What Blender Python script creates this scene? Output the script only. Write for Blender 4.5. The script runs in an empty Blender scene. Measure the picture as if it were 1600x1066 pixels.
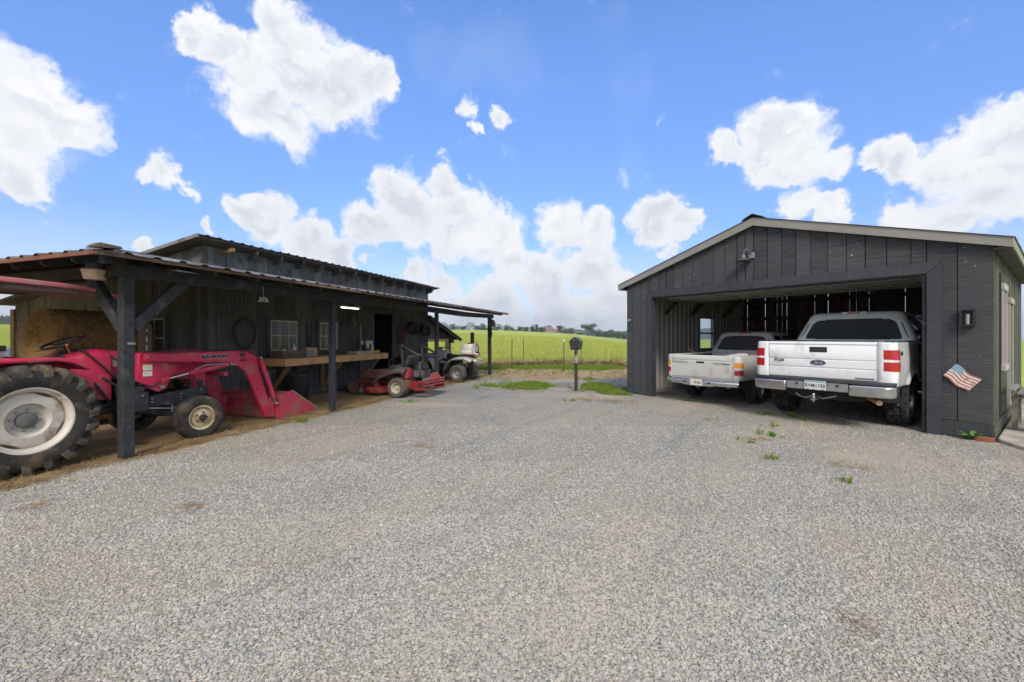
import bpy, math, random
import numpy as np
from mathutils import Vector, Matrix
R = math.radians
random.seed(7); rng = np.random.default_rng(7)
S = bpy.context.scene
COL = S.collection

# ------------------------------------------------------------------ camera
F = 648.0; HZ = 526.0; EYE = 1.5
cam = bpy.data.objects.new('camera', bpy.data.cameras.new('camera')); COL.objects.link(cam)
cam.data.sensor_width = 36; cam.data.lens = 36 * F / 1600; cam.data.shift_y = -(533 - HZ) / 1600
cam.location = (0, 0, EYE); cam.rotation_euler = (R(90), 0, 0)
cam.data.clip_start = .05; cam.data.clip_end = 6000
S.camera = cam
def P(x, y, d): return Vector(((x - 800) / F * d, d, EYE + (HZ - y) / F * d))   # photo pixel at a depth
# ------------------------------------------------------------------ world
SUN_EL, SUN_AZ = 40, 177      # azimuth from +Y clockwise: behind the camera
W = bpy.data.worlds.new('World'); S.world = W; W.use_nodes = True
S.view_settings.view_transform = 'Standard'; S.view_settings.look = 'None'
S.view_settings.exposure = 1.13; S.view_settings.gamma = 1
S.cycles.use_denoising = True; S.cycles.use_adaptive_sampling = True; S.cycles.adaptive_threshold = .02; S.cycles.adaptive_min_samples = 16; S.cycles.max_bounces = 5; S.cycles.diffuse_bounces = 3; S.cycles.transparent_max_bounces = 12
S.cycles.caustics_reflective = False; S.cycles.caustics_refractive = False

class NT:
    """tiny node-tree helper"""
    def __init__(s, nt): s.nt = nt; s.nt.nodes.clear()
    def n(s, t, **k):
        o = s.nt.nodes.new(t)
        for a, v in k.items():
            if a.startswith('i_'):
                a = a[2:]; key = int(a) if a.isdigit() else a.replace('_', ' ')
                s.put(o.inputs[key], v)
            else: setattr(o, a, v)
        return o
    def put(s, sock, v):
        if hasattr(v, 'is_output'): s.nt.links.new(v, sock)
        elif hasattr(v, 'outputs'): s.nt.links.new(v.outputs[0], sock)
        else: sock.default_value = v
    def math(s, op, a, b=0.0, c=0.0, clamp=False):
        o = s.n('ShaderNodeMath', operation=op, use_clamp=clamp)
        s.put(o.inputs[0], a); s.put(o.inputs[1], b); s.put(o.inputs[2], c); return o.outputs[0]
    def vm(s, op, a, b=(0, 0, 0)):
        o = s.n('ShaderNodeVectorMath', operation=op); s.put(o.inputs[0], a); s.put(o.inputs[1], b)
        return o.outputs['Value'] if op in ('DISTANCE', 'LENGTH', 'DOT_PRODUCT') else o.outputs[0]
    def mr(s, v, a, b, c=0.0, d=1.0, smooth=False):
        o = s.n('ShaderNodeMapRange', interpolation_type='SMOOTHSTEP' if smooth else 'LINEAR')
        s.put(o.inputs[0], v); s.put(o.inputs[1], a); s.put(o.inputs[2], b); s.put(o.inputs[3], c); s.put(o.inputs[4], d)
        return o.outputs[0]
    def mix(s, f, a, b, mode='MIX'):
        o = s.n('ShaderNodeMix', data_type='RGBA', blend_type=mode)
        s.put(o.inputs[0], f); s.put(o.inputs[6], c4(a)); s.put(o.inputs[7], c4(b)); return o.outputs[2]
    def noise(s, vec, scale, detail=4.0, rough=.55, dist=0.0):
        o = s.n('ShaderNodeTexNoise'); s.put(o.inputs['Vector'], vec)
        o.inputs['Scale'].default_value = scale; o.inputs['Detail'].default_value = detail
        o.inputs['Roughness'].default_value = rough; o.inputs['Distortion'].default_value = dist; return o.outputs[0]
    def ramp(s, f, stops):
        o = s.n('ShaderNodeValToRGB'); s.put(o.inputs[0], f); e = o.color_ramp.elements
        while len(e) < len(stops): e.new(.5)
        for k, (p, c) in enumerate(stops): e[k].position = p; e[k].color = c4(c)
        return o.outputs[0]
def c4(c): return (*c, 1.0) if isinstance(c, (tuple, list)) and len(c) == 3 else c

w = NT(W.node_tree)
sky = w.n('ShaderNodeTexSky', sky_type='NISHITA', sun_disc=False, sun_elevation=R(SUN_EL), sun_rotation=R(SUN_AZ),
          altitude=200, air_density=1.15, dust_density=.8, ozone_density=2.2)
gen = w.n('ShaderNodeTexCoord').outputs['Generated']
dirn = w.vm('NORMALIZE', gen)
# cumulus heaps: (photo x, photo y, angular radius in photo pixels), broken up by noise
BL = [(460,105,92),(530,145,78),(400,150,72),(350,65,42),(303,48,26),(440,45,48),(440,185,55),(585,130,40),
      (50,175,88),(100,195,55),(20,285,55),(0,215,85),(-90,220,120),
      (270,278,34),(230,272,22),(298,305,20),(735,165,26),(785,180,20),(745,195,16),
      (645,335,66),(710,345,75),(770,372,58),(612,300,38),(692,292,32),(580,355,42),
      (430,350,48),(485,378,48),(395,340,28),(530,395,36),(235,380,22),(312,358,15),(580,412,16),
      (880,355,45),(930,362,36),(1030,345,42),(1065,352,28),(1050,390,14),
      (645,425,30),(690,445,36),(800,412,38),(855,440,55),(925,420,52),(965,465,52),(775,470,48),(870,490,58),(720,495,40),(930,500,50),
      (1215,210,62),(1248,250,58),(1190,248,45),(1135,237,28),(1290,255,36),(1235,322,36),(1285,328,34),
      (1400,250,42),(1360,262,26),(1500,250,60),(1575,235,95),(1540,320,75),(1475,345,50),(1395,330,40),(1440,355,40),(1590,185,48),(1700,280,140),(-160,320,90),(20,470,45)]
hi = w.n('ShaderNodeTexNoise', i_Scale=9.0, i_Detail=7.0, i_Roughness=.62); w.put(hi.inputs['Vector'], dirn)
wv = w.vm('SCALE', w.vm('SUBTRACT', hi.outputs['Color'], (.5, .5, .5))); wv.node.inputs['Scale'].default_value = .13
wd = w.vm('ADD', dirn, wv)
acc = None
for (x, y, r) in BL:
    c = Vector((x - 800, F, HZ - y)); L = c.length; c.normalize(); rr = r / L * (F / L) ** .15
    f = w.math('MULTIPLY_ADD', w.vm('DISTANCE', wd, tuple(c)), -1 / (rr * 1.16), 1.0)
    acc = f if acc is None else w.math('SMOOTH_MAX', acc, f, .15)
# away from the heaps cloud goes on unseen, thickened to whiten the ambient light
sepd = w.n('ShaderNodeSeparateXYZ', i_0=dirn)
away = w.mr(sepd.outputs[1], .40, .15, 0.0, 1.0, True)
gn = w.noise(dirn, 2.6, 4, .55)
fld = w.math('MAXIMUM', acc, w.math('MULTIPLY', away, w.mr(gn, .40, .60, 0.0, .9)))
bil = w.noise(wd, 16, 6, .6)
dens = w.math('ADD', fld, w.mr(bil, .25, .75, -.26, .26))
alpha = w.mr(dens, .12, .46, 0.0, 1.0, True)
lowz = w.mr(sepd.outputs[2], .0, .22, .62, 0.0)       # pale air towards the horizon
wisp = w.mr(gn, .55, .8, 0.0, .22)
alpha = w.math('MAXIMUM', alpha, w.math('MAXIMUM', wisp, lowz))
up = w.noise(w.vm('ADD', wd, (0.0, 0.0, .02)), 16, 4, .6)
emb = w.mr(w.math('SUBTRACT', up, bil), -.07, .07, 0.0, 1.0)            # billows lit from above
shade = w.math('MULTIPLY', w.math('MULTIPLY_ADD', emb, .6, w.mr(gn, .35, .62, .0, .7)), w.mr(dens, .25, .8), clamp=True)
ccol = w.mix(shade, (3.62, 3.64, 3.68), (2.55, 2.7, 3.0))
skyc = w.mix(1.0, sky, w.mix(w.mr(sepd.outputs[2], .18, .55), (.40, .49, .71), (.56, .73, 1.01)), 'MULTIPLY')
full = w.mix(alpha, skyc, ccol)
bg = w.n('ShaderNodeBackground', i_Color=full, i_Strength=.13)
w.n('ShaderNodeOutputWorld', i_Surface=bg)
W.cycles.sampling_method = 'MANUAL'; W.cycles.sample_map_resolution = 512
sl = bpy.data.lights.new('sun', 'SUN'); sl.energy = 1.5; sl.angle = R(18); sl.color = (1, .93, .83)
sun = bpy.data.objects.new('sun', sl); COL.objects.link(sun)
sv = Vector((math.sin(R(SUN_AZ)) * math.cos(R(SUN_EL)), math.cos(R(SUN_AZ)) * math.cos(R(SUN_EL)), math.sin(R(SUN_EL))))
sun.rotation_euler = (-sv).to_track_quat('-Z', 'Y').to_euler(); sun.location = sv * 50

# ------------------------------------------------------------------ mesh builder
class MB:
    def __init__(s): s.v = []; s.f = []
    def add(s, v, f):
        b = len(s.v); s.v += [tuple(p) for p in v]; s.f += [tuple(i + b for i in q) for q in f]; return s
    def box(s, c, d, m=None):
        x, y, z = (k / 2 for k in d); c = Vector(c)
        v = [Vector(p) for p in ((-x,-y,-z),(x,-y,-z),(x,y,-z),(-x,y,-z),(-x,-y,z),(x,-y,z),(x,y,z),(-x,y,z))]
        if m is not None: v = [m @ p for p in v]
        return s.add([p + c for p in v], [(0,3,2,1),(4,5,6,7),(0,1,5,4),(1,2,6,5),(2,3,7,6),(3,0,4,7)])
    def b2(s, a, b): return s.box([(p + q) / 2 for p, q in zip(a, b)], [abs(q - p) for p, q in zip(a, b)])
    def bar(s, p, q, wd, ht, up=(0, 0, 1)):
        p, q = Vector(p), Vector(q); d = q - p; L = d.length; d.normalize(); u = Vector(up)
        if abs(d.dot(u)) > .99: u = Vector((0, 1, 0))
        a = d.cross(u).normalized(); u = a.cross(d)
        return s.box((p + q) / 2, (L, wd, ht), Matrix((d, -a, u)).transposed())
    def cyl(s, p, q, r0, r1=None, n=12, cap=True):
        p, q = Vector(p), Vector(q); r1 = r0 if r1 is None else r1
        d = (q - p).normalized(); a = d.orthogonal().normalized(); b = d.cross(a)
        v = [c + (a * math.cos(t) + b * math.sin(t)) * r for c, r in ((p, r0), (q, r1)) for t in (2 * math.pi * k / n for k in range(n))]
        f = [(k, (k + 1) % n, n + (k + 1) % n, n + k) for k in range(n)]
        if cap: f += [tuple(range(n - 1, -1, -1)), tuple(range(n, 2 * n))]
        return s.add(v, f)
    def tube(s, pts, r, n=8, closed=False):
        pts = [Vector(p) for p in pts]; m = len(pts); rs = r if isinstance(r, (list, tuple)) else [r] * m
        v = []; a = None
        for i, p in enumerate(pts):
            t = (pts[(i + 1) % m] - pts[i - 1]) if closed else (pts[min(i + 1, m - 1)] - pts[max(i - 1, 0)])
            t.normalize()
            a = t.orthogonal().normalized() if a is None else (a - t * a.dot(t)).normalized()
            b = t.cross(a)
            v += [p + (a * math.cos(q) + b * math.sin(q)) * rs[i] for q in (2 * math.pi * k / n for k in range(n))]
        f = []
        for i in range(m if closed else m - 1):
            j = (i + 1) % m
            f += [(i * n + k, i * n + (k + 1) % n, j * n + (k + 1) % n, j * n + k) for k in range(n)]
        if not closed: f += [tuple(range(n - 1, -1, -1)), tuple(range((m - 1) * n, m * n))]
        return s.add(v, f)
    def lathe(s, prof, o, ax, n=24, closed=False):
        """prof: (radius, distance along ax)"""
        o = Vector(o); d = Vector(ax).normalized(); a = d.orthogonal().normalized(); b = d.cross(a); v = []
        for r, t in prof:
            v += [o + d * t + (a * math.cos(q) + b * math.sin(q)) * r for q in (2 * math.pi * k / n for k in range(n))]
        m = len(prof); f = []
        for i in range(m if closed else m - 1):
            j = (i + 1) % m
            f += [(i * n + k, i * n + (k + 1) % n, j * n + (k + 1) % n, j * n + k) for k in range(n)]
        return s.add(v, f)
    def prism(s, pts, pl, d0, d1):
        """2-D outline extruded; pl 'xz': outline in x,z extruded along y, and so on"""
        k = {'xz': lambda a, b, d: (a, d, b), 'yz': lambda a, b, d: (d, a, b), 'xy': lambda a, b, d: (a, b, d)}[pl]
        n = len(pts); v = [k(a, b, d0) for a, b in pts] + [k(a, b, d1) for a, b in pts]
        return s.add(v, [tuple(range(n - 1, -1, -1)), tuple(range(n, 2 * n))] + [(i, (i + 1) % n, n + (i + 1) % n, n + i) for i in range(n)])
    def grid(s, fn, nu, nv, keep=None):
        v = [fn(i / (nu - 1), j / (nv - 1)) for j in range(nv) for i in range(nu)]
        f = [(j * nu + i, j * nu + i + 1, (j + 1) * nu + i + 1, (j + 1) * nu + i) for j in range(nv - 1) for i in range(nu - 1)
             if keep is None or keep((i + .5) / (nu - 1), (j + .5) / (nv - 1))]
        return s.add(v, f)
    def mesh(s, name):
        me = bpy.data.meshes.new(name); me.from_pydata([tuple(float(c) for c in p) for p in s.v], [], s.f)
        return me
    def ob(s, name, m, parent=None, bevel=0, smooth=0, solid=0, sub=0, fix=True, loc=None, seg=2):
        me = s.mesh(name)
        if fix:
            import bmesh
            bm = bmesh.new(); bm.from_mesh(me); bmesh.ops.recalc_face_normals(bm, faces=bm.faces); bm.to_mesh(me); bm.free()
        if m is not None: me.materials.append(m)
        if smooth:
            for p in me.polygons: p.use_smooth = True
            me.set_sharp_from_angle(angle=R(smooth))
        o = bpy.data.objects.new(name, me); COL.objects.link(o)
        if parent: o.parent = parent
        if loc: o.location = loc
        if solid: q = o.modifiers.new('s', 'SOLIDIFY'); q.thickness = solid; q.offset = 0
        if bevel:
            q = o.modifiers.new('b', 'BEVEL'); q.width = bevel; q.segments = seg; q.limit_method = 'ANGLE'; q.angle_limit = R(40); q.harden_normals = False
            for p in me.polygons: p.use_smooth = True
            if not smooth: me.set_sharp_from_angle(angle=R(50))
        if sub: q = o.modifiers.new('u', 'SUBSURF'); q.levels = q.render_levels = sub
        return o
def thing(name, label, cat, loc=(0, 0, 0), rz=0, group=None):
    o = bpy.data.objects.new(name, None); COL.objects.link(o); o.location = loc; o.rotation_euler = (0, 0, rz)
    o.empty_display_size = .1
    return tag(o, label, cat, group)
def tag(o, label, cat, group=None):
    o['label'] = label; o['category'] = cat
    if group: o['group'] = group
    return o
def kind(o, k): o['kind'] = k; return o
def text(body, size, o, xd, yd, m, parent, name='lettering', ext=.002, bold=0.0, shear=0.0, align='CENTER', sx=1.0):
    cu = bpy.data.curves.new(name, 'FONT'); cu.body = body; cu.size = size; cu.extrude = ext; cu.offset = bold; cu.shear = shear
    cu.align_x = align; cu.align_y = 'CENTER'; cu.resolution_u = 3
    t = bpy.data.objects.new(name, cu); me = bpy.data.meshes.new_from_object(t); bpy.data.objects.remove(t)
    xd, yd = Vector(xd).normalized(), Vector(yd).normalized(); zd = xd.cross(yd)
    for v in me.vertices: v.co = Vector(o) + xd * v.co.x * sx + yd * v.co.y + zd * v.co.z
    me.materials.clear(); me.materials.append(m); me.name = name
    q = bpy.data.objects.new(name, me); COL.objects.link(q); q.parent = parent; return q
def copy_tree(o, parent=None):
    c = o.copy(); COL.objects.link(c); c.parent = parent
    for ch in list(o.children): copy_tree(ch, c)
    return c

# ------------------------------------------------------------------ materials
MATS = {}
def M(name, c1, c2=None, scale=8, rough=.6, metal=0.0, bump=0.0, bscale=None, stretch=(1, 1, 1), rand=0.0, dirt=None, dscale=3, damt=.5, coat=0, fleck=None, spec=.5, trans=0, detail=5, grime=None):
    """principled material: two-tone noise, optional dirt patches, per-object value shift, bump"""
    if name in MATS: return MATS[name]
    m = bpy.data.materials.new(name); m.use_nodes = True; t = NT(m.node_tree)
    tc = t.n('ShaderNodeTexCoord').outputs['Object']; oi = t.n('ShaderNodeObjectInfo')
    off = t.n('ShaderNodeCombineXYZ'); k = t.math('MULTIPLY', oi.outputs['Random'], 37.0)
    for i in range(3): t.put(off.inputs[i], k)
    pos = t.vm('ADD', t.vm('MULTIPLY', tc, stretch), off)
    raw = t.vm('ADD', tc, off)
    c2 = c2 or c1
    nz = t.noise(pos, scale, detail, .6)
    col = t.mix(t.mr(nz, .3, .7), c1, c2)
    if dirt:
        dn = t.noise(raw, dscale, 6, .65, .4)
        col = t.mix(t.mr(dn, .62 - damt * .3, .72 - damt * .1, 0.0, 1.0), col, dirt)
    if fleck:
        fn = t.noise(raw, 17, 2, .5)
        col = t.mix(t.mr(fn, .735, .75), col, fleck)
    if rand:
        hsv = t.n('ShaderNodeHueSaturation', i_Color=col, i_Value=t.mr(oi.outputs['Random'], 0.0, 1.0, 1 - rand, 1 + rand)); col = hsv.outputs[0]
    b = t.n('ShaderNodeBsdfPrincipled', i_Base_Color=c4(col), i_Metallic=metal)
    b.inputs['Roughness'].default_value = rough; b.inputs['Specular IOR Level'].default_value = spec
    t.put(b.inputs['Roughness'], t.mr(t.noise(raw, scale * .7, 3), .3, .7, max(.03, rough - .1), min(1, rough + .1)))
    if coat: b.inputs['Coat Weight'].default_value = coat; b.inputs['Coat Roughness'].default_value = .08
    if trans: b.inputs['Transmission Weight'].default_value = trans
    if bump:
        bn = t.noise(pos, bscale or scale, 4, .6)
        bp = t.n('ShaderNodeBump', i_Height=bn, i_Strength=bump); bp.inputs['Distance'].default_value = .02
        t.put(b.inputs['Normal'], bp)
    t.n('ShaderNodeOutputMaterial', i_Surface=b)
    MATS[name] = m; return m
def emis(name, c, st):
    m = bpy.data.materials.new(name); m.use_nodes = True; t = NT(m.node_tree)
    t.n('ShaderNodeOutputMaterial', i_Surface=t.n('ShaderNodeEmission', i_Color=c4(c), i_Strength=st)); return m
def glass(name, tint=(.02, .022, .025), rough=.03, alpha=None):
    """dark or clear pane: glossy coat over a tinted see-through layer"""
    m = bpy.data.materials.new(name); m.use_nodes = True; t = NT(m.node_tree)
    tr = t.n('ShaderNodeBsdfTransparent', i_Color=c4(tint)); gl = t.n('ShaderNodeBsdfGlossy', i_Roughness=rough)
    lw_ = t.n('ShaderNodeLayerWeight', i_Blend=.5).outputs['Facing']
    mx = t.n('ShaderNodeMixShader', i_0=t.math('MULTIPLY_ADD', t.math('POWER', lw_, 5.0), .9, .045), i_1=tr, i_2=gl)
    t.n('ShaderNodeOutputMaterial', i_Surface=mx); return m
# ------------------------------------------------------------------ frames of the two buildings
B0 = Vector((-4.69, 5.04, 0)); BU = Vector((.323, .946, 0)).normalized(); BV = Vector((-BU.y, BU.x, 0)); BRZ = math.atan2(BU.y, BU.x)
G0 = Vector((3.07, 11.05, 0)); GX = Vector((.601, -.799, 0)).normalized(); GY = Vector((-GX.y, GX.x, 0)); GRZ = math.atan2(GX.y, GX.x)
def BW(u, v, z=0.0): return B0 + BU * u + BV * v + Vector((0, 0, z))
def GW(a, b, z=0.0): return G0 + GX * a + GY * b + Vector((0, 0, z))
# ------------------------------------------------------------------ ground
def sstep(x, a, b): t = np.clip((x - a) / (b - a), 0, 1); return t * t * (3 - 2 * t)
def fieldh(x, y):
    d = np.hypot(x, y); az = np.where(y > 1, x / np.maximum(y, 1), np.sign(x) * 3)
    crest = np.interp(az, [-3, -1.3, -.12, 0, .155, .28, .6, 3], [5.5, 5.2, 5.0, 4.3, 2.6, -.6, -1.5, -1.0])
    h = sstep(d, 24, 225) * crest - sstep(d, 290, 480) * (crest + 5) * .8
    return h - .02 + (0.25 * np.sin(x * .05 + 1) * np.sin(y * .04)) * sstep(d, 40, 90)
def fh(x, y): return float(fieldh(np.array(float(x)), np.array(float(y))))
nr, na = 90, 240
rr = np.concatenate([[0.0], np.geomspace(3, 3000, nr - 1)])
mb = MB(); vs = []
aa = np.linspace(0, 2 * np.pi, na, endpoint=False)
X = (rr[:, None] * np.sin(aa)); Y = (rr[:, None] * np.cos(aa)); Z = fieldh(X, Y)
Z = np.where(rr[:, None] > 600, np.minimum(Z, -4 - (rr[:, None] - 600) * .002), Z)
mb.v = [tuple(p) for p in np.stack([X, Y, Z], -1).reshape(-1, 3)]
mb.f = [(i * na + k, i * na + (k + 1) % na, (i + 1) * na + (k + 1) % na, (i + 1) * na + k) for i in range(nr - 1) for k in range(na)]
def field_mat():
    m = bpy.data.materials.new('field_grass'); m.use_nodes = True; t = NT(m.node_tree)
    g = t.n('ShaderNodeNewGeometry').outputs['Position']
    a = t.noise(t.vm('MULTIPLY', g, (.6, 1.6, 1)), .05, 5, .6); b = t.noise(g, 1.3, 5, .7); c = t.noise(t.vm('MULTIPLY', g, (1, .25, 1)), .9, 3, .6)
    col = t.mix(t.mr(a, .35, .65), (.42, .47, .09), (.50, .52, .12))
    col = t.mix(t.mr(b, .35, .7, 0.0, .75), col, (.25, .34, .055))
    col = t.mix(t.mr(c, .5, .8, 0.0, .5), col, (.38, .36, .10))
    bs = t.n('ShaderNodeBsdfPrincipled', i_Base_Color=col, i_Roughness=.9); bs.inputs['Specular IOR Level'].default_value = .1
    bp = t.n('ShaderNodeBump', i_Height=b, i_Strength=.8); bp.inputs['Distance'].default_value = .15; t.put(bs.inputs['Normal'], bp)
    t.n('ShaderNodeOutputMaterial', i_Surface=bs); return m
fo = mb.ob('field', field_mat(), smooth=180, fix=False); kind(fo, 'structure')

# yard: gravel, dirt and grass zones as weights, broken up by noise in the material
XR, YR, ST = (-17.0, 15.5), (-4.0, 23.0), .13
gx = np.arange(XR[0], XR[1], ST); gy = np.arange(YR[0], YR[1], ST); nx, ny = len(gx), len(gy)
GXX, GYY = np.meshgrid(gx, gy)
def vnoise(x, y, s, seed=0):
    r = np.random.default_rng(seed); T = r.random((64, 64)); fx, fy = x / s, y / s
    ix, iy = np.floor(fx).astype(int), np.floor(fy).astype(int); tx, ty = fx - ix, fy - iy; tx = tx * tx * (3 - 2 * tx); ty = ty * ty * (3 - 2 * ty)
    g = lambda a, b: T[a % 64, b % 64]
    return (g(ix, iy) * (1 - tx) + g(ix + 1, iy) * tx) * (1 - ty) + (g(ix, iy + 1) * (1 - tx) + g(ix + 1, iy + 1) * tx) * ty
def zones(x, y):
    du, dv = x - B0.x, y - B0.y
    u = du * BU.x + dv * BU.y; v = du * BV.x + dv * BV.y
    n1 = vnoise(x, y, .9, 1) - .5; n2 = vnoise(x, y, .3, 2) - .5; n = n1 * .8 + n2 * .4
    ga = (x - G0.x) * GX.x + (y - G0.y) * GX.y; gb = (x - G0.x) * GY.x + (y - G0.y) * GY.y
    dirt = sstep(v + .12 + n * .55, -.15, .3)                                         # under the porch
    far = sstep(y + n * 1.6 - .22 * (x - 1) , 13.6, 14.8) * sstep(gb * -1 + 0 * ga, -1e9, 1e9) # bare earth towards the fence
    far = sstep(y + n * 1.6, 13.8, 15.2)
    dirt = np.maximum(dirt, far)
    e1 = 1 - np.hypot((x - .35) / 1.0, (y - 12.6) / 1.0); e2 = 1 - np.hypot((x - 2.55) / 1.0, (y - 12.4) / 1.9); e4 = 1 - np.hypot((x + .25) / .8, (y - 9.8) / .45)
    grass = sstep(np.maximum(e1, e2) + n * 1.5, .08, .7)
    grass = np.maximum(grass, sstep(y + n * 2.0, 18.3, 19.8))
    tanp = np.maximum.reduce([1 - np.hypot((x + 1.7) / 1.3, (y - 9.2) / .5), 1 - np.hypot((x - 1.9) / 1.2, (y - 10.5) / .9),
                              1 - np.hypot((x - 4.2) / .55, (y - 5.15) / .33)])
    la, lb = (x * .588 + y * .809) / 3.2, (y * .588 - x * .809) / .75                     # wheel-packed fines in lanes along the drive
    fines = sstep(vnoise(la, lb, 1.0, 9) * .7 + vnoise(x, y, .35, 11) * .3, .50, .78) * .62
    return grass, np.clip(dirt, 0, 1), np.maximum(sstep(tanp + n * .5, .05, .6), fines)
gr, dr, tn = zones(GXX, GYY)
YZ = .0 + (vnoise(GXX, GYY, 1.3, 5) - .5) * .03 + (vnoise(GXX, GYY, .5, 6) - .5) * .014
inside = lambda x, y: ((x - G0.x) * GX.x + (y - G0.y) * GX.y)
mb = MB(); mb.v = [tuple(p) for p in np.stack([GXX, GYY, YZ], -1).reshape(-1, 3)]
mb.f = [(j * nx + i, j * nx + i + 1, (j + 1) * nx + i + 1, (j + 1) * nx + i) for j in range(ny - 1) for i in range(nx - 1)]
def yard_mat():
    m = bpy.data.materials.new('gravel_yard'); m.use_nodes = True; t = NT(m.node_tree)
    g = t.n('ShaderNodeNewGeometry').outputs['Position']
    z = t.n('ShaderNodeAttribute', attribute_name='zone'); sp = t.n('ShaderNodeSeparateColor', i_0=z.outputs['Color'])
    # gravel: two sizes of cells
    v1 = t.n('ShaderNodeTexVoronoi', i_Scale=62.0, i_Vector=g); v2 = t.n('ShaderNodeTexVoronoi', i_Scale=33.0, i_Vector=g)
    s1 = t.n('ShaderNodeSeparateColor', i_0=v1.outputs['Color'])
    st = t.ramp(s1.outputs[0], [(0, (.21, .203, .18)), (.3, (.31, .30, .265)), (.6, (.395, .382, .34)), (.85, (.455, .438, .385)), (1, (.56, .545, .50))])
    s2 = t.n('ShaderNodeSeparateColor', i_0=v2.outputs['Color'])
    st2 = t.ramp(s2.outputs[1], [(0, (.24, .233, .205)), (.5, (.37, .358, .318)), (1, (.51, .49, .44))])
    gcol = t.mix(.4, st, st2)
    cr = t.mr(v1.outputs['Distance'], .35, .75, 0.0, .55); gcol = t.mix(cr, gcol, (.085, .08, .075))
    e_ = t.noise(g, 5, 5, .7)
    # tan dust lanes along the drive
    rot = t.n('ShaderNodeVectorRotate', rotation_type='Z_AXIS', i_Vector=g, i_Angle=R(-54))
    lane = t.noise(t.vm('MULTIPLY', rot, (.16, .9, 1)), 1.1, 5, .6)
    big = t.noise(g, .35, 4, .6)
    dust = t.math('MULTIPLY', t.mr(lane, .36, .60), t.mr(big, .35, .62, .25, 1.0))
    gcol = t.mix(t.math('MULTIPLY', dust, .60), gcol, (.43, .355, .25))
    gcol = t.mix(t.mr(lane, .40, .30, 0.0, .35), gcol, (.20, .20, .205))
    rut = t.noise(t.vm('MULTIPLY', rot, (.05, 1.6, 1)), 2.2, 3, .6)
    gcol = t.mix(t.math('MULTIPLY', t.mr(rut, .58, .64), t.mr(big, .40, .55, .05, .22)), gcol, (.15, .138, .12)); gcol = t.mix(t.mr(t.noise(g, .9, 4, .6), .5, .68, 0.0, .30), gcol, (.24, .225, .20))
    gcol = t.mix(t.math('MULTIPLY', t.mr(t.noise(g, 9, 5, .7), .68, .74), .6), gcol, (.36, .20, .10))
    gcol = t.mix(t.math('MULTIPLY', sp.outputs[2], .8), gcol, (.47, .39, .28))
    # bare earth with straw
    d1 = t.noise(g, 1.1, 6, .65); d2 = t.noise(t.vm('MULTIPLY', rot, (3, 14, 1)), 3, 5, .7)
    dcol = t.mix(t.mr(d1, .35, .65), (.32, .20, .105), (.47, .32, .18))
    dcol = t.mix(t.mr(d2, .5, .72, 0.0, .85), dcol, (.50, .38, .21))
    dcol = t.mix(t.mr(t.noise(g, 6, 5, .7), .55, .75, 0.0, .8), dcol, (.13, .085, .05))
    e = e_
    col = t.mix(t.mr(t.math('ADD', sp.outputs[1], t.mr(e, .3, .7, -.35, .35)), .4, .6), gcol, dcol)
    grc = t.mix(t.mr(t.noise(g, 7, 5, .7), .35, .65), (.075, .135, .02), (.17, .20, .045))
    gf = t.mr(t.math('ADD', sp.outputs[0], t.mr(e, .3, .7, -.3, .3)), .4, .6)
    col = t.mix(gf, col, grc)
    b = t.n('ShaderNodeBsdfPrincipled', i_Base_Color=col, i_Roughness=.88); b.inputs['Specular IOR Level'].default_value = .25
    h = t.math('ADD', t.mr(v1.outputs['Distance'], 0.0, .8, 1.0, 0.0), t.noise(g, 3, 4, .6))
    bp = t.n('ShaderNodeBump', i_Height=h, i_Strength=.8); bp.inputs['Distance'].default_value = .012; t.put(b.inputs['Normal'], bp)
    t.n('ShaderNodeOutputMaterial', i_Surface=b); return m
yard = mb.ob('gravel_yard', yard_mat(), smooth=180, fix=False); kind(yard, 'structure')
at = yard.data.color_attributes.new('zone', 'FLOAT_COLOR', 'POINT')
at.data.foreach_set('color', np.stack([gr, dr, tn, np.ones_like(gr)], -1).astype(np.float32).ravel())
def yz(x, y):
    i = np.clip((np.asarray(x) - gx[0]) / ST, 0, nx - 1.001); j = np.clip((np.asarray(y) - gy[0]) / ST, 0, ny - 1.001)
    i0, j0 = i.astype(int), j.astype(int); a, b = i - i0, j - j0
    return (YZ[j0, i0] * (1 - a) + YZ[j0, i0 + 1] * a) * (1 - b) + (YZ[j0 + 1, i0] * (1 - a) + YZ[j0 + 1, i0 + 1] * a) * b

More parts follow.
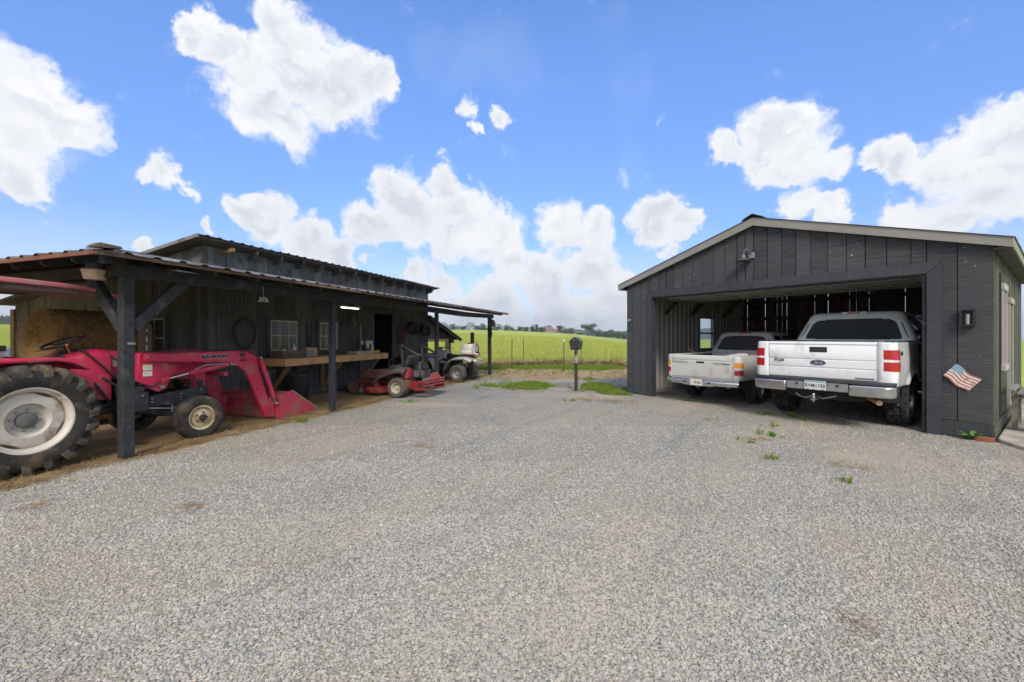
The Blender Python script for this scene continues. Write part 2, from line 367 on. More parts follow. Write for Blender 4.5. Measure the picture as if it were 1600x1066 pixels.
# ------------------------------------------------------------------ scatter (geometry nodes instances on a point mesh; stuff nobody could count)
def scatter(name, pts, protos, smin, smax, label, cat, tilt=.25, flat=False):
    me = bpy.data.meshes.new(name); me.from_pydata([tuple(p) for p in pts], [], [])
    o = bpy.data.objects.new(name, me); COL.objects.link(o); kind(o, 'stuff'); tag(o, label, cat)
    c = bpy.data.collections.new(name + '_kinds')
    for q in protos: c.objects.link(q)
    ng = bpy.data.node_groups.new(name, 'GeometryNodeTree')
    ng.interface.new_socket('Geometry', in_out='INPUT', socket_type='NodeSocketGeometry')
    ng.interface.new_socket('Geometry', in_out='OUTPUT', socket_type='NodeSocketGeometry')
    N = ng.nodes.new; L = ng.links.new
    gi, go = N('NodeGroupInput'), N('NodeGroupOutput'); ip = N('GeometryNodeInstanceOnPoints'); ci = N('GeometryNodeCollectionInfo')
    ci.inputs['Collection'].default_value = c; ci.inputs['Separate Children'].default_value = True; ci.inputs['Reset Children'].default_value = True
    ip.inputs['Pick Instance'].default_value = True
    rv = N('FunctionNodeRandomValue'); rv.data_type = 'FLOAT_VECTOR'
    tx = 6.283 if flat else tilt
    rv.inputs['Min'].default_value = (-tx * (0 if flat else 1), -tx * (0 if flat else 1), 0); rv.inputs['Max'].default_value = (tx, tx, 6.283)
    rs = N('FunctionNodeRandomValue'); rs.data_type = 'FLOAT'; rs.inputs[2].default_value = smin; rs.inputs[3].default_value = smax; rs.inputs['Seed'].default_value = 3
    L(gi.outputs[0], ip.inputs['Points']); L(ci.outputs[0], ip.inputs['Instance']); L(rv.outputs[0], ip.inputs['Rotation']); L(rs.outputs[1], ip.inputs['Scale'])
    L(ip.outputs[0], go.inputs[0])
    o.modifiers.new('scatter', 'NODES').node_group = ng; return o
def proto(mb, m, sm=0):
    me = mb.mesh('piece'); me.materials.append(m)
    if sm:
        for p in me.polygons: p.use_smooth = True
    return bpy.data.objects.new('piece', me)
def stone_mat():
    m = bpy.data.materials.new('gravel_stone'); m.use_nodes = True; t = NT(m.node_tree)
    oi = t.n('ShaderNodeObjectInfo').outputs['Random']
    col = t.ramp(oi, [(0, (.235, .228, .20)), (.25, (.32, .31, .275)), (.5, (.395, .382, .34)), (.72, (.465, .448, .395)), (.88, (.46, .41, .32)), (.95, (.56, .545, .50)), (1, (.47, .35, .21))])
    g = t.n('ShaderNodeNewGeometry').outputs['Position']
    rot = t.n('ShaderNodeVectorRotate', rotation_type='Z_AXIS', i_Vector=g, i_Angle=R(-54))
    lane = t.noise(t.vm('MULTIPLY', rot, (.16, .9, 1)), 1.1, 5, .6); big = t.noise(g, .35, 4, .6)
    dust = t.math('MULTIPLY', t.mr(lane, .36, .60), t.mr(big, .35, .62, .25, 1.0))
    col = t.mix(t.math('MULTIPLY', dust, .56), col, (.45, .37, .265))
    rut = t.noise(t.vm('MULTIPLY', rot, (.05, 1.6, 1)), 2.2, 3, .6)
    col = t.mix(t.math('MULTIPLY', t.mr(rut, .58, .64), t.mr(big, .40, .55, .05, .22)), col, (.15, .138, .12))
    col = t.mix(t.mr(t.noise(g, .9, 4, .6), .5, .68, 0.0, .30), col, (.24, .225, .20))
    b = t.n('ShaderNodeBsdfPrincipled', i_Base_Color=col, i_Roughness=.8); b.inputs['Specular IOR Level'].default_value = .3
    t.n('ShaderNodeOutputMaterial', i_Surface=b); return m
SM = stone_mat(); stones = []
for k in range(8):
    # crushed stone: a jittered octahedron-like lump with flat breaks
    mb = MB(); n = 6; top, bot = [], []
    for j in range(n):
        a = 2 * math.pi * j / n + random.uniform(-.3, .3); r = random.uniform(.75, 1.2)
        top.append((math.cos(a) * r * .7, math.sin(a) * r * .5, random.uniform(.22, .42))); bot.append((math.cos(a) * r, math.sin(a) * r * .72, random.uniform(-.15, .05)))
    v = top + bot + [(0, 0, -.35)]
    f = [(0, 1, 2), (0, 2, 3), (0, 3, 4), (0, 4, 5)] + [q for j in range(n) for q in ((j, n + j, n + (j + 1) % n), (j, n + (j + 1) % n, (j + 1) % n))] + [(n + (j + 1) % n, n + j, 2 * n) for j in range(n)]
    mb.add(v, f); stones.append(proto(mb, SM))
pts = []
for (d0, d1, den) in ((1.3, 2.4, 8200), (2.4, 3.5, 6000), (3.5, 5, 3300), (5, 7, 1500), (7, 10, 450)):
    hw = 1.33 * d1; n = int((2 * hw) * (d1 - d0) * den)
    x = rng.uniform(-hw, hw, n); y = rng.uniform(d0, d1, n); ok = np.abs(x) < 1.33 * y
    x, y = x[ok], y[ok]; g_, d_, t_ = zones(x, y)
    du, dv = x - B0.x, y - B0.y; v = du * BV.x + dv * BV.y
    keep = (rng.random(len(x)) > np.maximum(np.maximum(g_, d_) * 1.15, t_ * .85))
    pts.append(np.stack([x[keep], y[keep], yz(x[keep], y[keep]) + .002], -1))
pts = np.concatenate(pts)
scatter('gravel_stones', pts, stones, .0055, .0145, 'crushed grey and tan gravel covering the yard', 'gravel', tilt=.5)
# a few larger loose stones lie among them
big = []
for _ in range(420):
    y = random.uniform(1.7, 9); x = random.uniform(-1.2, 1.2) * y; big.append((x, y, float(yz(x, y)) + .004))
scatter('loose_stones', big, stones, .015, .026, 'larger loose stones scattered over the gravel yard', 'stones', tilt=.4)

# ------------------------------------------------------------------ grass
def blade_tuft(n, h, sp, wd):
    mb = MB()
    for _ in range(n):
        a = random.uniform(0, 6.28); r = random.uniform(0, sp); x, y = math.cos(a) * r, math.sin(a) * r
        a2 = random.uniform(0, 6.28); l = random.uniform(.15, .6) * h; hh = h * random.uniform(.6, 1.1)
        w_ = Vector((-math.sin(a2), math.cos(a2), 0)) * wd; b = Vector((x, y, 0)); d = Vector((math.cos(a2), math.sin(a2), 0))
        mb.add([b - w_, b + w_, b + d * l * .35 + w_ * .8 + Vector((0, 0, hh * .6)), b + d * l * .35 - w_ * .8 + Vector((0, 0, hh * .6)), b + d * l + Vector((0, 0, hh))],
               [(0, 1, 2, 3), (3, 2, 4)])
    return mb
def leafmat(name, a, b_, c, tr=.35):
    m = bpy.data.materials.new(name); m.use_nodes = True; t = NT(m.node_tree)
    oi = t.n('ShaderNodeObjectInfo').outputs['Random']; g = t.n('ShaderNodeNewGeometry').outputs['Position']
    col = t.ramp(oi, [(0, a), (.55, b_), (1, c)]); col = t.mix(t.mr(t.noise(g, .6, 3), .35, .65, 0.0, .6), col, b_)
    df = t.n('ShaderNodeBsdfDiffuse', i_Color=col); tl = t.n('ShaderNodeBsdfTranslucent', i_Color=col)
    t.n('ShaderNodeOutputMaterial', i_Surface=t.n('ShaderNodeMixShader', i_0=tr, i_1=df, i_2=tl)); return m
GM = leafmat('grass_blade', (.12, .24, .025), (.20, .31, .04), (.36, .36, .09))
FM = leafmat('crop_blade', (.40, .47, .08), (.50, .54, .12), (.60, .57, .18))
SMT = leafmat('straw_blade', (.34, .23, .11), (.44, .32, .17), (.25, .15, .07), .1)
gt = [proto(blade_tuft(12, .075, .07, .004), GM) for _ in range(4)]
pp = []
n = 60000; x = rng.uniform(-5, 5.2, n); y = rng.uniform(10.5, 21.5, n); g_, d_, t_ = zones(x, y)
ok = (rng.random(n) < np.maximum(g_, .03 * (y > 11.6)) * np.where(y < 16, .26, .6)); x, y = x[ok], y[ok]; pp = np.stack([x, y, yz(x, y)], -1)
# nothing grows inside the garage footprint
ga = (x - G0.x) * GX.x + (y - G0.y) * GX.y; gb = (x - G0.x) * GY.x + (y - G0.y) * GY.y
pp = pp[~((ga > -.05) & (gb > -.05))]
scatter('short_grass', pp, gt, .7, 1.5, 'short green grass between the gravel yard and the fence', 'grass')
# weeds in the gravel
wp = []
for (px, py, nn, sp) in ((1200,648,5,.07),(1236,650,6,.06),(1256,657,4,.06),(1234,633,3,.06),(467,660,6,.05),(1212,668,4,.12),(1175,690,4,.1),(1197,677,4,.1),(1200,715,3,.05),(1320,752,4,.04),(985,560,0,0),(645,628,7,.1),(890,627,6,.08),(152,722,3,.04),(985,612,14,.1),(1075,626,5,.1),(1215,682,3,.1)):
    d = EYE * F / (py - HZ); X0 = (px - 800) / F * d
    for _ in range(nn):
        xx, yy = X0 + random.gauss(0, sp), d + random.gauss(0, sp); wp.append((xx, yy, float(yz(xx, yy))))
scatter('yard_weeds', wp, [proto(blade_tuft(12, .07, .05, .005), GM) for _ in range(3)], .6, 1.3, 'small green weeds growing through the gravel', 'weeds')
# straw litter under the porch, clumps of dry grass on the gravel
sp_ = []
for _ in range(5200):
    u, v = random.uniform(-1.5, 11.5), abs(random.gauss(0, 1.0)) - .1
    if v < 2.05: q = BW(u, v); sp_.append((q.x, q.y, float(yz(q.x, q.y)) + .004))
for (px, py, nn, sp) in ((300,792,3,.02),(58,793,4,.04),(1337,973,1,.0),(1100,655,6,.1),(15,757,25,.12),(660,700,6,.1),(1185,688,10,.12),(1330,728,6,.1),(925,625,40,.25),(960,628,30,.22),(800,608,30,.25),(840,612,34,.3),(870,604,24,.25),(825,600,40,.4),(930,606,50,.4),(955,612,40,.3),(760,590,30,.5),(905,612,20,.15),(460,655,10,.15)):
    d = EYE * F / (py - HZ); X0 = (px - 800) / F * d
    for _ in range(nn):
        xx, yy = X0 + random.gauss(0, sp), d + random.gauss(0, sp); sp_.append((xx, yy, float(yz(xx, yy)) + .006))
straw = []
for _ in range(4):
    mb = MB()
    for _ in range(10):
        c = Vector((random.gauss(0, .05), random.gauss(0, .05), random.uniform(.002, .02))); a = random.uniform(0, 6.28); l = random.uniform(.03, .09)
        d = Vector((math.cos(a), math.sin(a), random.uniform(-.15, .25))) * l; wv_ = Vector((-math.sin(a), math.cos(a), 0)) * .0022
        mb.add([c - d - wv_, c - d + wv_, c + d + wv_, c + d - wv_], [(0, 1, 2, 3)])
    straw.append(proto(mb, SMT))
scatter('straw_litter', sp_, straw, .6, 1.2, 'loose straw littering the earth under the porch', 'straw')
# mown straw rows by the fence
hr = []
for _ in range(2600):
    t = random.random(); xx = -3.2 + t * 11.0; yy = 21.4 + random.gauss(0, .35) + .10 * (xx) + .5 * math.sin(xx * .7); hr.append((xx, yy, fh(xx, yy) + abs(random.gauss(0, .06))))
mb = MB()
scatter('mown_straw_row', hr, straw, 2.2, 3.6, 'low brown row of dead straw along the field fence', 'straw', tilt=.5)
# young crop in the field: taller tufts, thinning into the material with distance
ct = [proto(blade_tuft(16, .42, .16, .009), FM) for _ in range(5)]
cp = []
for (d0, d1, den) in ((22.5, 32, 26), (32, 48, 13), (48, 75, 5), (75, 120, 2)):
    for lo_, hi_ in ((-.20, .30), (-1.26, -1.17)):
        n = int((hi_ - lo_) * (d1 * d1 - d0 * d0) / 2 * den)
        y = rng.uniform(d0, d1, n); x = rng.uniform(lo_, hi_, n) * y
        cp.append(np.stack([x, y, fieldh(x, y)], -1))
cp = np.concatenate(cp)
scatter('field_crop', cp, ct, .75, 1.35, 'tall young green crop standing in the open field', 'crop', tilt=.15)

# ------------------------------------------------------------------ far trees, hills, house
LEAF = [leafmat('tree_leaf_a', (.030, .060, .018), (.055, .092, .026), (.085, .125, .035), .25),
        leafmat('tree_leaf_b', (.040, .066, .022), (.065, .100, .032), (.10, .135, .045), .25)]
BARK = M('tree_bark', (.06, .05, .04), (.10, .085, .07), 6, .9)
def tree(x, y, h, wdt, lab, lobes=7, low=.03):
    base = fh(x, y) - .1
    t = thing('oak_tree', lab, 'tree', (x, y, base), 0, 'trees along the far edge of the field')
    mb = MB(); mb.tube([(0, 0, 0), (wdt * .01, 0, h * .3), (0, wdt * .02, h * .65)], [h * .035, h * .025, h * .008], 7)
    for k in range(5):
        a = k * 1.26 + random.random(); mb.tube([(0, 0, h * (.28 + .06 * k)), (math.cos(a) * wdt * .15, math.sin(a) * wdt * .15, h * (.45 + .06 * k)), (math.cos(a) * wdt * .3, math.sin(a) * wdt * .3, h * (.55 + .06 * k))], [h * .014, h * .009, h * .004], 5)
    mb.ob('trunk', BARK, t, smooth=60)
    C = []
    for k in range(lobes):
        a = random.uniform(0, 6.28); zz = random.uniform(low + .12, .84); q = random.uniform(.05, .34) * wdt * (1.15 - .7 * abs(zz - .4))
        C.append((math.cos(a) * q, math.sin(a) * q, zz * h, wdt * random.uniform(.16, .26), h * random.uniform(.12, .19)))
    C.append((0, 0, h * .5, wdt * .36, h * .40)); C.append((0, 0, h * .3, wdt * .4, h * .25))
    V, Fc = [], []; N = 2600
    ci = rng.integers(0, len(C), N)
    for i in range(N):
        cx, cy, cz, rw, rh = C[ci[i]]
        d = Vector(rng.normal(size=3)).normalized(); rad = rng.random() ** .33 * (1 + .15 * rng.normal())
        p = Vector((cx + d.x * rw * rad, cy + d.y * rw * rad, cz + d.z * rh * rad))
        if p.z < h * low: continue
        s = h * rng.uniform(.016, .036); nrm = (d + Vector(rng.normal(size=3)) * .6).normalized(); a = nrm.orthogonal().normalized() * s; b = nrm.cross(a) * rng.uniform(.6, 1.1)
        k = len(V); V += [p + a, p + b, p - a * .9, p - b]; Fc.append((k, k + 1, k + 2, k + 3))
    mb = MB(); mb.add(V, Fc); mb.ob('crown', random.choice(LEAF), t, fix=False)
    return t
TL = [(708,512,14,'leftmost far tree, just over the lean-to shed roof'),(724,514,9,'small round far tree in the gap right of the shed roof'),(745,514,12,'low far tree left of the far porch post'),
 (757,505,22,'large far tree rising behind the far porch post'),(775,511,18,'rounded far tree just right of the far porch post'),(791,515,10,'small far tree left of the leftmost fence stake'),
 (800,513,14,'far tree directly above the leftmost fence stake'),(812,515,12,'low far tree between the two left fence stakes'),(822,516,12,'low far tree right of the second fence stake'),
 (832,508,10,'upright feathery far tree left of the brick house'),(838,507,7,'thin tall far tree touching the feathery one'),(845,513,12,'low far tree between the feathery tree and the house'),
 (854,507,20,'rounded far tree behind the left end of the brick house'),(876,508,17,'domed far tree right of the brick house'),(884,514,10,'low far tree right of the domed one'),
 (892,512,24,'broad far tree directly above the black mailbox'),(905,515,14,'low far tree left of the tallest far tree'),(919,504,32,'tallest and broadest far tree on the horizon'),
 (936,516,14,'low far tree right of the tallest one'),(945,517,12,'small far tree second right of the tallest one'),(955,514,26,'broad far tree midway between the tallest and the garage'),
 (966,518,14,'low far tree left of the garage corner'),(976,520,14,'last far tree before the garage corner'),(988,521,14,'far tree mostly hidden by the garage corner')]
for i, (px, py, wpx, lab) in enumerate(TL):
    d = 236 + (i * 37 % 40); top = P(px, py, d); base = fh(top.x, d)
    H = max(4.0, (top.z - base) * 1.03); tree(top.x, d, H, wpx * d / F * 1.0, lab, lobes=9)
# hedge-like undergrowth joins them
V, Fc = [], []
for _ in range(9000):
    px = random.uniform(690, 1000); d = random.uniform(238, 280); x = (px - 800) / F * d; hh = 3.4 + 1.2 * math.sin(px * .13) + .8 * math.sin(px * .31)
    p = Vector((x, d, fh(x, d) + random.random() ** .7 * hh)); s_ = random.uniform(.12, .3); n_ = Vector((random.gauss(0, 1), random.gauss(0, 1), random.gauss(.4, 1))).normalized(); a_ = n_.orthogonal().normalized() * s_; b_ = n_.cross(a_)
    k = len(V); V += [p + a_, p + b_, p - a_, p - b_]; Fc.append((k, k + 1, k + 2, k + 3))
mb = MB(); mb.add(V, Fc); o = mb.ob('far_undergrowth', LEAF[0], fix=False); kind(o, 'stuff'); tag(o, 'dark undergrowth along the far edge of the field', 'undergrowth')
for i, (px, py, w_) in enumerate(((-8, 489, 16), (6, 486, 14), (18, 490, 12), (30, 488, 14))):
    d = 300; top = P(px, py, d); H = max(5, top.z - fh(top.x, d)); tree(top.x, d, H, w_ * d / F * 2.4, ['far tree at the very left edge beyond the hay','far tree second from the left edge of the view','far tree just left of the pale barn siding','far tree half behind the pale barn siding'][i])
def hill(name, px0, px1, d, ytop):
    mb = MB(); n = 60
    def fn(a, b):
        px = px0 + (px1 - px0) * a; dd = d * (1 + .5 * b); s = math.sin(math.pi * a) ** .6
        hgt = (HZ - ytop) / F * d * s * (1 - abs(b - .5) * 2) * (1 + .12 * math.sin(a * 23) + .08 * math.sin(a * 51 + 2))
        return ((px - 800) / F * dd, dd, -8 + (hgt + 9.5) * 1.0 * (1 - abs(b - .5) * 2))
    mb.grid(fn, n, 9); o = mb.ob(name, M('far_wood', (.035, .055, .025), (.055, .08, .035), .05, .95), smooth=180); kind(o, 'structure')
hill('hills', 900, 1350, 900, 508); hill('hills', -400, 400, 1000, 488)
# brick farmhouse at the top of the field
hp = P(859, 523, 228); hz = fh(hp.x, hp.y)
t = thing('brick_house', 'small far red brick farmhouse with grey roof among the trees', 'house', (hp.x, hp.y, hz), R(12)); t.scale = (.68, .68, .68)
BRK = M('far_brick', (.26, .12, .085), (.33, .17, .12), 2, .9); RFM = M('far_roof', (.16, .14, .13), (.22, .19, .18), 1, .9); WHT = M('white_trim', (.75, .74, .72), None, 3, .5)
o = MB().b2((-3.2, 0, -.5), (3.2, 6, 3.0)).ob('wall', BRK, t)
r = MB().prism([(-.4, 2.95), (3, 5.1), (6.4, 2.95)], 'yz', -3.5, 3.5).ob('roof', RFM, t)
for cx in (-2.2, 1.9): MB().b2((cx - .4, 2.6, 4.2), (cx + .4, 3.4, 5.9)).ob('chimney', BRK, r)
o2 = MB().b2((3.2, 1, -.5), (7, 5, 2.2)).ob('wing', BRK, t)
MB().prism([(.7, 2.18), (3, 3.6), (5.3, 2.18)], 'yz', 3.25, 7.3).ob('wing_roof', RFM, t)
for cx in (-2.2, -.8, .8, 2.2, 5.0):
    wnd = MB().b2((cx - .45, -.06 + (1 if cx > 3 else 0), .8), (cx + .45, .02 + (1 if cx > 3 else 0), 2.1)).ob('window', WHT, t)
    MB().b2((cx - .35, -.09 + (1 if cx > 3 else 0), .9), (cx + .35, -.04 + (1 if cx > 3 else 0), 2.0)).ob('pane', M('far_pane', (.04, .05, .06), None, 2, .1), wnd)
# ------------------------------------------------------------------ barn with wrap-round porch (local: x along the porch, y back to the wall)
V3 = Vector
BBD = M('barn_board', (.046, .047, .049), (.125, .126, .126), 3, .8, bump=.35, bscale=5, stretch=(9, 9, .5), rand=.30, dirt=(.10, .098, .092), dscale=5, damt=.25, spec=.3)
BGR = M('bare_board', (.15, .145, .135), (.27, .265, .25), 3, .85, bump=.35, stretch=(9, 9, .5), rand=.2, dirt=(.10, .07, .05), dscale=2.5, damt=.2, spec=.2)
PBD = M('pale_board', (.095, .096, .096), (.20, .20, .196), 3, .85, bump=.35, bscale=5, stretch=(9, 9, .5), rand=.25, dirt=(.05, .05, .05), dscale=4, damt=.3, spec=.2)
BPT = M('black_timber', (.020, .021, .023), (.046, .047, .050), 5, .7, bump=.3, stretch=(3, 3, 3), rand=.15, dirt=(.10, .095, .09), dscale=6, damt=.1, spec=.35)
RUST = M('roof_metal', (.34, .335, .32), (.24, .225, .21), 4, .45, metal=.55, bump=.1, dirt=(.115, .062, .034), dscale=2.2, damt=.62, rand=.15)
RUSTD = M('rusty_edge', (.16, .10, .06), (.09, .055, .035), 9, .85, dirt=(.20, .15, .07), dscale=6, damt=.4)
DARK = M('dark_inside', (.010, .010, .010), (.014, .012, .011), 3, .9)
TAN_EARTH = M('post_foot', (.36, .17, .09), (.30, .22, .15), 15, .9)
PINE = M('fresh_pine', (.72, .42, .18), (.62, .32, .12), 4, .6, bump=.1, stretch=(.6, 8, 8), rand=.08, dirt=(.30, .16, .07), dscale=4, damt=.2)
PINE2 = M('aged_pine', (.28, .17, .09), (.20, .12, .065), 4, .7, stretch=(4, 4, 4), rand=.1)
CREAM = M('cream_paint', (.62, .55, .42), (.55, .50, .40), 9, .6, dirt=(.3, .26, .2), dscale=8, damt=.2)
PANE = glass('window_pane', (.30, .33, .30)); STEEL = M('dull_steel', (.42, .42, .42), (.33, .33, .33), 12, .4, metal=.8)
BLK = M('black_plastic', (.02, .02, .021), (.032, .032, .034), 10, .5); BLKM = M('black_metal', (.022, .023, .025), (.035, .035, .037), 9, .45, metal=.2)
barn = thing('barn', 'black board barn with rusty tin porch roof on square posts', 'barn', B0, BRZ)

def boards(parent, ax, a0, a1, fix, z0, top, th, mats, wmin, wmax, gap=.006, holes=(), name='board', jit=.006, cuts=None, bottom=None):
    """vertical boards one by one; holes (a0, a1, z0, z1) stay open"""
    edges = sorted({a0, a1} | {h[k] for h in holes for k in (0, 1) if a0 < h[k] < a1})
    brk = []
    if cuts: brk = sorted(set(cuts) | set(edges))
    else:
        for e0, e1 in zip(edges[:-1], edges[1:]):
            p = e0; brk.append(p)
            while e1 - p > wmax * 1.25: p += random.uniform(wmin, wmax); brk.append(p)
        brk.append(a1)
    for p, q in zip(brk[:-1], brk[1:]):
        mid = (p + q) / 2; segs = [(None, None)]
        for h in holes:
            if h[0] - 1e-4 < mid < h[1] + 1e-4:
                segs = []
                if h[2] > (z0 if bottom is None else bottom(mid)) + .03: segs.append((None, h[2]))
                segs.append((h[3], None))
        for lo_, hi_ in segs:
            g = random.uniform(.5, 1.4) * gap; l = z0 + random.uniform(-.012, .012) if lo_ is None else lo_
            if lo_ is None and bottom is not None: l = bottom(mid)
            A, B = p + g / 2, q - g / 2; t0, t1 = (top(A), top(B)) if hi_ is None else (hi_, hi_)
            if max(t0, t1) < l + .02: continue
            f0 = fix + random.uniform(-jit, jit); pts = [(A, l), (B, l), (B, max(t1, l + .01)), (A, max(t0, l + .01))]
            mb = MB().prism(pts, 'xz' if ax == 'x' else 'yz', f0 - th / 2, f0 + th / 2)
            mb.ob(name, mats if not isinstance(mats, (list, tuple)) else random.choice(mats), parent)
def sheet(p, q, r_, s_, ribs, hgt=.02, name='roof_sheet', m=None, parent=None, jag=.02):
    """ribbed metal sheet: p-q the low edge, s-r the high edge"""
    p, q, r_, s_ = map(V3, (p, q, r_, s_)); nrm = (q - p).cross(s_ - p).normalized()
    if nrm.z < 0: nrm = -nrm
    prof = []
    for k in range(ribs): prof += [((k + .0) / ribs, 0), ((k + .55) / ribs, 0), ((k + .66) / ribs, 1), ((k + .82) / ribs, 1), ((k + .93) / ribs, 0)]
    prof.append((1, 0)); mb = MB(); n = len(prof); rows = 4; off = random.uniform(-jag, jag)
    for j in range(rows):
        t = j / (rows - 1)
        for a, hh in prof:
            c = (p + (q - p) * a) * (1 - t) + (s_ + (r_ - s_) * a) * t
            if j == 0: c = c + (p - s_).normalized() * off + V3((0, 0, -.006 + random.uniform(-.005, .003)))
            mb.v.append(tuple(c + nrm * hh * hgt))
    mb.f = [(j * n + i, j * n + i + 1, (j + 1) * n + i + 1, (j + 1) * n + i) for j in range(rows - 1) for i in range(n - 1)]
    return mb.ob(name, m or RUST, parent, solid=.004)

# --- main building shell: dark lining, boards outside
WV, U0, U1, VB = 2.1, 2.33, 10.7, 8.45
htop = lambda v: 3.32 - (v - 1.8) * .155
wall = MB()
wall.box(((U0 + U1) / 2, WV + .06, 2.8), (U1 - U0 - .1, .04, .9)); wall.box(((U0 + 7.42) / 2 - .4, WV + .06, 1.1), (7.42 - U0 - .9, .03, 2.3))
lin = MB().b2((U0 + .06, WV + .05, 0.0), (7.42, WV + .08, 3.2)); lin.b2((8.42, WV + .05, 0), (U1 - .05, WV + .08, 3.2)); lin.b2((7.42, WV + .05, 2.22), (8.42, WV + .08, 3.2))
lin.prism([(WV + .1, 0), (VB - .1, 0), (VB - .1, htop(VB) - .05), (WV + .1, htop(WV) - .05)], 'yz', U0 + .05, U0 + .08)
lin.prism([(WV + .1, 0), (VB - .1, 0), (VB - .1, htop(VB) - .05), (WV + .1, htop(WV) - .05)], 'yz', U1 - .08, U1 - .05)
lin.b2((U0 + .1, VB - .08, 0), (U1 - .1, VB - .05, htop(VB) - .05))
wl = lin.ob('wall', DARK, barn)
ftop = lambda a: htop(WV) - .02
holes = [(7.44, 8.40, 0.0, 2.22)]
boards(wl, 'x', U0, 8.40, WV, .03, lambda a: 2.80, .026, BBD, .15, .30, holes=holes); boards(wl, 'x', 8.40, U1, WV, .03, lambda a: 2.80, .026, [BBD, PBD], .14, .24)
boards(wl, 'x', U0, U1, WV - .004, 2.80, ftop, .026, PBD, .16, .30)  # boards above the porch roof line get a paler grey
boards(wl, 'y', WV + .02, 4.9, U0, .05, lambda v: min(2.8, htop(v) - .03), .026, BBD, .17, .28); boards(wl, 'y', WV + .02, 4.9, U0 - .003, 2.8, lambda v: htop(v) - .03, .026, PBD, .17, .28)
boards(wl, 'y', 4.9, VB, U0 - .002, .05, lambda v: htop(v) - .03, .026, BGR, .16, .26, gap=.012)
boards(wl, 'y', WV + .02, VB, U1, .05, lambda v: htop(v) - .03, .026, BBD, .2, .28)
for v, w_, m_ in ((WV - .02, .10, BBD), (WV + .10, .09, BGR)): pass
MB().b2((U0 - .03, WV - .03, 0.02), (U0 + .09, WV - .017, 3.19)).ob('corner_board', BBD, wl)
MB().b2((U0 - .035, WV - .025, 0.02), (U0 - .017, WV + .08, 3.18)).ob('corner_board', BBD, wl)
MB().b2((U0 - .05, WV - .034, 2.62), (U0 - .036, WV + .01, 3.0)).ob('rust_streak_batten', RUSTD, wl)
MB().b2((U0 - .06, VB - .06, 0), (U0 + .1, VB + .09, 2.15)).ob('corner_post', PINE2, barn)
# door frame
for u in (7.39, 8.45): MB().b2((u - .05, WV - .045, .02), (u + .05, WV - .016, 2.30)).ob('door_frame', BBD, barn)
MB().b2((7.34, WV - .05, 2.235), (8.50, WV - .02, 2.33)).ob('door_frame', BBD, barn)
MB().b2((7.46, WV + .45, .02), (7.75, WV + .50, 2.1)).ob('inner_door', M('dark_red_wood', (.06, .03, .022), (.04, .022, .017), 4, .8), barn)
# upper roof: shed slope, high edge to the front
rf = MB().prism([(1.80, 3.345), (8.75, 3.345 - 6.95 * .155), (8.75, 3.325 - 6.95 * .155), (1.80, 3.325)], 'yz', U0 - .28, U1 + .25).ob('roof_deck', M('deck_wood', (.10, .085, .07), (.16, .14, .12), 3, .9), barn)
n = 10; L = (U1 - U0 + .6) / n
for k in range(n):
    a, b = U0 - .3 + k * L, U0 - .3 + (k + 1) * L + .03; e = .002 * (k % 2)
    sheet((a, 1.74, 3.372 + e), (b, 1.74, 3.372 + e), (b, 8.8, 3.372 - 7.06 * .155 + e), (a, 8.8, 3.372 - 7.06 * .155 + e), 4, .022, parent=rf)
MB().bar((U0 - .3, 1.76, 3.345), (U0 - .3, 8.75, 3.345 - 6.99 * .155), .03, .06).ob('rake_board', BGR, rf)
k = 0
for u in np.arange(U0 + .95, U1 + .1, .61):
    MB().prism([(1.82, 3.32), (2.08, 3.28), (2.08, 3.12), (1.88, 3.15), (1.82, 3.22)], 'yz', u - .025, u + .025).ob('rafter_tail', BBD, rf)
MB().bar((U0 + .35, 1.72, 3.20), (U0 + .35, 2.08, 3.16), .05, .07).ob('rafter_tail', PINE2, rf)
MB().box((U0 + .3, 1.70, 3.316), (.02, .02, .02))
# --- porch
ZB, ZT = 2.22, 2.37
POSTS = [(0, 2.22, .118), (3.42, 2.22, .10), (7.62, 2.22, .095), (11.8, 2.22, .12)]
for i, (u, h_, s_) in enumerate(POSTS):
    mb = MB().b2((u - s_ / 2, -s_ / 2, -.1), (u + s_ / 2, s_ / 2, ZB - .001))
    po = mb.ob('post', BPT, barn, bevel=.006)
    if i == 0:
        MB().lathe([(0, .075), (.085, .065), (.115, .03), (.14, -.03)], (u + .01, 0, -.045), (0, 0, 1), 14).ob('post_foot', TAN_EARTH, po, smooth=60)
for v in (4.3, 8.1): MB().b2((-.07, v - .07, -.1), (.07, v + .07, ZB - .001)).ob('post', BPT, barn, bevel=.006)
# front beam sags a little between the posts
def beam(pts, wd):
    mb = MB()
    for (a, za), (b, zb) in zip(pts[:-1], pts[1:]): mb.prism([(a, za), (b, zb), (b, zb + .19), (a, za + .19)], 'xz', -wd / 2, wd / 2)
    return mb
def bz(u): return ZB - .02 * math.sin(min(max(u, 0), 11.8) / 11.8 * math.pi) - .03 * sstep(np.array(u), 7.4, 9.6) + .03 * sstep(np.array(u), 9.6, 12.0)
for a, b in ((-.085, 3.6), (3.603, 7.9), (7.903, 12.05)):
    us = np.linspace(a, b, 9); MB_ = MB(); vv = []
    for u in us: z = float(bz(u)) ; vv += [(u, -.075, z), (u, .075, z), (u, .075, z + .15), (u, -.075, z + .15)]
    ff = [(i * 4 + j, i * 4 + (j + 1) % 4, (i + 1) * 4 + (j + 1) % 4, (i + 1) * 4 + j) for i in range(8) for j in range(4)] + [(0, 1, 2, 3), (35, 34, 33, 32)]
    MB_.add(vv, ff); MB_.ob('beam', BPT, barn, bevel=.005)
MB().b2((-.075, .078, ZB), (.075, 8.3, ZT)).ob('beam', BPT, barn, bevel=.005)
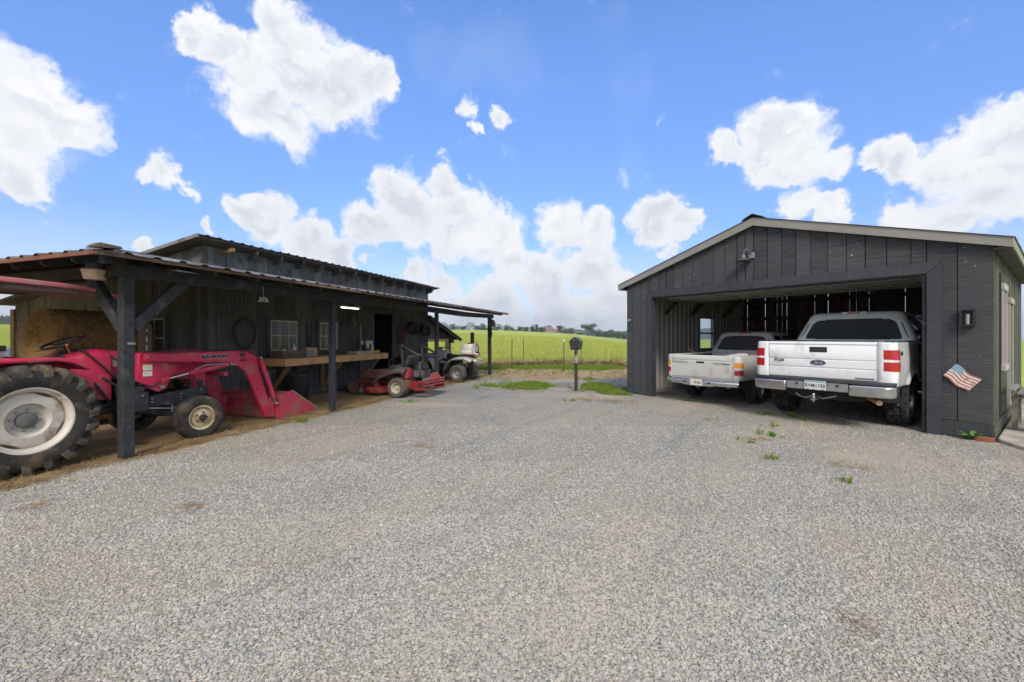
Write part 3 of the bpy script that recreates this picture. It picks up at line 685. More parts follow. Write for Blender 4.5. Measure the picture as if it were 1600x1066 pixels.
MB().bar((.06, 0, 1.60), (.66, 0, 2.25), .09, .13).ob('knee_brace', BPT, barn, bevel=.004)
MB().bar((0, .06, 1.60), (0, .66, 2.25), .09, .13).ob('knee_brace', BPT, barn, bevel=.004)
MB().bar((11.8, -.09, 1.55), (11.45, -.09, 2.2), .04, .11).ob('knee_brace', BPT, barn)
MB().bar((11.72, -.085, 1.45), (11.72, -.085, 2.2), .03, .07).ob('knee_brace', BPT, barn)
# porch roof: front slope and near-end slope meet in a hip
EV, SL = -.55, .17
rz_ = lambda d: 2.40 + (d - EV) * SL      # height of roof plane at distance d behind the eave line
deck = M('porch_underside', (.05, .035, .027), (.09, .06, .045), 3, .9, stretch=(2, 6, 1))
pr = MB().add([(EV + .02, EV + .02, rz_(EV) - .0), (12.35, EV + .02, rz_(EV)), (12.35, WV + .02, rz_(WV)), (WV, WV + .02, rz_(WV))], [(0, 1, 2, 3)])
pr.add([(EV + .02, EV + .02, rz_(EV) + .0), (WV, WV + .02, rz_(WV)), (WV, 8.6, rz_(WV)), (EV + .02, 8.6, rz_(EV))], [(0, 1, 2, 3)])
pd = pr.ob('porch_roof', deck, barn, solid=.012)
W0 = .80; u = EV + .05; i = 0
while u < 12.4:
    b = min(u + W0 + random.uniform(-.05, .05), 12.5); e = .018 + .003 * (i % 2); y0 = EV - .03; i += 1
    # sheets over the hip are cut along it
    hi0, hi1 = min(u, WV), min(b, WV)
    sheet((u, y0, rz_(y0) + e), (b + .04, y0, rz_(y0) + e), (b + .04, hi1, rz_(hi1) + e), (u, hi0, rz_(hi0) + e), 3, .022, parent=pd, jag=.035); u = b
v = EV + .05; i = 0
while v < 8.5:
    b = v + W0; e = .018 + .003 * (i % 2); x0 = EV - .03; i += 1; hi0, hi1 = min(v, WV), min(b, WV)
    sheet((x0, v, rz_(x0) + e), (x0, b + .04, rz_(x0) + e), (hi1, b + .04, rz_(hi1) + e), (hi0, v, rz_(hi0) + e), 3, .022, parent=pd, jag=.03, m=RUST); v = b
hp_ = MB(); hp_.bar((EV - .04, EV - .04, rz_(EV) + .035), (WV, WV, rz_(WV) + .05), .09, .01); hp_.ob('hip_cap', RUSTD, pd)
MB().prism([(EV - .05, 0), (EV + .22, .03), (EV + .20, .05), (EV + .02, .06), (EV - .02, .03)], 'xz', -.52, -.40).ob('bent_flashing', RUSTD, pd, loc=(0.0, -.05, 2.43))
MB().b2((EV - .015, EV - .02, rz_(EV) - .035), (12.4, EV + .005, rz_(EV) + .006)).ob('eave_board', RUSTD, pd)
MB().b2((EV - .02, EV + .01, rz_(EV) - .035), (EV + .005, 8.5, rz_(EV) + .006)).ob('eave_board', M('red_edge', (.24, .09, .05), (.14, .06, .04), 6, .85), pd)
for u in list(np.arange(.75, 12.3, .62)):
    ww = min(WV, u - .03); MB().prism([(EV + .06, rz_(EV) + .0), (ww, rz_(ww) - .012), (ww, rz_(ww) - .10), (EV + .1, rz_(EV) - .085), (EV + .06, rz_(EV) - .06)], 'yz', u - .02, u + .02).ob('rafter', BPT, pd)
for v in list(np.arange(.02, 8.4, .6)):
    ww = min(WV, v - .03); MB().prism([(EV + .06, rz_(EV) + .0), (ww, rz_(ww) - .012), (ww, rz_(ww) - .10), (EV + .1, rz_(EV) - .085), (EV + .06, rz_(EV) - .06)], 'xz', v - .02, v + .02).ob('rafter', BPT, pd)
MB().bar((EV + .08, EV + .08, rz_(EV) - .06), (WV, WV, rz_(WV) - .06), .05, .11).ob('hip_rafter', BPT, pd)
# --- windows: cream sash, bars, panes, dark casing
def window(parent, ax, c, w_, h_, z, cols, rows, face, m=CREAM, cas=BBD, out=-1, name='window', pane=None, cw=.09):
    """ax 'x': lies in the x-z plane at y=face"""
    k = (lambda a, d, zz: (c + a, face + out * d, zz)) if ax == 'x' else (lambda a, d, zz: (face + out * d, c + a, zz))
    def bx(a0, a1, d0, d1, z0, z1): return MB().b2(k(a0, d0, z0), k(a1, d1, z1))
    fr = bx(-w_ / 2 - cw, -w_ / 2, .014, .045, z - cw, z + h_ + cw).ob(name, cas, parent)
    bx(w_ / 2, w_ / 2 + cw, .014, .045, z - cw, z + h_ + cw).ob('casing', cas, fr)
    bx(-w_ / 2, w_ / 2, .014, .043, z + h_, z + h_ + cw).ob('casing', cas, fr); bx(-w_ / 2, w_ / 2, .014, .055, z - cw, z).ob('sill', cas, fr)
    s_ = .028
    for a in (-w_ / 2, w_ / 2 - s_): bx(a, a + s_, .020, .036, z, z + h_).ob('sash', m, fr)
    for zz in (z, z + h_ - s_): bx(-w_ / 2 + s_, w_ / 2 - s_, .020, .036, zz, zz + s_).ob('sash', m, fr)
    for i in range(1, cols): a = -w_ / 2 + w_ * i / cols; bx(a - .009, a + .009, .020, .034, z + s_, z + h_ - s_).ob('glazing_bar', m, fr)
    for j in range(1, rows): zz = z + h_ * j / rows; bx(-w_ / 2 + s_, w_ / 2 - s_, .021, .033, zz - .009, zz + .009).ob('glazing_bar', m, fr)
    for i in range(cols):
        for j in range(rows): bx(-w_ / 2 + w_ * i / cols, -w_ / 2 + w_ * (i + 1) / cols, .0255, .0275, z + h_ * j / rows, z + h_ * (j + 1) / rows).ob('pane', pane or PANE, fr)
    return fr
OLIVE = M('dim_pane', (.045, .05, .036), (.07, .07, .05), 3, .12, spec=.6)
window(barn, 'x', 4.16, .74, .70, 1.17, 3, 2, WV - .014, pane=OLIVE)
window(barn, 'x', 5.56, .62, .70, 1.16, 3, 2, WV - .014, pane=OLIVE)
window(barn, 'y', 3.55, .95, .78, 1.08, 3, 2, U0 - .014, pane=OLIVE)
# --- lean-to shed past the far end
SH = thing('lean_to_shed', 'low black board shed with fresh pine window frame beyond the barn', 'shed', BW(U1 + .02, WV + .25), BRZ)
st = lambda a: 2.28 - a * .33
lw = MB().b2((2.3, .06, 0), (2.34, 2.4, .5)).ob('wall', DARK, SH)
boards(lw, 'x', 0.0, 2.36, 0, .02, lambda a: st(a) - .04, .026, [BBD, PBD], .15, .24, holes=[(.12, 1.98, .62, 1.30)])
boards(lw, 'y', .02, 2.4, 2.36, .02, lambda v: st(2.36) - .04, .026, BBD, .18, .26, holes=[(.25, 2.2, .55, 1.35)])
boards(lw, 'x', 0.0, 2.36, 2.42, .02, lambda a: st(a) - .04, .026, BBD, .2, .26, holes=[(.2, 2.1, .75, 1.40)])
rs = MB().prism([(-.05, st(-.05)), (2.72, st(2.72)), (2.72, st(2.72) - .03), (-.05, st(-.05) - .03)], 'xz', -.35, 2.75).ob('roof', DARK, SH)
for k in range(3):
    y0 = -.4 + k * 1.06; q = .003 * k + .006
    sheet((2.78, y0, st(2.78) + q), (2.78, y0 + 1.1, st(2.78) + q), (-.06, y0 + 1.1, st(-.06) + q), (-.06, y0, st(-.06) + q), 4, .02, parent=rs)
MB().bar((0, -.33, st(0) - .07), (2.7, -.33, st(2.7) - .07), .03, .09).ob('rake_board', BBD, rs)
PINK = M('pink_pine', (.66, .46, .34), (.58, .38, .27), 4, .6, stretch=(1, 6, 6))
for (a0, a1, z0, z1) in ((.05, 2.06, 1.29, 1.40), (1.90, 2.06, .5, 1.288), (.05, .2, .5, 1.288), (.2, 1.9, .5, .62)):
    MB().b2((a0, -.05, z0), (a1, -.016, z1)).ob('window_frame', PINK, SH)
MB().b2((2.1, -.2, 1.22), (2.3, -.03, 1.36)).ob('vent_box', BLK, SH)
# lamps
LAMPW = emis('tube_glow', (1, .95, .85), 3)
t = thing('tube_light', 'lit fluorescent tube light hung under the porch roof', 'light', BW(5.35, 1.2, 2.23), BRZ)
MB().b2((-.33, -.06, 0), (.33, .06, .035)).ob('housing', M('lamp_white', (.7, .7, .68), None, 5, .4), t)
MB().cyl((-.31, 0, -.012), (.31, 0, -.012), .013, n=10).ob('tube', LAMPW, t, smooth=60)
for a in (-.28, .28): MB().cyl((a, 0, .05), (a, 0, .5), .005, n=6).ob('chain', STEEL, t)
q = BW(-.02, .45, 2.12)
t = thing('security_light', 'weathered yard lamp with amber-white shade on the corner beam', 'light', BW(.05, .36, 2.31), BRZ); t.scale = (.78, .78, .78)
AMB = M('aged_lens', (.62, .44, .30), (.72, .60, .46), 14, .35, dirt=(.42, .2, .08), dscale=9, damt=.35)
MB().lathe([(0, .14), (.085, .14), (.10, .11), (.105, .03), (.125, .0)], (-.22, 0, .0), (0, 0, 1), 20).ob('housing', M('lamp_grey', (.12, .12, .12), (.18, .18, .18), 9, .5), t, smooth=50)
MB().lathe([(.165, .0), (.16, -.01), (.125, -.15), (.115, -.155), (.0, -.155)], (-.22, 0, .0), (0, 0, 1), 24).ob('lens', AMB, t, smooth=40)
MB().lathe([(.10, .005), (.168, .005), (.170, -.008), (.163, -.012)], (-.22, 0, 0), (0, 0, 1), 24).ob('rim', STEEL, t, smooth=40)
MB().tube([(-.2, 0, .1), (-.05, 0, .12), (.0, -.03, .1)], .02, 8).ob('arm', STEEL, t)
MB().tube([(-.1, -.02, .1), (.0, -.2, .02), (.03, -.28, -.12), (.03, -.36, -.14), (0, -.42, -.02), (0, -.45, .06), (0, -.46, -.08), (0, -.52, -.2)], .008, 6).ob('wire', M('rusty_wire', (.25, .12, .07), None, 9, .8), t)
# ------------------------------------------------------------------ garage (local: x along the front, y to the back)
GW_, GD, EH, RH = 6.37, 6.55, 2.91, 3.89
GBD = M('garage_board', (.030, .030, .033), (.100, .100, .105), 2.2, .62, bump=.9, bscale=3.2, stretch=(.8, .8, 40), rand=.2, fleck=(.42, .42, .42), spec=.4, detail=6)
GTR = M('garage_trim', (.032, .033, .038), (.060, .062, .068), 2.2, .6, bump=.35, bscale=3, stretch=(20, 20, 1.5), rand=.1, spec=.4)
GTV = M('garage_jamb', (.032, .033, .040), (.058, .060, .068), 2.2, .6, bump=.5, bscale=3, stretch=(.6, .6, 30), rand=.1, spec=.4)
GSD = M('mossy_board', (.062, .065, .042), (.115, .116, .082), 2.4, .8, bump=.5, bscale=4, stretch=(1, 1, 14), rand=.2, dirt=(.055, .06, .03), dscale=2, damt=.4)
FAS = M('fascia_metal', (.30, .275, .25), (.25, .225, .20), 1.5, .5, rand=.04)
FASG = M('fascia_mossy', (.34, .33, .19), (.24, .25, .12), 3, .6)
BKB = M('red_brown_board', (.15, .062, .042), (.09, .042, .03), 3, .85, stretch=(8, 8, .6), rand=.3)
CLAD = M('steel_cladding', (.44, .42, .385), (.39, .37, .34), 2, .5, metal=.2, rand=.06)
gar = thing('garage', 'black board two-car garage with low gable and open wide doorway', 'garage', G0, GRZ)
DA, DB, DH = .744, 5.70, 2.485
gtop = lambda a: EH + (RH - EH) * (1 - abs(a - GW_ / 2) / (GW_ / 2)) - .02
cut = [0, .18, .42, .66, DA, .95, 1.17, 1.37, 1.60, 1.84, 2.07, 2.33, 2.58, 2.83, 3.00, 3.16, 3.42, 3.68, 3.92, 4.16, 4.42, 4.69, 4.95, 5.23, 5.52, DB, 6.03, GW_]
gw = MB().b2((.04, .06, .25), (DA - .05, .09, 2.7)); gw.b2((DB + .05, .06, .25), (GW_ - .04, .09, 2.7))
gw.prism([(.05, 2.62), (GW_ - .05, 2.62), (GW_ - .05, gtop(GW_ - .05) - .03), (GW_ / 2, gtop(GW_ / 2) - .05), (.05, gtop(.05) - .03)], 'xz', .06, .09)
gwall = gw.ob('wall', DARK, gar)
boards(gwall, 'x', 0, GW_, 0, .24, gtop, .03, GBD, .2, .3, gap=.013, holes=[(DA, DB, 0, DH + .12)], cuts=cut, jit=.005, bottom=lambda a: .235 if a > DB else .04)
MB().b2((DB + .14, -.02, .0), (GW_ + .01, .012, .23)).ob('skirt_board', GTR, gar); MB().b2((.0, -.012, -.02), (.62, .012, .035)).ob('skirt_board', GTR, gar)
# door casing with mitred corners
Y0, Y1 = -.045, -.017
MB().prism([(DA - .10, DH + .17), (3.16, DH + .17), (3.16, DH), (DA + .02, DH)], 'xz', Y0, Y1).ob('door_casing', GTR, gar)
MB().prism([(3.165, DH + .17), (DB + .165, DH + .17), (DB, DH), (3.165, DH)], 'xz', Y0 - .004, Y1).ob('door_casing', GTR, gar)
MB().prism([(DB + .003, DH - .003), (DB + .168, DH + .166), (DB + .168, -.01), (DB + .003, -.01)], 'xz', Y0 + .004, Y1).ob('door_casing', GTV, gar)
MB().prism([(DA + .018, DH - .004), (DA - .10, DH + .16), (DA - .10, -.01), (DA + .018, -.01)], 'xz', Y0 + .004, Y1).ob('door_casing', GTV, gar)
for a in (DA + .03, DB - .03): MB().b2((a - .02, -.01, 0), (a + .02, .12, DH - .02)).ob('door_jamb', BPT, gar)
MB().b2((DA, -.008, DH - .035), (DB, .12, DH - .004)).ob('door_jamb', BPT, gar)
# left wall: ribbed steel inside, boards outside; a window
def clad(parent, y0, y1, x, z0, z1, facing):
    prof = []; y = y0
    while y < y1 - .01:
        for dy, h_ in ((0, 0), (.165, 0), (.178, 1), (.205, 1), (.218, 0)):
            if y + dy <= y1: prof.append((y + dy, h_))
        y += .228
    prof.append((y1, 0)); mb = MB(); n = len(prof)
    mb.v = [(x + facing * h_ * .018, yy, z) for z in (z0, z1) for yy, h_ in prof]; mb.f = [(i, i + 1, n + i + 1, n + i) for i in range(n - 1)]
    return mb.ob('steel_panel', CLAD, parent, solid=.003)
lw = MB().b2((-.0, .05, .02), (.03, GD, .6)).ob('wall', BPT, gar)
WY0, WY1, WZ0, WZ1 = 3.42, 4.35, 1.08, 2.12
clad(lw, .12, WY0, .10, .02, EH - .05, 1); clad(lw, WY1, GD - .05, .10, .02, EH - .05, 1); clad(lw, WY0, WY1, .10, .02, WZ0, 1); clad(lw, WY0, WY1, .10, WZ1, EH - .05, 1)
boards(lw, 'y', .03, GD, .005, .03, lambda v: EH - .03, .028, GBD, .22, .3, holes=[(WY0, WY1, WZ0, WZ1)])
GREYF = M('window_vinyl', (.34, .33, .31), (.28, .27, .26), 6, .5)
for (y0, y1, z0, z1) in ((WY0, WY0 + .05, WZ0, WZ1), (WY1 - .05, WY1, WZ0, WZ1), (WY0 + .05, WY1 - .05, WZ0, WZ0 + .05), (WY0 + .05, WY1 - .05, WZ1 - .05, WZ1), (WY0 + .05, WY1 - .05, 1.58, 1.63)):
    fr = MB().b2((.03, y0, z0), (.13, y1, z1)).ob('window_frame', GREYF, lw)
CLR = glass('clear_pane', (.88, .92, .92))
for (z0, z1) in ((WZ0 + .05, 1.58), (1.63, WZ1 - .05)): MB().b2((.06, WY0 + .05, z0), (.064, WY1 - .05, z1)).ob('pane', CLR, lw)
for y in (1.6, 3.0, 4.9): MB().bar((.12, y, 2.15), (.75, y + .02, 2.75), .04, .09).ob('knee_brace', BPT, lw)
# back wall: spaced boards that let daylight through, dark rails in front
bw = MB().b2((.1, GD - .10, 1.30), (GW_ - .1, GD - .06, 1.42)).ob('wall', BKB, gar)
for z in (.45, 2.06, 2.62): MB().b2((.1, GD - .10, z), (GW_ - .1, GD - .06, z + .12)).ob('rail', BKB, bw)
for a in (1.6, 3.2, 4.8): MB().b2((a - .05, GD - .14, 0), (a + .05, GD - .101, 3.1)).ob('stud', BPT, bw)
p = .02
while p < GW_ - .05:
    q = min(p + random.uniform(.13, .21), GW_ - .02); g = random.choice((.002, .004, .007, .009, .011))
    MB().prism([(p, .02), (q - g, .02), (q - g + random.uniform(-.006, .003), gtop(min(q, GW_)) - .02), (p + random.uniform(-.003, .004), gtop(p) - .02)], 'xz', GD - .05, GD - .025).ob('board', BKB, bw); p = q
# right wall
rw = MB().b2((GW_ - .05, .1, .22), (GW_ - .03, GD, EH - .02)).ob('wall', DARK, gar)
boards(rw, 'y', -.015, GD, GW_ - .002, .23, lambda v: EH + .01, .028, GSD, .17, .27, gap=.009)
MB().b2((GW_ - .016, -.016, .0), (GW_ + .03, GD, .22)).ob('skirt_board', GSD, rw)
def side_window(y0, y1, z0, z1, frame):
    f = MB().b2((GW_ + .014, y0, z0), (GW_ + .05, y0 + .10, z1)).ob('window', frame, rw)
    MB().b2((GW_ + .014, y1 - .1, z0), (GW_ + .05, y1, z1)).ob('casing', frame, f); MB().b2((GW_ + .014, y0 - .03, z1), (GW_ + .06, y1 + .03, z1 + .1)).ob('casing', frame, f); MB().b2((GW_ + .014, y0 - .03, z0 - .09), (GW_ + .07, y1 + .03, z0)).ob('sill', frame, f)
    MB().b2((GW_ + .016, y0 + .1, z0), (GW_ + .030, y1 - .1, z1)).ob('pane', PANE, f)
WOODF = M('pale_frame', (.42, .40, .33), (.32, .31, .25), 6, .7)
side_window(1.05, 1.75, 1.05, 2.25, M('pinkish_white', (.48, .43, .42), (.42, .38, .37), 6, .6)); side_window(2.35, 3.25, .3, 2.10, WOODF)
MB().b2((GW_ + .014, .93, .25), (GW_ + .028, 1.045, 2.5)).ob('dark_batten', BPT, rw)
# roof: decks, sheets, fascia
SLP = (RH - EH) / (GW_ / 2); OV, FOV = .19, .12
rt = lambda a: RH + .06 - abs(a - GW_ / 2) * SLP
ro = MB().prism([(-OV, rt(-OV) - .03), (GW_ / 2, rt(GW_ / 2) - .03), (GW_ + OV, rt(GW_ + OV) - .03), (GW_ + OV, rt(GW_ + OV) - .05), (GW_ / 2, rt(GW_ / 2) - .05), (-OV, rt(-OV) - .05)], 'xz', -FOV + .02, GD + .2)
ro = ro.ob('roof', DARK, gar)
GRM = M('garage_roof_metal', (.12, .12, .12), (.09, .09, .09), 4, .45, metal=.4)
y = -FOV - .02
while y < GD + .2:
    for s_ in (-1, 1):
        e0, c0 = GW_ / 2 + s_ * (GW_ / 2 + OV + .03), GW_ / 2 + s_ * .02
        sheet((e0, y, rt(e0) - .022), (e0, y + .94, rt(e0) - .022), (c0, y + .94, rt(c0) - .022), (c0, y, rt(c0) - .022), 4, .018, parent=ro, m=GRM, jag=.004)
    y += .935
MB().prism([(GW_ / 2 - .2, rt(GW_ / 2 - .2)), (GW_ / 2, rt(GW_ / 2) + .03), (GW_ / 2 + .2, rt(GW_ / 2 + .2)), (GW_ / 2 + .2, rt(GW_ / 2 + .2) + .015), (GW_ / 2, rt(GW_ / 2) + .05), (GW_ / 2 - .2, rt(GW_ / 2 - .2) + .015)], 'xz', -FOV - .03, GD + .2).ob('ridge_cap', GRM, ro)
for s_ in (-1, 1):
    e = GW_ / 2 + s_ * (GW_ / 2 + OV + .005); c = GW_ / 2 + s_ * .001
    MB().prism([(e, rt(e) - .03), (c, rt(c) - .03), (c, rt(c) - .19), (e, rt(e) - .17)], 'xz', -FOV, -FOV + .02).ob('fascia', FAS, ro)
    MB().prism([(e, rt(e) - .05), (c, rt(c) - .05), (c, rt(c) - .062), (e, rt(e) - .062)], 'xz', -FOV + .021, -.005).ob('soffit', M('soffit', (.06, .057, .05), (.085, .08, .07), 4, .8), ro)
    MB().b2((e - .01, -FOV + .002, rt(e) - .17), (e + .01, GD + .2, rt(e) - .03)).ob('eave_fascia', FASG if s_ > 0 else FAS, ro)
    MB().b2((e - s_ * .015, -FOV + .03, rt(e) - .165), (GW_ / 2 + s_ * (GW_ / 2 + .02), GD, rt(e) - .15)).ob('soffit', M('soffit', (.1, .1, .1)), ro)
# trusses
for y in (1.4, 2.9, 4.4, 5.8):
    tr = MB().bar((.1, y, EH - .08), (GW_ - .1, y, EH - .08), .04, .12).ob('truss', BPT, gar)
    for s_ in (-1, 1): MB().bar((GW_ / 2 + s_ * (GW_ / 2 - .1), y, EH - .0), (GW_ / 2 + s_ * .03, y, RH - .12), .04, .1).ob('rafter', BPT, tr); MB().bar((GW_ / 2 + s_ * 1.3, y, EH - .02), (GW_ / 2 + s_ * .5, y, RH - .35), .04, .08).ob('web', BPT, tr)
# raised sectional door overhead
od = thing('overhead_door', 'pale sectional garage door raised flat under the garage ceiling', 'garage door', GW(DA, .35, 2.50), GRZ)
DOORM = M('door_panel', (.46, .45, .42), (.40, .39, .36), 4, .5)
for k in range(4):
    pn = MB().b2((.03, k * .55, 0), (DB - DA - .03, k * .55 + .54, .045)).ob('panel', DOORM, od, bevel=.006)
    for a in (.04, 1.25, 2.46, 3.68, 4.86): MB().b2((a, k * .55 + .02, -.03), (a + .06, k * .55 + .52, -.001)).ob('stile', DOORM, pn)
    MB().b2((.1, k * .55 + .22, -.02), (4.84, k * .55 + .30, -.002)).ob('strut', DOORM, pn)
for a in (-.02, DB - DA + .02): MB().b2((a - .02, -.2, -.06), (a + .02, 3.2, -.02)).ob('track', STEEL, od)
MB().b2((2.3, .3, .05), (2.6, 2.9, .1)).ob('opener_rail', STEEL, od)
# ------------------------------------------------------------------ things on the garage
t = thing('gooseneck_lamp', 'small grey gooseneck barn lamp on the garage gable', 'lamp', GW(3.08, -.02, 3.14), GRZ); t.scale = (.85, .85, .85)
GALV = M('galvanised', (.17, .165, .15), (.12, .118, .11), 12, .45, metal=.5)
MB().b2((-.0, -.035, -.04), (.13, .0, .10)).ob('wall_plate', M('pale_plate', (.22, .23, .27), None, 9, .5), t, bevel=.006)
MB().tube([(.06, -.03, .05), (.03, -.07, .15), (-.02, -.12, .18), (-.05, -.16, .13), (-.06, -.17, .03)], .014, 8).ob('arm', GALV, t, smooth=60)
MB().lathe([(.03, .05), (.045, .04), (.05, -.01), (.10, -.06), (.185, -.10), (.18, -.105), (.09, -.065), (.03, -.02)], (-.06, -.17, .0), (0, 0, 1), 24).ob('shade', GALV, t, smooth=50)
t = thing('wall_sconce', 'small rectangular black lantern on the right garage boards', 'lamp', GW(6.14, -.017, 1.66), GRZ)
MB().b2((-.075, -.03, 0), (.075, 0, .24)).ob('back_plate', BLKM, t)
for (x, z, w_, h_) in ((-.075, 0, .018, .24), (.057, 0, .018, .24)): MB().b2((x, -.10, z), (x + w_, -.03, z + h_)).ob('cage_side', BLKM, t)
MB().b2((-.08, -.105, .222), (.08, -.03, .245)).ob('cap', BLKM, t); MB().b2((-.08, -.105, -.005), (.08, -.03, .018)).ob('base', BLKM, t)
MB().cyl((0, -.065, .02), (0, -.065, .17), .024, n=10).ob('bulb', M('bulb_glass', (.30, .29, .27), None, 5, .2), t, smooth=60)
t = thing('motion_sensor', 'tiny grey sensor knob on the left garage corner boards', 'sensor', GW(.13, -.017, 1.93), GRZ)
MB().b2((-.025, -.03, -.03), (.025, 0, .03)).ob('bracket', STEEL, t); MB().cyl((0, -.03, 0), (.02, -.12, -.012), .026, .032, 10).ob('head', M('sensor_grey', (.3, .29, .28), None, 8, .5), t, smooth=50)
# metal flag cut-out, bent in waves, hung askew
fl = thing('flag_plaque', 'rusty rippled metal flag plaque hung askew on the garage boards', 'flag plaque', GW(6.075, -.03, .885), GRZ); fl.scale = (.84, 1, .90)
RED = M('flag_red', (.48, .17, .13), (.42, .16, .12), 12, .6, dirt=(.25, .09, .05), dscale=9, damt=.25); FWH = M('flag_white', (.78, .74, .68), (.72, .66, .58), 12, .6, dirt=(.36, .22, .15), dscale=9, damt=.25)
FBL = M('flag_blue', (.17, .32, .42), (.24, .38, .46), 12, .6, dirt=(.35, .2, .15), dscale=10, damt=.15)
ca, sa = math.cos(R(-38)), math.sin(R(-38))
def flagpt(a, b, d=0):      # a along stripes 0..1, b across 0..1
    x = (a - .5) * .39 ; z = (b - .5) * .26 + .018 * math.sin(a * 7.5 + .3); y = -.012 * math.sin(a * 7.5) - .012 - d
    return (x * ca - z * sa, y, x * sa + z * ca)
for k in range(11):
    a0 = .40 if k >= 6 else 0.0
    MB().grid(lambda a, b: flagpt(a0 + (1 - a0) * a, (k + b) / 11), 22, 2).ob('stripe', RED if k % 2 == 0 else FWH, fl, solid=.004)
cn = MB().grid(lambda a, b: flagpt(.4 * a, (6 + 5 * b) / 11), 10, 6).ob('canton', FBL, fl, solid=.004)
for i in range(5):
    for j in range(4):
        c = V3(flagpt(.05 + .3 * i / 4, (6.6 + 3.8 * j / 3) / 11, .004)); mb = MB()
        v = [c + V3((math.sin(q * math.pi / 5) * (.0085 if q % 2 == 0 else .0035), -.001, math.cos(q * math.pi / 5) * (.0085 if q % 2 == 0 else .0035))) for q in range(10)]
        mb.add(v, [tuple(range(10))]); mb.ob('star', FWH, cn)
# right edge: concrete pad, brick, dock leaves, slatted bench, green tub
CON = M('concrete', (.40, .35, .28), (.52, .48, .41), 5, .9, bump=.3, dirt=(.30, .24, .16), dscale=2.5, damt=.45)
c0 = [GW(6.42, .02), GW(6.47, -.12), GW(6.68, -.44), GW(7.5, -.8), GW(9.3, -.8), GW(9.3, 5), GW(6.42, 5)]
pad = MB().prism([(q.x, q.y) for q in c0], 'xy', -.05, .05).ob('concrete_pad', CON, bevel=.015); kind(pad, 'structure')
t = tag(MB().box((0, 0, .028), (.20, .10, .062)).ob('loose_brick', M('brick_red', (.33, .10, .055), (.26, .075, .04), 14, .9, bump=.3), bevel=.006, loc=GW(6.30, -.10, .0)), 'red brick lying on the gravel at the garage corner', 'brick'); t.rotation_euler = (0, .06, GRZ + .1)
pl = thing('dock_plant', 'leafy green weed at the foot of the right garage corner', 'plant', GW(6.16, -.12, 0))
LFM = M('dock_leaf', (.10, .22, .035), (.16, .30, .05), 6, .5, rand=.2)
for k in range(11):
    a = k * .66 + random.random() * .4; l = random.uniform(.09, .17); hh = random.uniform(.03, .11); d = V3((math.cos(a), math.sin(a), 0)); s_ = V3((-math.sin(a), math.cos(a), 0)); mb = MB()
    prof = [(.0, .006), (.25, .02), (.55, .032), (.8, .02), (1, .002)]; 
    for t_, w_ in prof: c = d * l * t_ + V3((0, 0, .02 + hh * math.sin(t_ * 2.4))); mb.v += [tuple(c - s_ * w_), tuple(c + V3((0, 0, -.006))), tuple(c + s_ * w_)]
    mb.f = [(i * 3 + j, i * 3 + j + 1, i * 3 + j + 4, i * 3 + j + 3) for i in range(4) for j in range(2)]; mb.ob('leaf', LFM, pl, smooth=80)
bt = thing('slatted_bench', 'weathered grey slatted wood seat leaning at the right edge', 'bench', GW(6.50, 1.25, .052), GRZ)
SLT = M('weathered_slat', (.26, .25, .21), (.17, .17, .14), 4, .85, stretch=(2, 8, 8), rand=.2)
for k in range(5): MB().bar((.0 + .10 * k, -.35, .62 - .05 * k), (.0 + .10 * k, .9, .62 - .05 * k), .08, .025).ob('slat', SLT, bt)
for y in (-.2, .75):
    for x in (.03, .42): MB().b2((x - .03, y - .03, 0), (x + .03, y + .03, .60 - .5 * x)).ob('leg', SLT, bt)
    MB().bar((.0, y, .58), (.45, y, .37), .04, .06).ob('rail', SLT, bt)
gt_ = thing('green_tub', 'dark green plastic tub beside the grey slatted seat', 'tub', GW(6.80, .95, .052), GRZ)
GRN = M('green_plastic', (.02, .075, .035), (.03, .09, .045), 8, .45)
MB().lathe([(0, .01), (.10, .0), (.14, .24), (.16, .24), (.16, .26), (.13, .26), (.095, .03), (0, .03)], (0, 0, 0), (0, 0, 1), 20).ob('body', GRN, gt_, smooth=40)
MB().tube([(-.14, 0, .24), (-.1, .04, .32), (0, .05, .36), (.1, .04, .32), (.14, 0, .24)], .007, 6).ob('handle', GRN, gt_)
# ------------------------------------------------------------------ wheels and pickups (local: x forward, y left, z up; origin on the ground under the rear bumper)
TYRE = M('tyre_rubber', (.022, .022, .022), (.035, .034, .033), 14, .8, dirt=(.11, .085, .06), dscale=5, damt=.3, spec=.3)
TYREM = M('muddy_tyre', (.026, .025, .024), (.05, .046, .042), 9, .85, dirt=(.15, .11, .07), dscale=3.5, damt=.35, spec=.2)
CHROME = M('chrome', (.72, .72, .72), (.62, .62, .63), 8, .16, metal=1.0); ALLOY = M('alloy', (.45, .45, .45), (.35, .35, .35), 8, .35, metal=.8)
TRIMB = M('bumper_plastic', (.030, .031, .032), (.045, .045, .046), 16, .65); RUSTP = M('rusty_pipe', (.36, .20, .10), (.48, .30, .17), 9, .7)
UNDER = M('underbody', (.016, .015, .014), (.03, .026, .022), 6, .85); TGLASS = M('tinted_glass', (.010, .011, .012), None, 3, .06, spec=.7)
def plain_glass():
    t_ = bpy.data.materials.new('tinted_rear_glass'); t_.use_nodes = True; q = NT(t_.node_tree)
    b = q.n('ShaderNodeBsdfPrincipled', i_Base_Color=(.05, .053, .058, 1)); b.inputs['Roughness'].default_value = .08; b.inputs['Coat Weight'].default_value = 1; b.inputs['Coat Roughness'].default_value = .03
    q.n('ShaderNodeOutputMaterial', i_Surface=b); return t_
RGLASS = plain_glass()
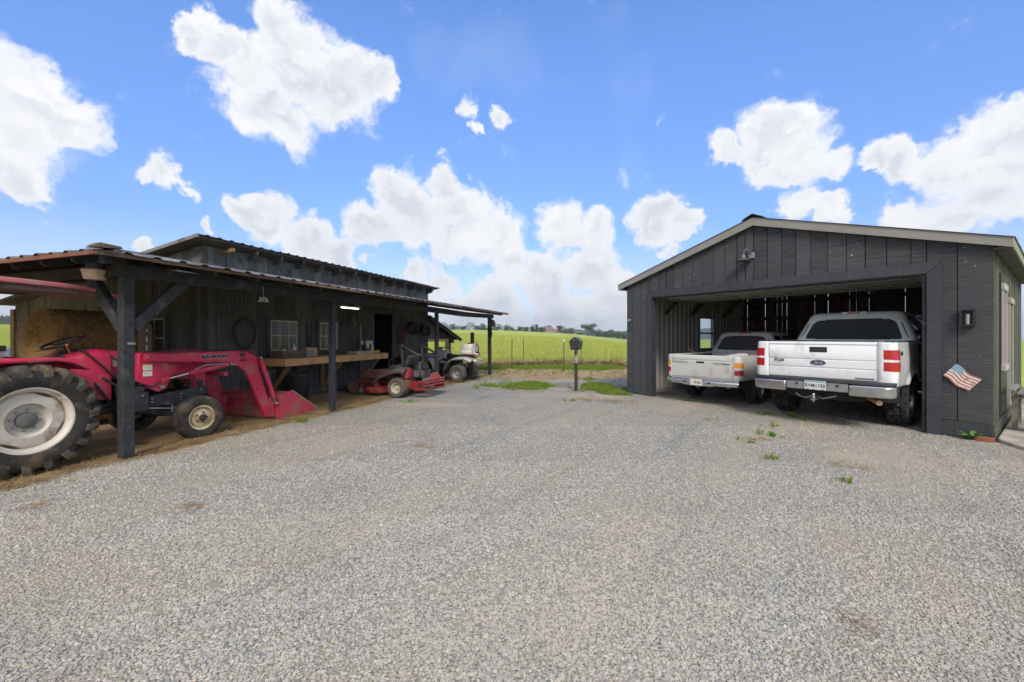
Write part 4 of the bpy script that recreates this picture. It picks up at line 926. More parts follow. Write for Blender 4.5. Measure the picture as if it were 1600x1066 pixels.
LRED = M('lamp_red', (.42, .012, .018), (.50, .02, .025), 20, .18, coat=.6); LAMB = M('lamp_amber', (.75, .26, .02), (.8, .32, .03), 20, .18, coat=.6); LCLR = M('lamp_clear', (.62, .58, .58), (.7, .66, .66), 20, .15, coat=.6)
INK = M('dark_ink', (.02, .02, .024), None, 8, .4)
def tyre(R_, wd, rim, n=72, depth=.012, pat=None, side=.12):
    """closed tyre surface about the y axis, with a block pattern pressed into the tread"""
    hw = wd / 2
    prof = [(rim, -hw * .72, 0), (rim + .02, -hw * .86, 0), (rim + (R_ - rim) * .45, -hw * 1.0, 0), (rim + (R_ - rim) * .78, -hw * .97, 0), (R_ - .018, -hw * .86, .4)]
    k = 11
    for j in range(k): yy = -.80 + 1.6 * j / (k - 1); prof.append((R_ - .018 * abs(yy) ** 3, hw * yy, 1))
    prof += [(r, -y, t) for r, y, t in reversed(prof[:5])]
    mb = MB(); m = len(prof)
    for i in range(n):
        a = 2 * math.pi * i / n
        for j, (r, y, t) in enumerate(prof):
            rr_ = r - (depth * t * (0 if pat is None else (1 - pat(i, j - 5)))) 
            mb.v.append((math.cos(a) * rr_, y, math.sin(a) * rr_))
    mb.f = [(i * m + j, i * m + (j + 1) % m, ((i + 1) % n) * m + (j + 1) % m, ((i + 1) % n) * m + j) for i in range(n) for j in range(m)]
    return mb
def blocks(i, j): return 0 if (i + (j // 3) * 2) % 5 == 0 or j in (3, 7) and i % 5 != 2 else 1
def ribs(i, j): return 0 if j in (2, 5, 8) else 1
def wheel(parent, c, R_, wd, rim, rm, tm=None, pat=blocks, depth=.012, spokes=0, out=-1, dish=.03, n=72, hubr=.06, steer=0):
    w_ = tyre(R_, wd, rim, n, depth, pat).ob('wheel', tm or TYRE, parent, smooth=35, loc=c); w_.rotation_euler = (0, 0, steer)
    hw = wd / 2 * out
    rb = MB().lathe([(rim + .012, hw * .84), (rim - .012, hw * .80), (rim - .022, hw * .55), (rim - .03, hw * .4 - out * dish), (rim * .62, hw * .48 - out * dish), (hubr * 1.3, hw * .62 - out * dish), (hubr, hw * .75 - out * dish), (.0, hw * .75 - out * dish)], (0, 0, 0), (0, 1, 0), 32)
    rim_o = rb.ob('rim', rm, w_, smooth=35)
    MB().lathe([(rim + .005, -hw * .8), (rim - .03, -hw * .5), (rim - .03, hw * .5)], (0, 0, 0), (0, 1, 0), 24).ob('rim_barrel', rm, w_, smooth=50)
    for k in range(spokes):
        a = 2 * math.pi * k / spokes; MB().bar((math.cos(a) * hubr, hw * .72 - out * dish, math.sin(a) * hubr), (math.cos(a) * (rim - .02), hw * .62 - out * dish * .5, math.sin(a) * (rim - .02)), .05, .03, (0, 1, 0)).ob('spoke', rm, w_, bevel=.005)
    return w_

def pickup(name, lab, loc, rz, s):
    t = thing(name, lab, 'pickup truck', loc, rz); pm, w_ = s['paint'], s['w']; zb, zr, x0, xb, xf, rc = s['zb'], s['zr'], s['x0'], s['xb'], s['xf'], .10
    ax, af, ra, L = s['ax'], s['af'], s['ra'], s['L']; yt = s['yt']; sz = s['R']
    tum = lambda z: 1 - .055 * ((z - (zb + .32)) / .6) ** 2
    def side_surf(path, z0, z1, nz, sgn, off=0.0):
        n = len(path); mb = MB(); vs = []
        for j in range(nz):
            z = z0 + (z1 - z0) * j / (nz - 1)
            for (x, y) in path:
                yy, xx = y, x
                if y > w_ - .02: yy = y * tum(z)
                elif y > yt: yy = yt + (y - yt) * ((w_ * tum(z) - yt) / (w_ - yt))
                zz = z
                for cx in (ax, af):
                    d = math.hypot(xx - cx, zz - sz)
                    if y > w_ - .02:
                        if ra < d < ra + .10: yy += s['flare'] * (1 - (d - ra) / .10) ** 1.0
                        if ra - .07 < d < ra: k = ra / d; xx, zz = cx + (xx - cx) * k, max(zb, sz + (zz - sz) * k); yy += s['flare']
                vs.append((xx, sgn * (yy + off), zz))
        mb.v = vs
        for j in range(nz - 1):
            for i in range(n - 1):
                c = [vs[j * n + i], vs[j * n + i + 1], vs[(j + 1) * n + i + 1], vs[(j + 1) * n + i]]
                mx = sum(p[0] for p in c) / 4; mz = sum(p[2] for p in c) / 4
                if all(math.hypot(mx - q, mz - sz) > ra - .005 for q in (ax, af)): mb.f.append((j * n + i, j * n + i + 1, (j + 1) * n + i + 1, (j + 1) * n + i))
        return mb
    arc = [(x0 + rc - rc * math.cos(a), w_ - rc + rc * math.sin(a)) for a in (k * math.pi / 12 for k in range(7))]
    for sgn in (1, -1):
        corner = [(x0, yt), (x0, (yt + w_ - rc) / 2)] + arc
        xs = list(np.linspace(x0 + rc, xb - .012, 56)); side_surf(corner + [(x, w_) for x in xs[1:]], zb, zr, 24, sgn).ob('bed_side', pm, t, smooth=40, solid=.006)
        xs = np.linspace(xb, xf, 92); side_surf([(x, w_) for x in xs], zb - .02, s['zbelt'], 26, sgn).ob('cab_side', pm, t, smooth=40, solid=.006)
        for cx in (ax, af):
            mb = MB(); n = 14
            for k in range(n + 1):
                a = math.pi * k / n; mb.v += [(cx + math.cos(a) * (ra + .005), sgn * (w_ - .02), sz + math.sin(a) * (ra + .005) * 1.0), (cx + math.cos(a) * (ra + .005), sgn * (w_ - .36), sz + math.sin(a) * (ra + .005))]
            mb.f = [(2 * k, 2 * k + 1, 2 * k + 3, 2 * k + 2) for k in range(n)]; mb.ob('wheel_liner', UNDER, t)
        # rail cap
        MB().b2((x0 + .01, sgn * (w_ - .10) * 1.0 - .055, zr - .004), (xb - .02, sgn * (w_ - .10) + .055, zr + .018)).ob('bed_rail', TRIMB if s['cap'] else pm, t, bevel=.006)
        MB().b2((x0 + .02, sgn * (w_ - .14) - .008, zb + .22), (xb - .02, sgn * (w_ - .14) + .008, zr - .006)).ob('bed_inner', TRIMB, t)
        # seams: door edges
        for xx in s['seams']: MB().b2((xx - .004, sgn * (w_ + .001) * .985, zb + .05), (xx + .004, sgn * (w_ + .001), s['zbelt'] - .03)).ob('door_seam', UNDER, t)
        # tail lamp wraps the corner
        la = [(z0, z1, m_) for z0, z1, m_ in s['lamp']]
        lo_c = [(x0 - .004, s['lampy'])] + [(x - .004, y + .004) for x, y in arc]
        base = side_surf([(p[0] + .003, p[1] - .003) for p in lo_c] + [(x0 + rc + .07, w_)], la[0][0] - .012, la[-1][1] + .012, 3, sgn, .003).ob('tail_lamp', LCLR, t, smooth=40)
        for z0, z1, m_ in la: side_surf(lo_c + [(x0 + rc + .05, w_ + .004)], z0, z1, 3, sgn, .006).ob('lens', m_, base, smooth=40)
    # bed floor, bulkhead, chassis
    MB().b2((x0 + .06, -w_ + .14, zb + .18), (xb - .03, w_ - .14, zb + .22)).ob('bed_floor', TRIMB, t); MB().b2((xb - .05, -w_ + .12, zb + .2), (xb - .03, w_ - .12, zr - .01)).ob('bulkhead', pm, t)
    for y in (-.42, .42): MB().b2((.2, y - .05, zb - .10), (L - .4, y + .05, zb + .02)).ob('frame_rail', UNDER, t)
    MB().cyl((ax, -w_ + .3, sz), (ax, w_ - .3, sz), .055, n=12).ob('rear_axle', UNDER, t, smooth=50); MB().lathe([(0, -.16), (.1, -.13), (.155, 0), (.1, .13), (0, .16)], (ax, 0, sz), (1, 0, 0), 14).ob('differential', UNDER, t, smooth=60)
    MB().b2((1.9, -.6, zb - .06), (L - .7, .6, zb + .08)).ob('floor_pan', UNDER, t)
    # tailgate pressed with creases
    tg = MB().prism(s['tg'], 'xz', -yt + .006, yt - .006).ob('tailgate', pm, t, bevel=.004)
    # cab: stacked rounded rings
    zB, zR, rcab = s['zbelt'], s['zroof'], .12
    def ring(tt, shrink=0.0):
        xr = s['xr0'] + (s['xr1'] - s['xr0']) * tt + shrink; xw = s['xw0'] + (s['xw1'] - s['xw0']) * tt - shrink * 1.6; hw = s['wb'] + (s['wt'] - s['wb']) * tt - shrink
        pts = []
        for cx, cy, a0 in ((xr + rcab, -hw + rcab, 180), (xw - rcab, -hw + rcab, 270), (xw - rcab, hw - rcab, 0), (xr + rcab, hw - rcab, 90)):
            for k in range(6): a = R(a0 + 18 * k); pts.append((cx + rcab * math.cos(a), cy + rcab * math.sin(a)))
        return pts
    lev = [(q, zB + (zR - .06 - zB) * q, 0) for q in (0, .2, .4, .6, .8, .95)] + [(1, zR - .055, .012), (1, zR - .03, .05), (1, zR - .012, .12), (1, zR, .30)]
    mb = MB(); rings = [[(x, y, z) for x, y in ring(q, sh)] for q, z, sh in lev]; n = 24
    for r_ in rings: mb.v += r_
    mb.f = [(i * n + k, i * n + (k + 1) % n, (i + 1) * n + (k + 1) % n, (i + 1) * n + k) for i in range(len(lev) - 1) for k in range(n)] + [tuple((len(lev) - 1) * n + k for k in range(n))]
    cab = mb.ob('cab', pm, t, smooth=35)
    MB().b2((s['xr0'] + .01, -w_ + .08, zb + .1), (s['xr0'] + .05, w_ - .08, zB + .01)).ob('cab_back', pm, t); MB().b2((s['xr0'] + .05, -w_ * .95, zB - .03), (s['xw0'], w_ * .95, zB - .005)).ob('belt', pm, t)
    def rear(mx, t0, t1, off):
        def fn(a, b):
            tt = t0 + (t1 - t0) * b; hw = s['wb'] + (s['wt'] - s['wb']) * tt - rcab * .75 - mx
            edge = 1 - .12 * max(0, (b - .75) / .25) ** 2 - .03 * max(0, (.2 - b) / .2) ** 2
            return (s['xr0'] + (s['xr1'] - s['xr0']) * tt - off + .008 * (2 * a - 1) ** 2, (2 * a - 1) * hw * edge, zB + (zR - .06 - zB) * tt)
        return MB().grid(fn, 17, 13)
    rear(-.01, s['wt0'] - .02, s['wt1'] + .03, .004).ob('window_seal', BLK, cab, smooth=60); rear(.02, s['wt0'], s['wt1'], .007).ob('rear_window', RGLASS, cab, smooth=60)
    for sgn in (1, -1):
        for xa, xc in s['swin']:
            def fn(a, b):
                tt = .04 + .84 * b; hw = s['wb'] + (s['wt'] - s['wb']) * tt; fr = s['xr0'] + (s['xr1'] - s['xr0']) * tt; fw = s['xw0'] + (s['xw1'] - s['xw0']) * tt
                return (fr + (xa + (xc - xa) * a) * (fw - fr), sgn * (hw + .004), zB + (zR - .06 - zB) * tt)
            MB().grid(fn, 6, 5).ob('side_window', RGLASS, cab)
    def ws(a, b):
        tt = .05 + .85 * b; hw = s['wb'] + (s['wt'] - s['wb']) * tt - .1; return (s['xw0'] + (s['xw1'] - s['xw0']) * tt + .004, (2 * a - 1) * hw, zB + (zR - .06 - zB) * tt)
    MB().grid(ws, 6, 5).ob('windscreen', RGLASS, cab)
    hl = MB().b2((s['xr1'] + .01, -s['hlw'], zR - .062), (s['xr1'] + .12, s['hlw'], zR - .006)).ob('high_stop_lamp', LCLR if s['cap'] else LRED, cab, bevel=.012)
    if s['cap']: MB().b2((s['xr1'] + .004, -.10, zR - .05), (s['xr1'] + .02, .10, zR - .016)).ob('lens', LRED, hl)
    # bonnet and nose
    MB().prism([(s['xw0'] - .1, zB - .01), (xf, zB - .06), (L - .12, zB - .16), (L - .02, zB - .30), (L, zb + .12), (L - .05, zb), (xf - .1, zb)], 'xz', -w_ + .05, w_ - .05).ob('bonnet', pm, t, bevel=.05)
    MB().prism([(L - .03, zb + .02), (L + .06, zb + .05), (L + .06, zb + .2), (L - .02, zb + .22)], 'xz', -w_ + .04, w_ - .04).ob('front_bumper', CHROME, t, bevel=.02)
    MB().b2((L - .03, -.6, zb + .28), (L + .012, .6, zB - .34)).ob('grille', BLK, t)
    for sgn in (1, -1):
        MB().b2((L - .12, sgn * .62, zb + .32), (L - .0, sgn * (w_ - .08), zB - .30)).ob('head_lamp', LCLR, t, bevel=.02)
        mr_ = MB().b2((s['xw0'] - .50, sgn * (w_ + .03), zB + .02), (s['xw0'] - .36, sgn * (w_ + .24), zB + .26)).ob('mirror', BLK, t, bevel=.03); MB().b2((s['xw0'] - .44, sgn * (w_ - .06), zB + .02), (s['xw0'] - .38, sgn * (w_ + .04), zB + .08)).ob('mirror_arm', BLK, mr_)
    for cx in (ax, af):
        for sgn in (1, -1): wheel(t, (cx, sgn * (w_ - s['tw'] / 2 - s['tin']), sz), s['R'], s['tw'], s['rim'], ALLOY, TYRE, s['pat'], s['td'], 6, sgn, n=90)
    return t, tg

WHP = M('white_paint', (.86, .86, .85), (.82, .82, .81), 3, .25, coat=.7, dirt=(.66, .64, .60), dscale=2, damt=.2)
SVP = M('silver_paint', (.66, .645, .60), (.60, .585, .545), 3, .38, metal=.08, coat=.4, dirt=(.36, .32, .26), dscale=3, damt=.28)
HV = (math.atan2(GY.y, GY.x))
A = .10
f_spec = dict(paint=WHP, w=1.0, zb=.72, zr=1.41, x0=A, xb=1.80, xf=5.2, L=5.85, ax=1.20, af=4.88, ra=.49, R=.415, tw=.30, tin=.0, rim=.225, td=.034, pat=blocks, yt=.765, flare=.03, zbelt=1.40, cap=True,
    seams=(1.80, 2.72, 3.75), lampy=.835, lamp=[(.965, 1.105, LRED), (1.145, 1.29, LRED)], zroof=2.0, xr0=1.82, xr1=2.06, xw0=4.55, xw1=3.75, wb=.95, wt=.74, wt0=.10, wt1=.80, swin=((.07, .36), (.40, .66), (.70, .95)), hlw=.20,
    tg=[(A + .035, .79), (A - .004, .80), (A - .010, .83), (A - .010, .96), (A + .006, .966), (A - .012, .985), (A - .012, 1.10), (A + .004, 1.106), (A - .014, 1.125), (A - .014, 1.335), (A - .004, 1.35), (A - .004, 1.36), (A - .016, 1.375), (A - .006, 1.415), (A + .03, 1.42), (A + .05, 1.41), (A + .05, .79)])
F1, tg = pickup('pickup_truck', 'white four-door pickup backed halfway out of the garage', (5.13, 6.99, 0), HV, f_spec)
MB().b2((A - .01, -.765, 1.418), (A + .06, .765, 1.438)).ob('gate_cap', TRIMB, F1, bevel=.006)
# rear bumper: chrome corners, plastic middle with plate recess and step pad
for sgn in (1, -1):
    o = MB().prism([(.40, sgn * 1.0), (.10, sgn * 1.005), (.02, sgn * .97), (-.035, sgn * .86), (-.055, sgn * .44), (.02, sgn * .44), (.10, sgn * .80), (.40, sgn * .95)], 'xy', .555, .735).ob('bumper_corner', CHROME, F1, bevel=.03)
MB().prism([(-.052, -.435), (-.06, 0), (-.052, .435), (.06, .435), (.06, -.435)], 'xy', .60, .775).ob('bumper_middle', M('bumper_grey', (.20, .20, .20), (.26, .26, .26), 12, .6), F1, bevel=.012)
MB().prism([(.30, .985), (.06, .985), (-.03, .88), (-.06, .44), (-.066, 0), (-.06, -.44), (-.03, -.88), (.06, -.985), (.30, -.985), (.30, -.9), (.10, -.8), (.10, .8), (.30, .9)], 'xy', .737, .792).ob('step_pad', TRIMB, F1, bevel=.012)
def plate(parent, x, y, z, txt, green=True, sc=1.0):
    wmat = M('plate_white', (.72, .70, .64), (.66, .63, .56), 9, .35)
    p_ = MB().b2((x, y - .152 * sc, z - .076 * sc), (x + .004, y + .152 * sc, z + .076 * sc)).ob('licence_plate', wmat, parent, bevel=.002)
    if green: MB().b2((x - .0015, y - .148, z + .050), (x, y + .148, z + .072)).ob('plate_band', M('plate_teal', (.16, .42, .44), (.25, .5, .5), 20, .4), p_)
    if green:
        for q in (-.11, .02, .10): MB().b2((x - .0015, y + q - .02, z - .073), (x, y + q + .02, z - .060)).ob('plate_mark', M('plate_green', (.10, .28, .16), None, 20, .4), p_)
    text(txt, .078 * sc, (x - .001, y, z - .008), (0, -1, 0), (0, 0, 1), M('plate_ink', (.03, .04, .09), None, 5, .4), p_, 'plate_number', .001, .0015, sx=.92)
    return p_
plate(F1, -.072, .0, .685, 'RVM1150')
for y in (-.30, .27): MB().cyl((-.063, y, .70), (-.058, y, .70), .02, n=14).ob('light_hole', BLK, F1)
MB().cyl((-.066, -.185, .72), (-.056, -.185, .72), .018, n=12).ob('key_lock', STEEL, F1)
hn = MB().b2((A - .022, -.125, 1.235), (A - .008, .125, 1.325)).ob('gate_handle', BLK, tg, bevel=.014); MB().b2((A - .03, -.09, 1.26), (A - .02, .09, 1.285)).ob('pull', TRIMB, hn, bevel=.004)
text('F150', .07, (A - .013, .60, 1.075), (0, -1, 0), (0, 0, 1), M('badge_grey', (.10, .10, .11), (.2, .2, .2), 30, .3, metal=.5), tg, 'badge', .004, .003, .25, sx=1.15)
NAVY = M('badge_navy', (.02, .03, .075), None, 8, .3, coat=.5); ov = MB(); ov.add([(A - .016 - .006 * k, .115 * math.cos(a) * (1 - .0 * k), 1.06 + .045 * math.sin(a)) for k in (0, 1) for a in (2 * math.pi * i / 28 for i in range(28))], [tuple(range(28, 56)), tuple(range(28))] + [(i, (i + 1) % 28, 28 + (i + 1) % 28, 28 + i) for i in range(28)])
ov = ov.ob('oval_badge', NAVY, tg)
MB().tube([(A - .0225, .108 * math.cos(a), 1.06 + .039 * math.sin(a)) for a in (2 * math.pi * i / 28 for i in range(28))], .0025, 5, True).ob('rim', CHROME, ov)
text('Ford', .062, (A - .0225, 0, 1.06), (0, -1, 0), (0, 0, 1), M('badge_silver', (.7, .7, .7), None, 9, .25, metal=.6), ov, 'script', .001, .001, .3)
MB().b2((A - .016, -.735, .825), (A - .009, -.50, .840)).ob('trim_badge', M('badge_grey', (.1, .1, .1)), tg)
text('4x4', .085, (.37, -1.002, 1.235), (1, 0, 0), (0, 0, 1), INK, F1, 'decal', .003, .003, .2)
hb = MB().b2((-.10, -.03, .44), (.35, .03, .50)).ob('hitch', UNDER, F1, bevel=.005); MB().lathe([(0, .095), (.018, .09), (.026, .07), (.018, .048), (.012, .04), (.03, .035), (.03, .02), (.012, .02), (.012, -.05), (0, -.05)], (-.13, 0, .46), (0, 0, 1), 14).ob('tow_ball', CHROME, hb, smooth=50)
MB().b2((-.17, -.035, .445), (-.09, .035, .465)).ob('ball_mount', STEEL, hb)
MB().tube([(-.02, .05, .50), (-.05, .14, .46), (-.02, .24, .48), (.0, .30, .52)], .008, 6).ob('chain', STEEL, hb); MB().tube([(-.02, -.05, .50), (-.06, -.1, .47), (-.03, -.2, .50), (-.0, -.28, .53)], .008, 6).ob('chain', STEEL, hb)
MB().tube([(.75, -.45, .50), (.40, -.62, .50), (.06, -.80, .475)], .042, 14).ob('exhaust', RUSTP, F1, smooth=60)
MB().b2((.3, -.55, .42), (.75, .55, .62)).ob('spare_wheel_well', UNDER, F1, bevel=.05)

t_spec = dict(paint=SVP, w=.845, zb=.56, zr=1.07, x0=A, xb=1.98, xf=4.6, L=5.05, ax=1.15, af=4.22, ra=.385, R=.335, tw=.225, tin=.02, rim=.19, td=.008, pat=ribs, yt=.70, flare=.02, zbelt=1.10, cap=False,
    seams=(1.98, 3.1), lampy=.725, lamp=[(.68, .785, LRED), (.79, .835, LCLR), (.84, .945, LAMB)], zroof=1.63, xr0=2.0, xr1=2.20, xw0=4.0, xw1=3.25, wb=.80, wt=.62, wt0=.14, wt1=.86, swin=((.10, .40), (.44, .95)), hlw=.13,
    tg=[(A + .03, .575), (A - .004, .585), (A - .008, .61), (A - .008, .955), (A + .004, .962), (A - .010, .978), (A - .010, 1.06), (A + .0, 1.085), (A + .03, 1.085), (A + .03, .575)])
T1, tg2 = pickup('pickup_truck', 'smaller silver pickup parked inside the garage beside the white one', (4.14, 9.21, 0), HV, t_spec)
mb = MB(); yy = np.linspace(-.84, .84, 41); prof = [(.0, .405), (-.03, .415), (-.045, .44), (-.05, .50), (-.03, .525), (-.035, .565), (.02, .585), (.06, .583)]
for y in yy:
    sw = .11 * sstep(np.array(abs(y)), .55, .86) ; dz = .035 * sstep(np.array(abs(abs(y) - .0)), .30, .42)
    for k, (x, z) in enumerate(prof): mb.v.append((x + float(sw), y, z + (float(dz) if k < 2 else 0)))
m_ = len(prof); mb.f = [(i * m_ + k, i * m_ + k + 1, (i + 1) * m_ + k + 1, (i + 1) * m_ + k) for i in range(40) for k in range(m_ - 1)]
mb.ob('rear_bumper', CHROME, T1, smooth=30, solid=.006)
p2_ = plate(T1, -.058, .02, .49, '553', False, .92); text('C', .07, (-.0595, .10, .485), (0, -1, 0), (0, 0, 1), MATS['plate_ink'], p2_, 'plate_number', .001, .001)
MB().lathe([(0, -.002), (.022, -.002), (.026, 0)], (-.0605, .055, .488), (-1, 0, 0), 12).ob('plate_peach', M('peach', (.75, .36, .12), None, 9, .4), p2_)
for c in p2_.children:
    if c.name.startswith('plate_number') and len(c.data.vertices) > 40: c.location.y = -.06
for y in (-.26, .30): MB().b2((-.056, y - .03, .47), (-.05, y + .03, .51)).ob('light_hole', BLK, T1)
LETT = M('grey_letter', (.13, .13, .13), None, 8, .4)
text('TOYOTA', .075, (A - .009, .50, .905), (0, -1, 0), (0, 0, 1), LETT, tg2, 'lettering', .002, .0012, sx=1.25); text('TACOMA', .068, (A - .009, -.46, .905), (0, -1, 0), (0, 0, 1), LETT, tg2, 'lettering', .002, .0012, sx=1.25)
MB().b2((A - .014, -.085, .905), (A - .006, .10, .945)).ob('gate_handle', BLK, tg2, bevel=.008)
cbx = [c for c in T1.children if c.name.startswith('cab') and 'side' not in c.name and 'back' not in c.name][0]
MB().tube([(2.06, .05 * math.cos(a) - .05, 1.24 + .022 * math.sin(a)) for a in (R(200) + R(140) * k / 8 for k in range(9))], .004, 5).ob('sticker', WHT, cbx); MB().b2((2.045, -.16, 1.205), (2.052, .06, 1.213)).ob('sticker', WHT, cbx)
MB().b2((.70, .38, .34), (.72, .62, .52)).ob('mud_flap', M('pale_flap', (.16, .16, .15), None, 6, .6), T1)
MB().tube([(.8, -.35, .42), (.35, -.5, .42), (.1, -.60, .42)], .035, 12).ob('exhaust', RUSTP, T1, smooth=60)
MB().b2((-.04, -.04, .38), (.2, .04, .44)).ob('hitch', M('rusty_hitch', (.2, .12, .07), None, 8, .8), T1, bevel=.01)
# load in the silver truck's bed
ld = tag(MB().prism([(-.35, 0), (.35, .0), (.30, .16), (.12, .20), (-.25, .06)], 'xy', 0, .012).ob('foam_board', M('foam_white', (.72, .70, .66), (.6, .58, .55), 9, .7)), 'broken white foam board sticking out of the silver truck bed', 'board')
lp = V3((4.14, 9.21, 0)) + GY * .75 + GX * .36; ld.location = (lp.x, lp.y, 1.03); ld.rotation_euler = (R(18), R(-6), HV + R(-75))
st_ = tag(MB().bar((0, 0, 0), (0, 0, .75), .04, .025).ob('wood_stick', PINE2), 'brown wooden stick leaning on the silver truck bed side', 'stick'); lp = V3((4.14, 9.21, 0)) + GY * 1.5 - GX * .42; st_.location = (lp.x, lp.y, .80); st_.rotation_euler = (R(-38), R(-50), 0)
# ------------------------------------------------------------------ tractor with front loader (local: x forward, origin on the ground under the rear axle)
TRED = M('tractor_red', (.62, .022, .085), (.52, .020, .070), 3, .48, coat=.08, dirt=(.40, .13, .12), dscale=4, damt=.42, rand=.04)
TREDW = M('bucket_red', (.56, .04, .09), (.44, .04, .07), 4, .55, dirt=(.30, .15, .10), dscale=3.2, damt=.55)
TFADE = M('faded_red', (.55, .17, .19), (.48, .12, .15), 2, .5, dirt=(.42, .28, .26), dscale=4, damt=.3)
CWHT = M('cream_rim', (.60, .56, .48), (.54, .49, .40), 5, .5, dirt=(.30, .17, .08), dscale=4, damt=.32)
YRIM = M('yellowed_rim', (.56, .46, .28), (.48, .38, .22), 5, .5, dirt=(.24, .14, .07), dscale=5, damt=.4)
CAST = M('black_cast', (.020, .021, .023), (.04, .04, .042), 6, .55, dirt=(.10, .09, .075), dscale=5, damt=.25); HYD = M('hydraulic_hose', (.015, .018, .022), None, 5, .5)
TR = thing('farm_tractor', 'red farm tractor with canopy and front loader behind the corner post', 'tractor', BW(-.72, 1.05), BRZ)
def lugwheel(c, R_, wd, rim, out):
    w_ = tyre(R_ - .06, wd, rim, 64, 0, None).ob('rear_wheel', TYREM, TR, smooth=60, loc=c)
    n = 19
    for sgn in (-1, 1):
        mb = MB(); hw = wd / 2
        # a curved bar running from the shoulder to past the middle
        secs = []
        for k in range(6):
            q = k / 5; y = sgn * hw * (1.0 - .97 * q); a = (.0 + .30 * q) ; r0 = R_ - .085 - (.05 if k == 0 else 0); r1 = R_ - (.05 if k == 0 else .0)
            th = .040 - .008 * q
            for aa, rr_ in ((a - th / R_ * 1.25, r0), (a + th / R_ * 1.25, r0), (a + th / R_ * .8, r1), (a - th / R_ * .8, r1)): secs.append((math.cos(aa) * rr_, y, math.sin(aa) * rr_))
        fc = [(k * 4 + j, k * 4 + (j + 1) % 4, (k + 1) * 4 + (j + 1) % 4, (k + 1) * 4 + j) for k in range(5) for j in range(4)] + [(0, 1, 2, 3), (23, 22, 21, 20)]
        mb.add(secs, fc); o0 = mb.ob('tread_lug', M('muddy_lug', (.05, .045, .038), (.085, .075, .06), 7, .9, dirt=(.22, .165, .10), dscale=6, damt=.42, spec=.2), w_, bevel=.005)
        for i in range(1, n): q = o0.copy(); COL.objects.link(q); q.parent = w_; q.rotation_euler = (0, 2 * math.pi * i / n, 0)
        o0.rotation_euler = (0, 2 * math.pi * (.5 / n if sgn > 0 else 0), 0)
        if sgn > 0:
            for q in w_.children:
                if q.data == o0.data and q != o0: q.rotation_euler = (0, q.rotation_euler[1] + math.pi / n, 0)
    hw = wd / 2 * out
    MB().lathe([(rim + .028, hw * .78), (rim + .024, hw * .86), (rim + .004, hw * .84), (rim - .012, hw * .66), (rim - .03, hw * .60), (rim - .035, hw * .2), (rim - .06, hw * .0)], (0, 0, 0), (0, 1, 0), 48).ob('rim', CWHT, w_, smooth=40)
    # dished disc with eight clipped corners
    dz = MB(); nn = 8; y0 = hw * .42
    prof = [(rim * .92, .0), (rim * .80, .015), (rim * .55, .02), (rim * .48, -.035), (rim * .40, -.045), (rim * .22, -.045)]
    m = 48
    for r_, dy in prof:
        for k in range(m):
            a = 2 * math.pi * k / m; rr_ = r_ if r_ < rim * .9 else r_ * (1 - .13 * max(0, math.cos(4 * a + .5)) ** 1.5)
            dz.v.append((math.cos(a) * rr_, y0 + out * dy, math.sin(a) * rr_))
    dz.f = [(i * m + k, i * m + (k + 1) % m, (i + 1) * m + (k + 1) % m, (i + 1) * m + k) for i in range(len(prof) - 1) for k in range(m)] + [tuple((len(prof) - 1) * m + k for k in range(m))]
    d = dz.ob('disc', CWHT, w_, smooth=40, solid=.008)
    MB().lathe([(.085, 0), (.085, .05), (.06, .065), (0, .065)] if out > 0 else [(.085, 0), (.085, -.05), (.06, -.065), (0, -.065)], (0, y0 - out * .05, 0), (0, 1, 0), 24).ob('hub_cap', M('hub_grey', (.16, .155, .145), (.11, .105, .1), 8, .6), w_, smooth=40)
    for k in range(8):
        a = 2 * math.pi * k / 8 + .2; c_ = V3((math.cos(a) * rim * .33, y0 - out * .045, math.sin(a) * rim * .33)); MB().cyl(c_, c_ + V3((0, out * .025, 0)), .016, n=6).ob('wheel_nut', STEEL, w_)
    for k in range(4):
        a = 2 * math.pi * k / 4 + .55; c_ = V3((math.cos(a) * rim * .70, y0 + out * .012, math.sin(a) * rim * .70)); MB().cyl(c_, c_ + V3((0, out * .008, 0)), .012, n=8).ob('bolt_hole', BLK, w_)
    w_.rotation_euler = (0, .35, 0)
    return w_
lugwheel((0, -.68, .60), .60, .35, .335, -1); lugwheel((0, .68, .60), .60, .35, .335, 1)
def frontwheel(c, out):
    w_ = tyre(.315, .20, .165, 72, .010, ribs).ob('front_wheel', TYREM, TR, smooth=35, loc=c); hw = .10 * out
    MB().lathe([(.178, hw * .85), (.155, hw * .8), (.15, hw * .35), (.135, hw * .30), (.125, hw * .52), (.06, hw * .62), (.055, hw * .95), (.04, hw * 1.0), (0, hw * 1.0)], (0, 0, 0), (0, 1, 0), 32).ob('rim', YRIM, w_, smooth=35)
    MB().lathe([(.052, hw * .62), (.05, hw * 1.15), (.032, hw * 1.25), (0, hw * 1.25)], (0, 0, 0), (0, 1, 0), 14).ob('hub_cap', CAST, w_, smooth=40)
    for k in range(5): a = k * 1.257; MB().cyl((math.cos(a) * .075, hw * .55, math.sin(a) * .075), (math.cos(a) * .075, hw * .8, math.sin(a) * .075), .011, n=6).ob('wheel_nut', CAST, w_)
    return w_
FX = 1.76
fw = frontwheel((FX, -.77, .315), -1); fw.rotation_euler = (0, 0, -.10); frontwheel((FX, .70, .315), 1).rotation_euler = (0, 0, -.10)
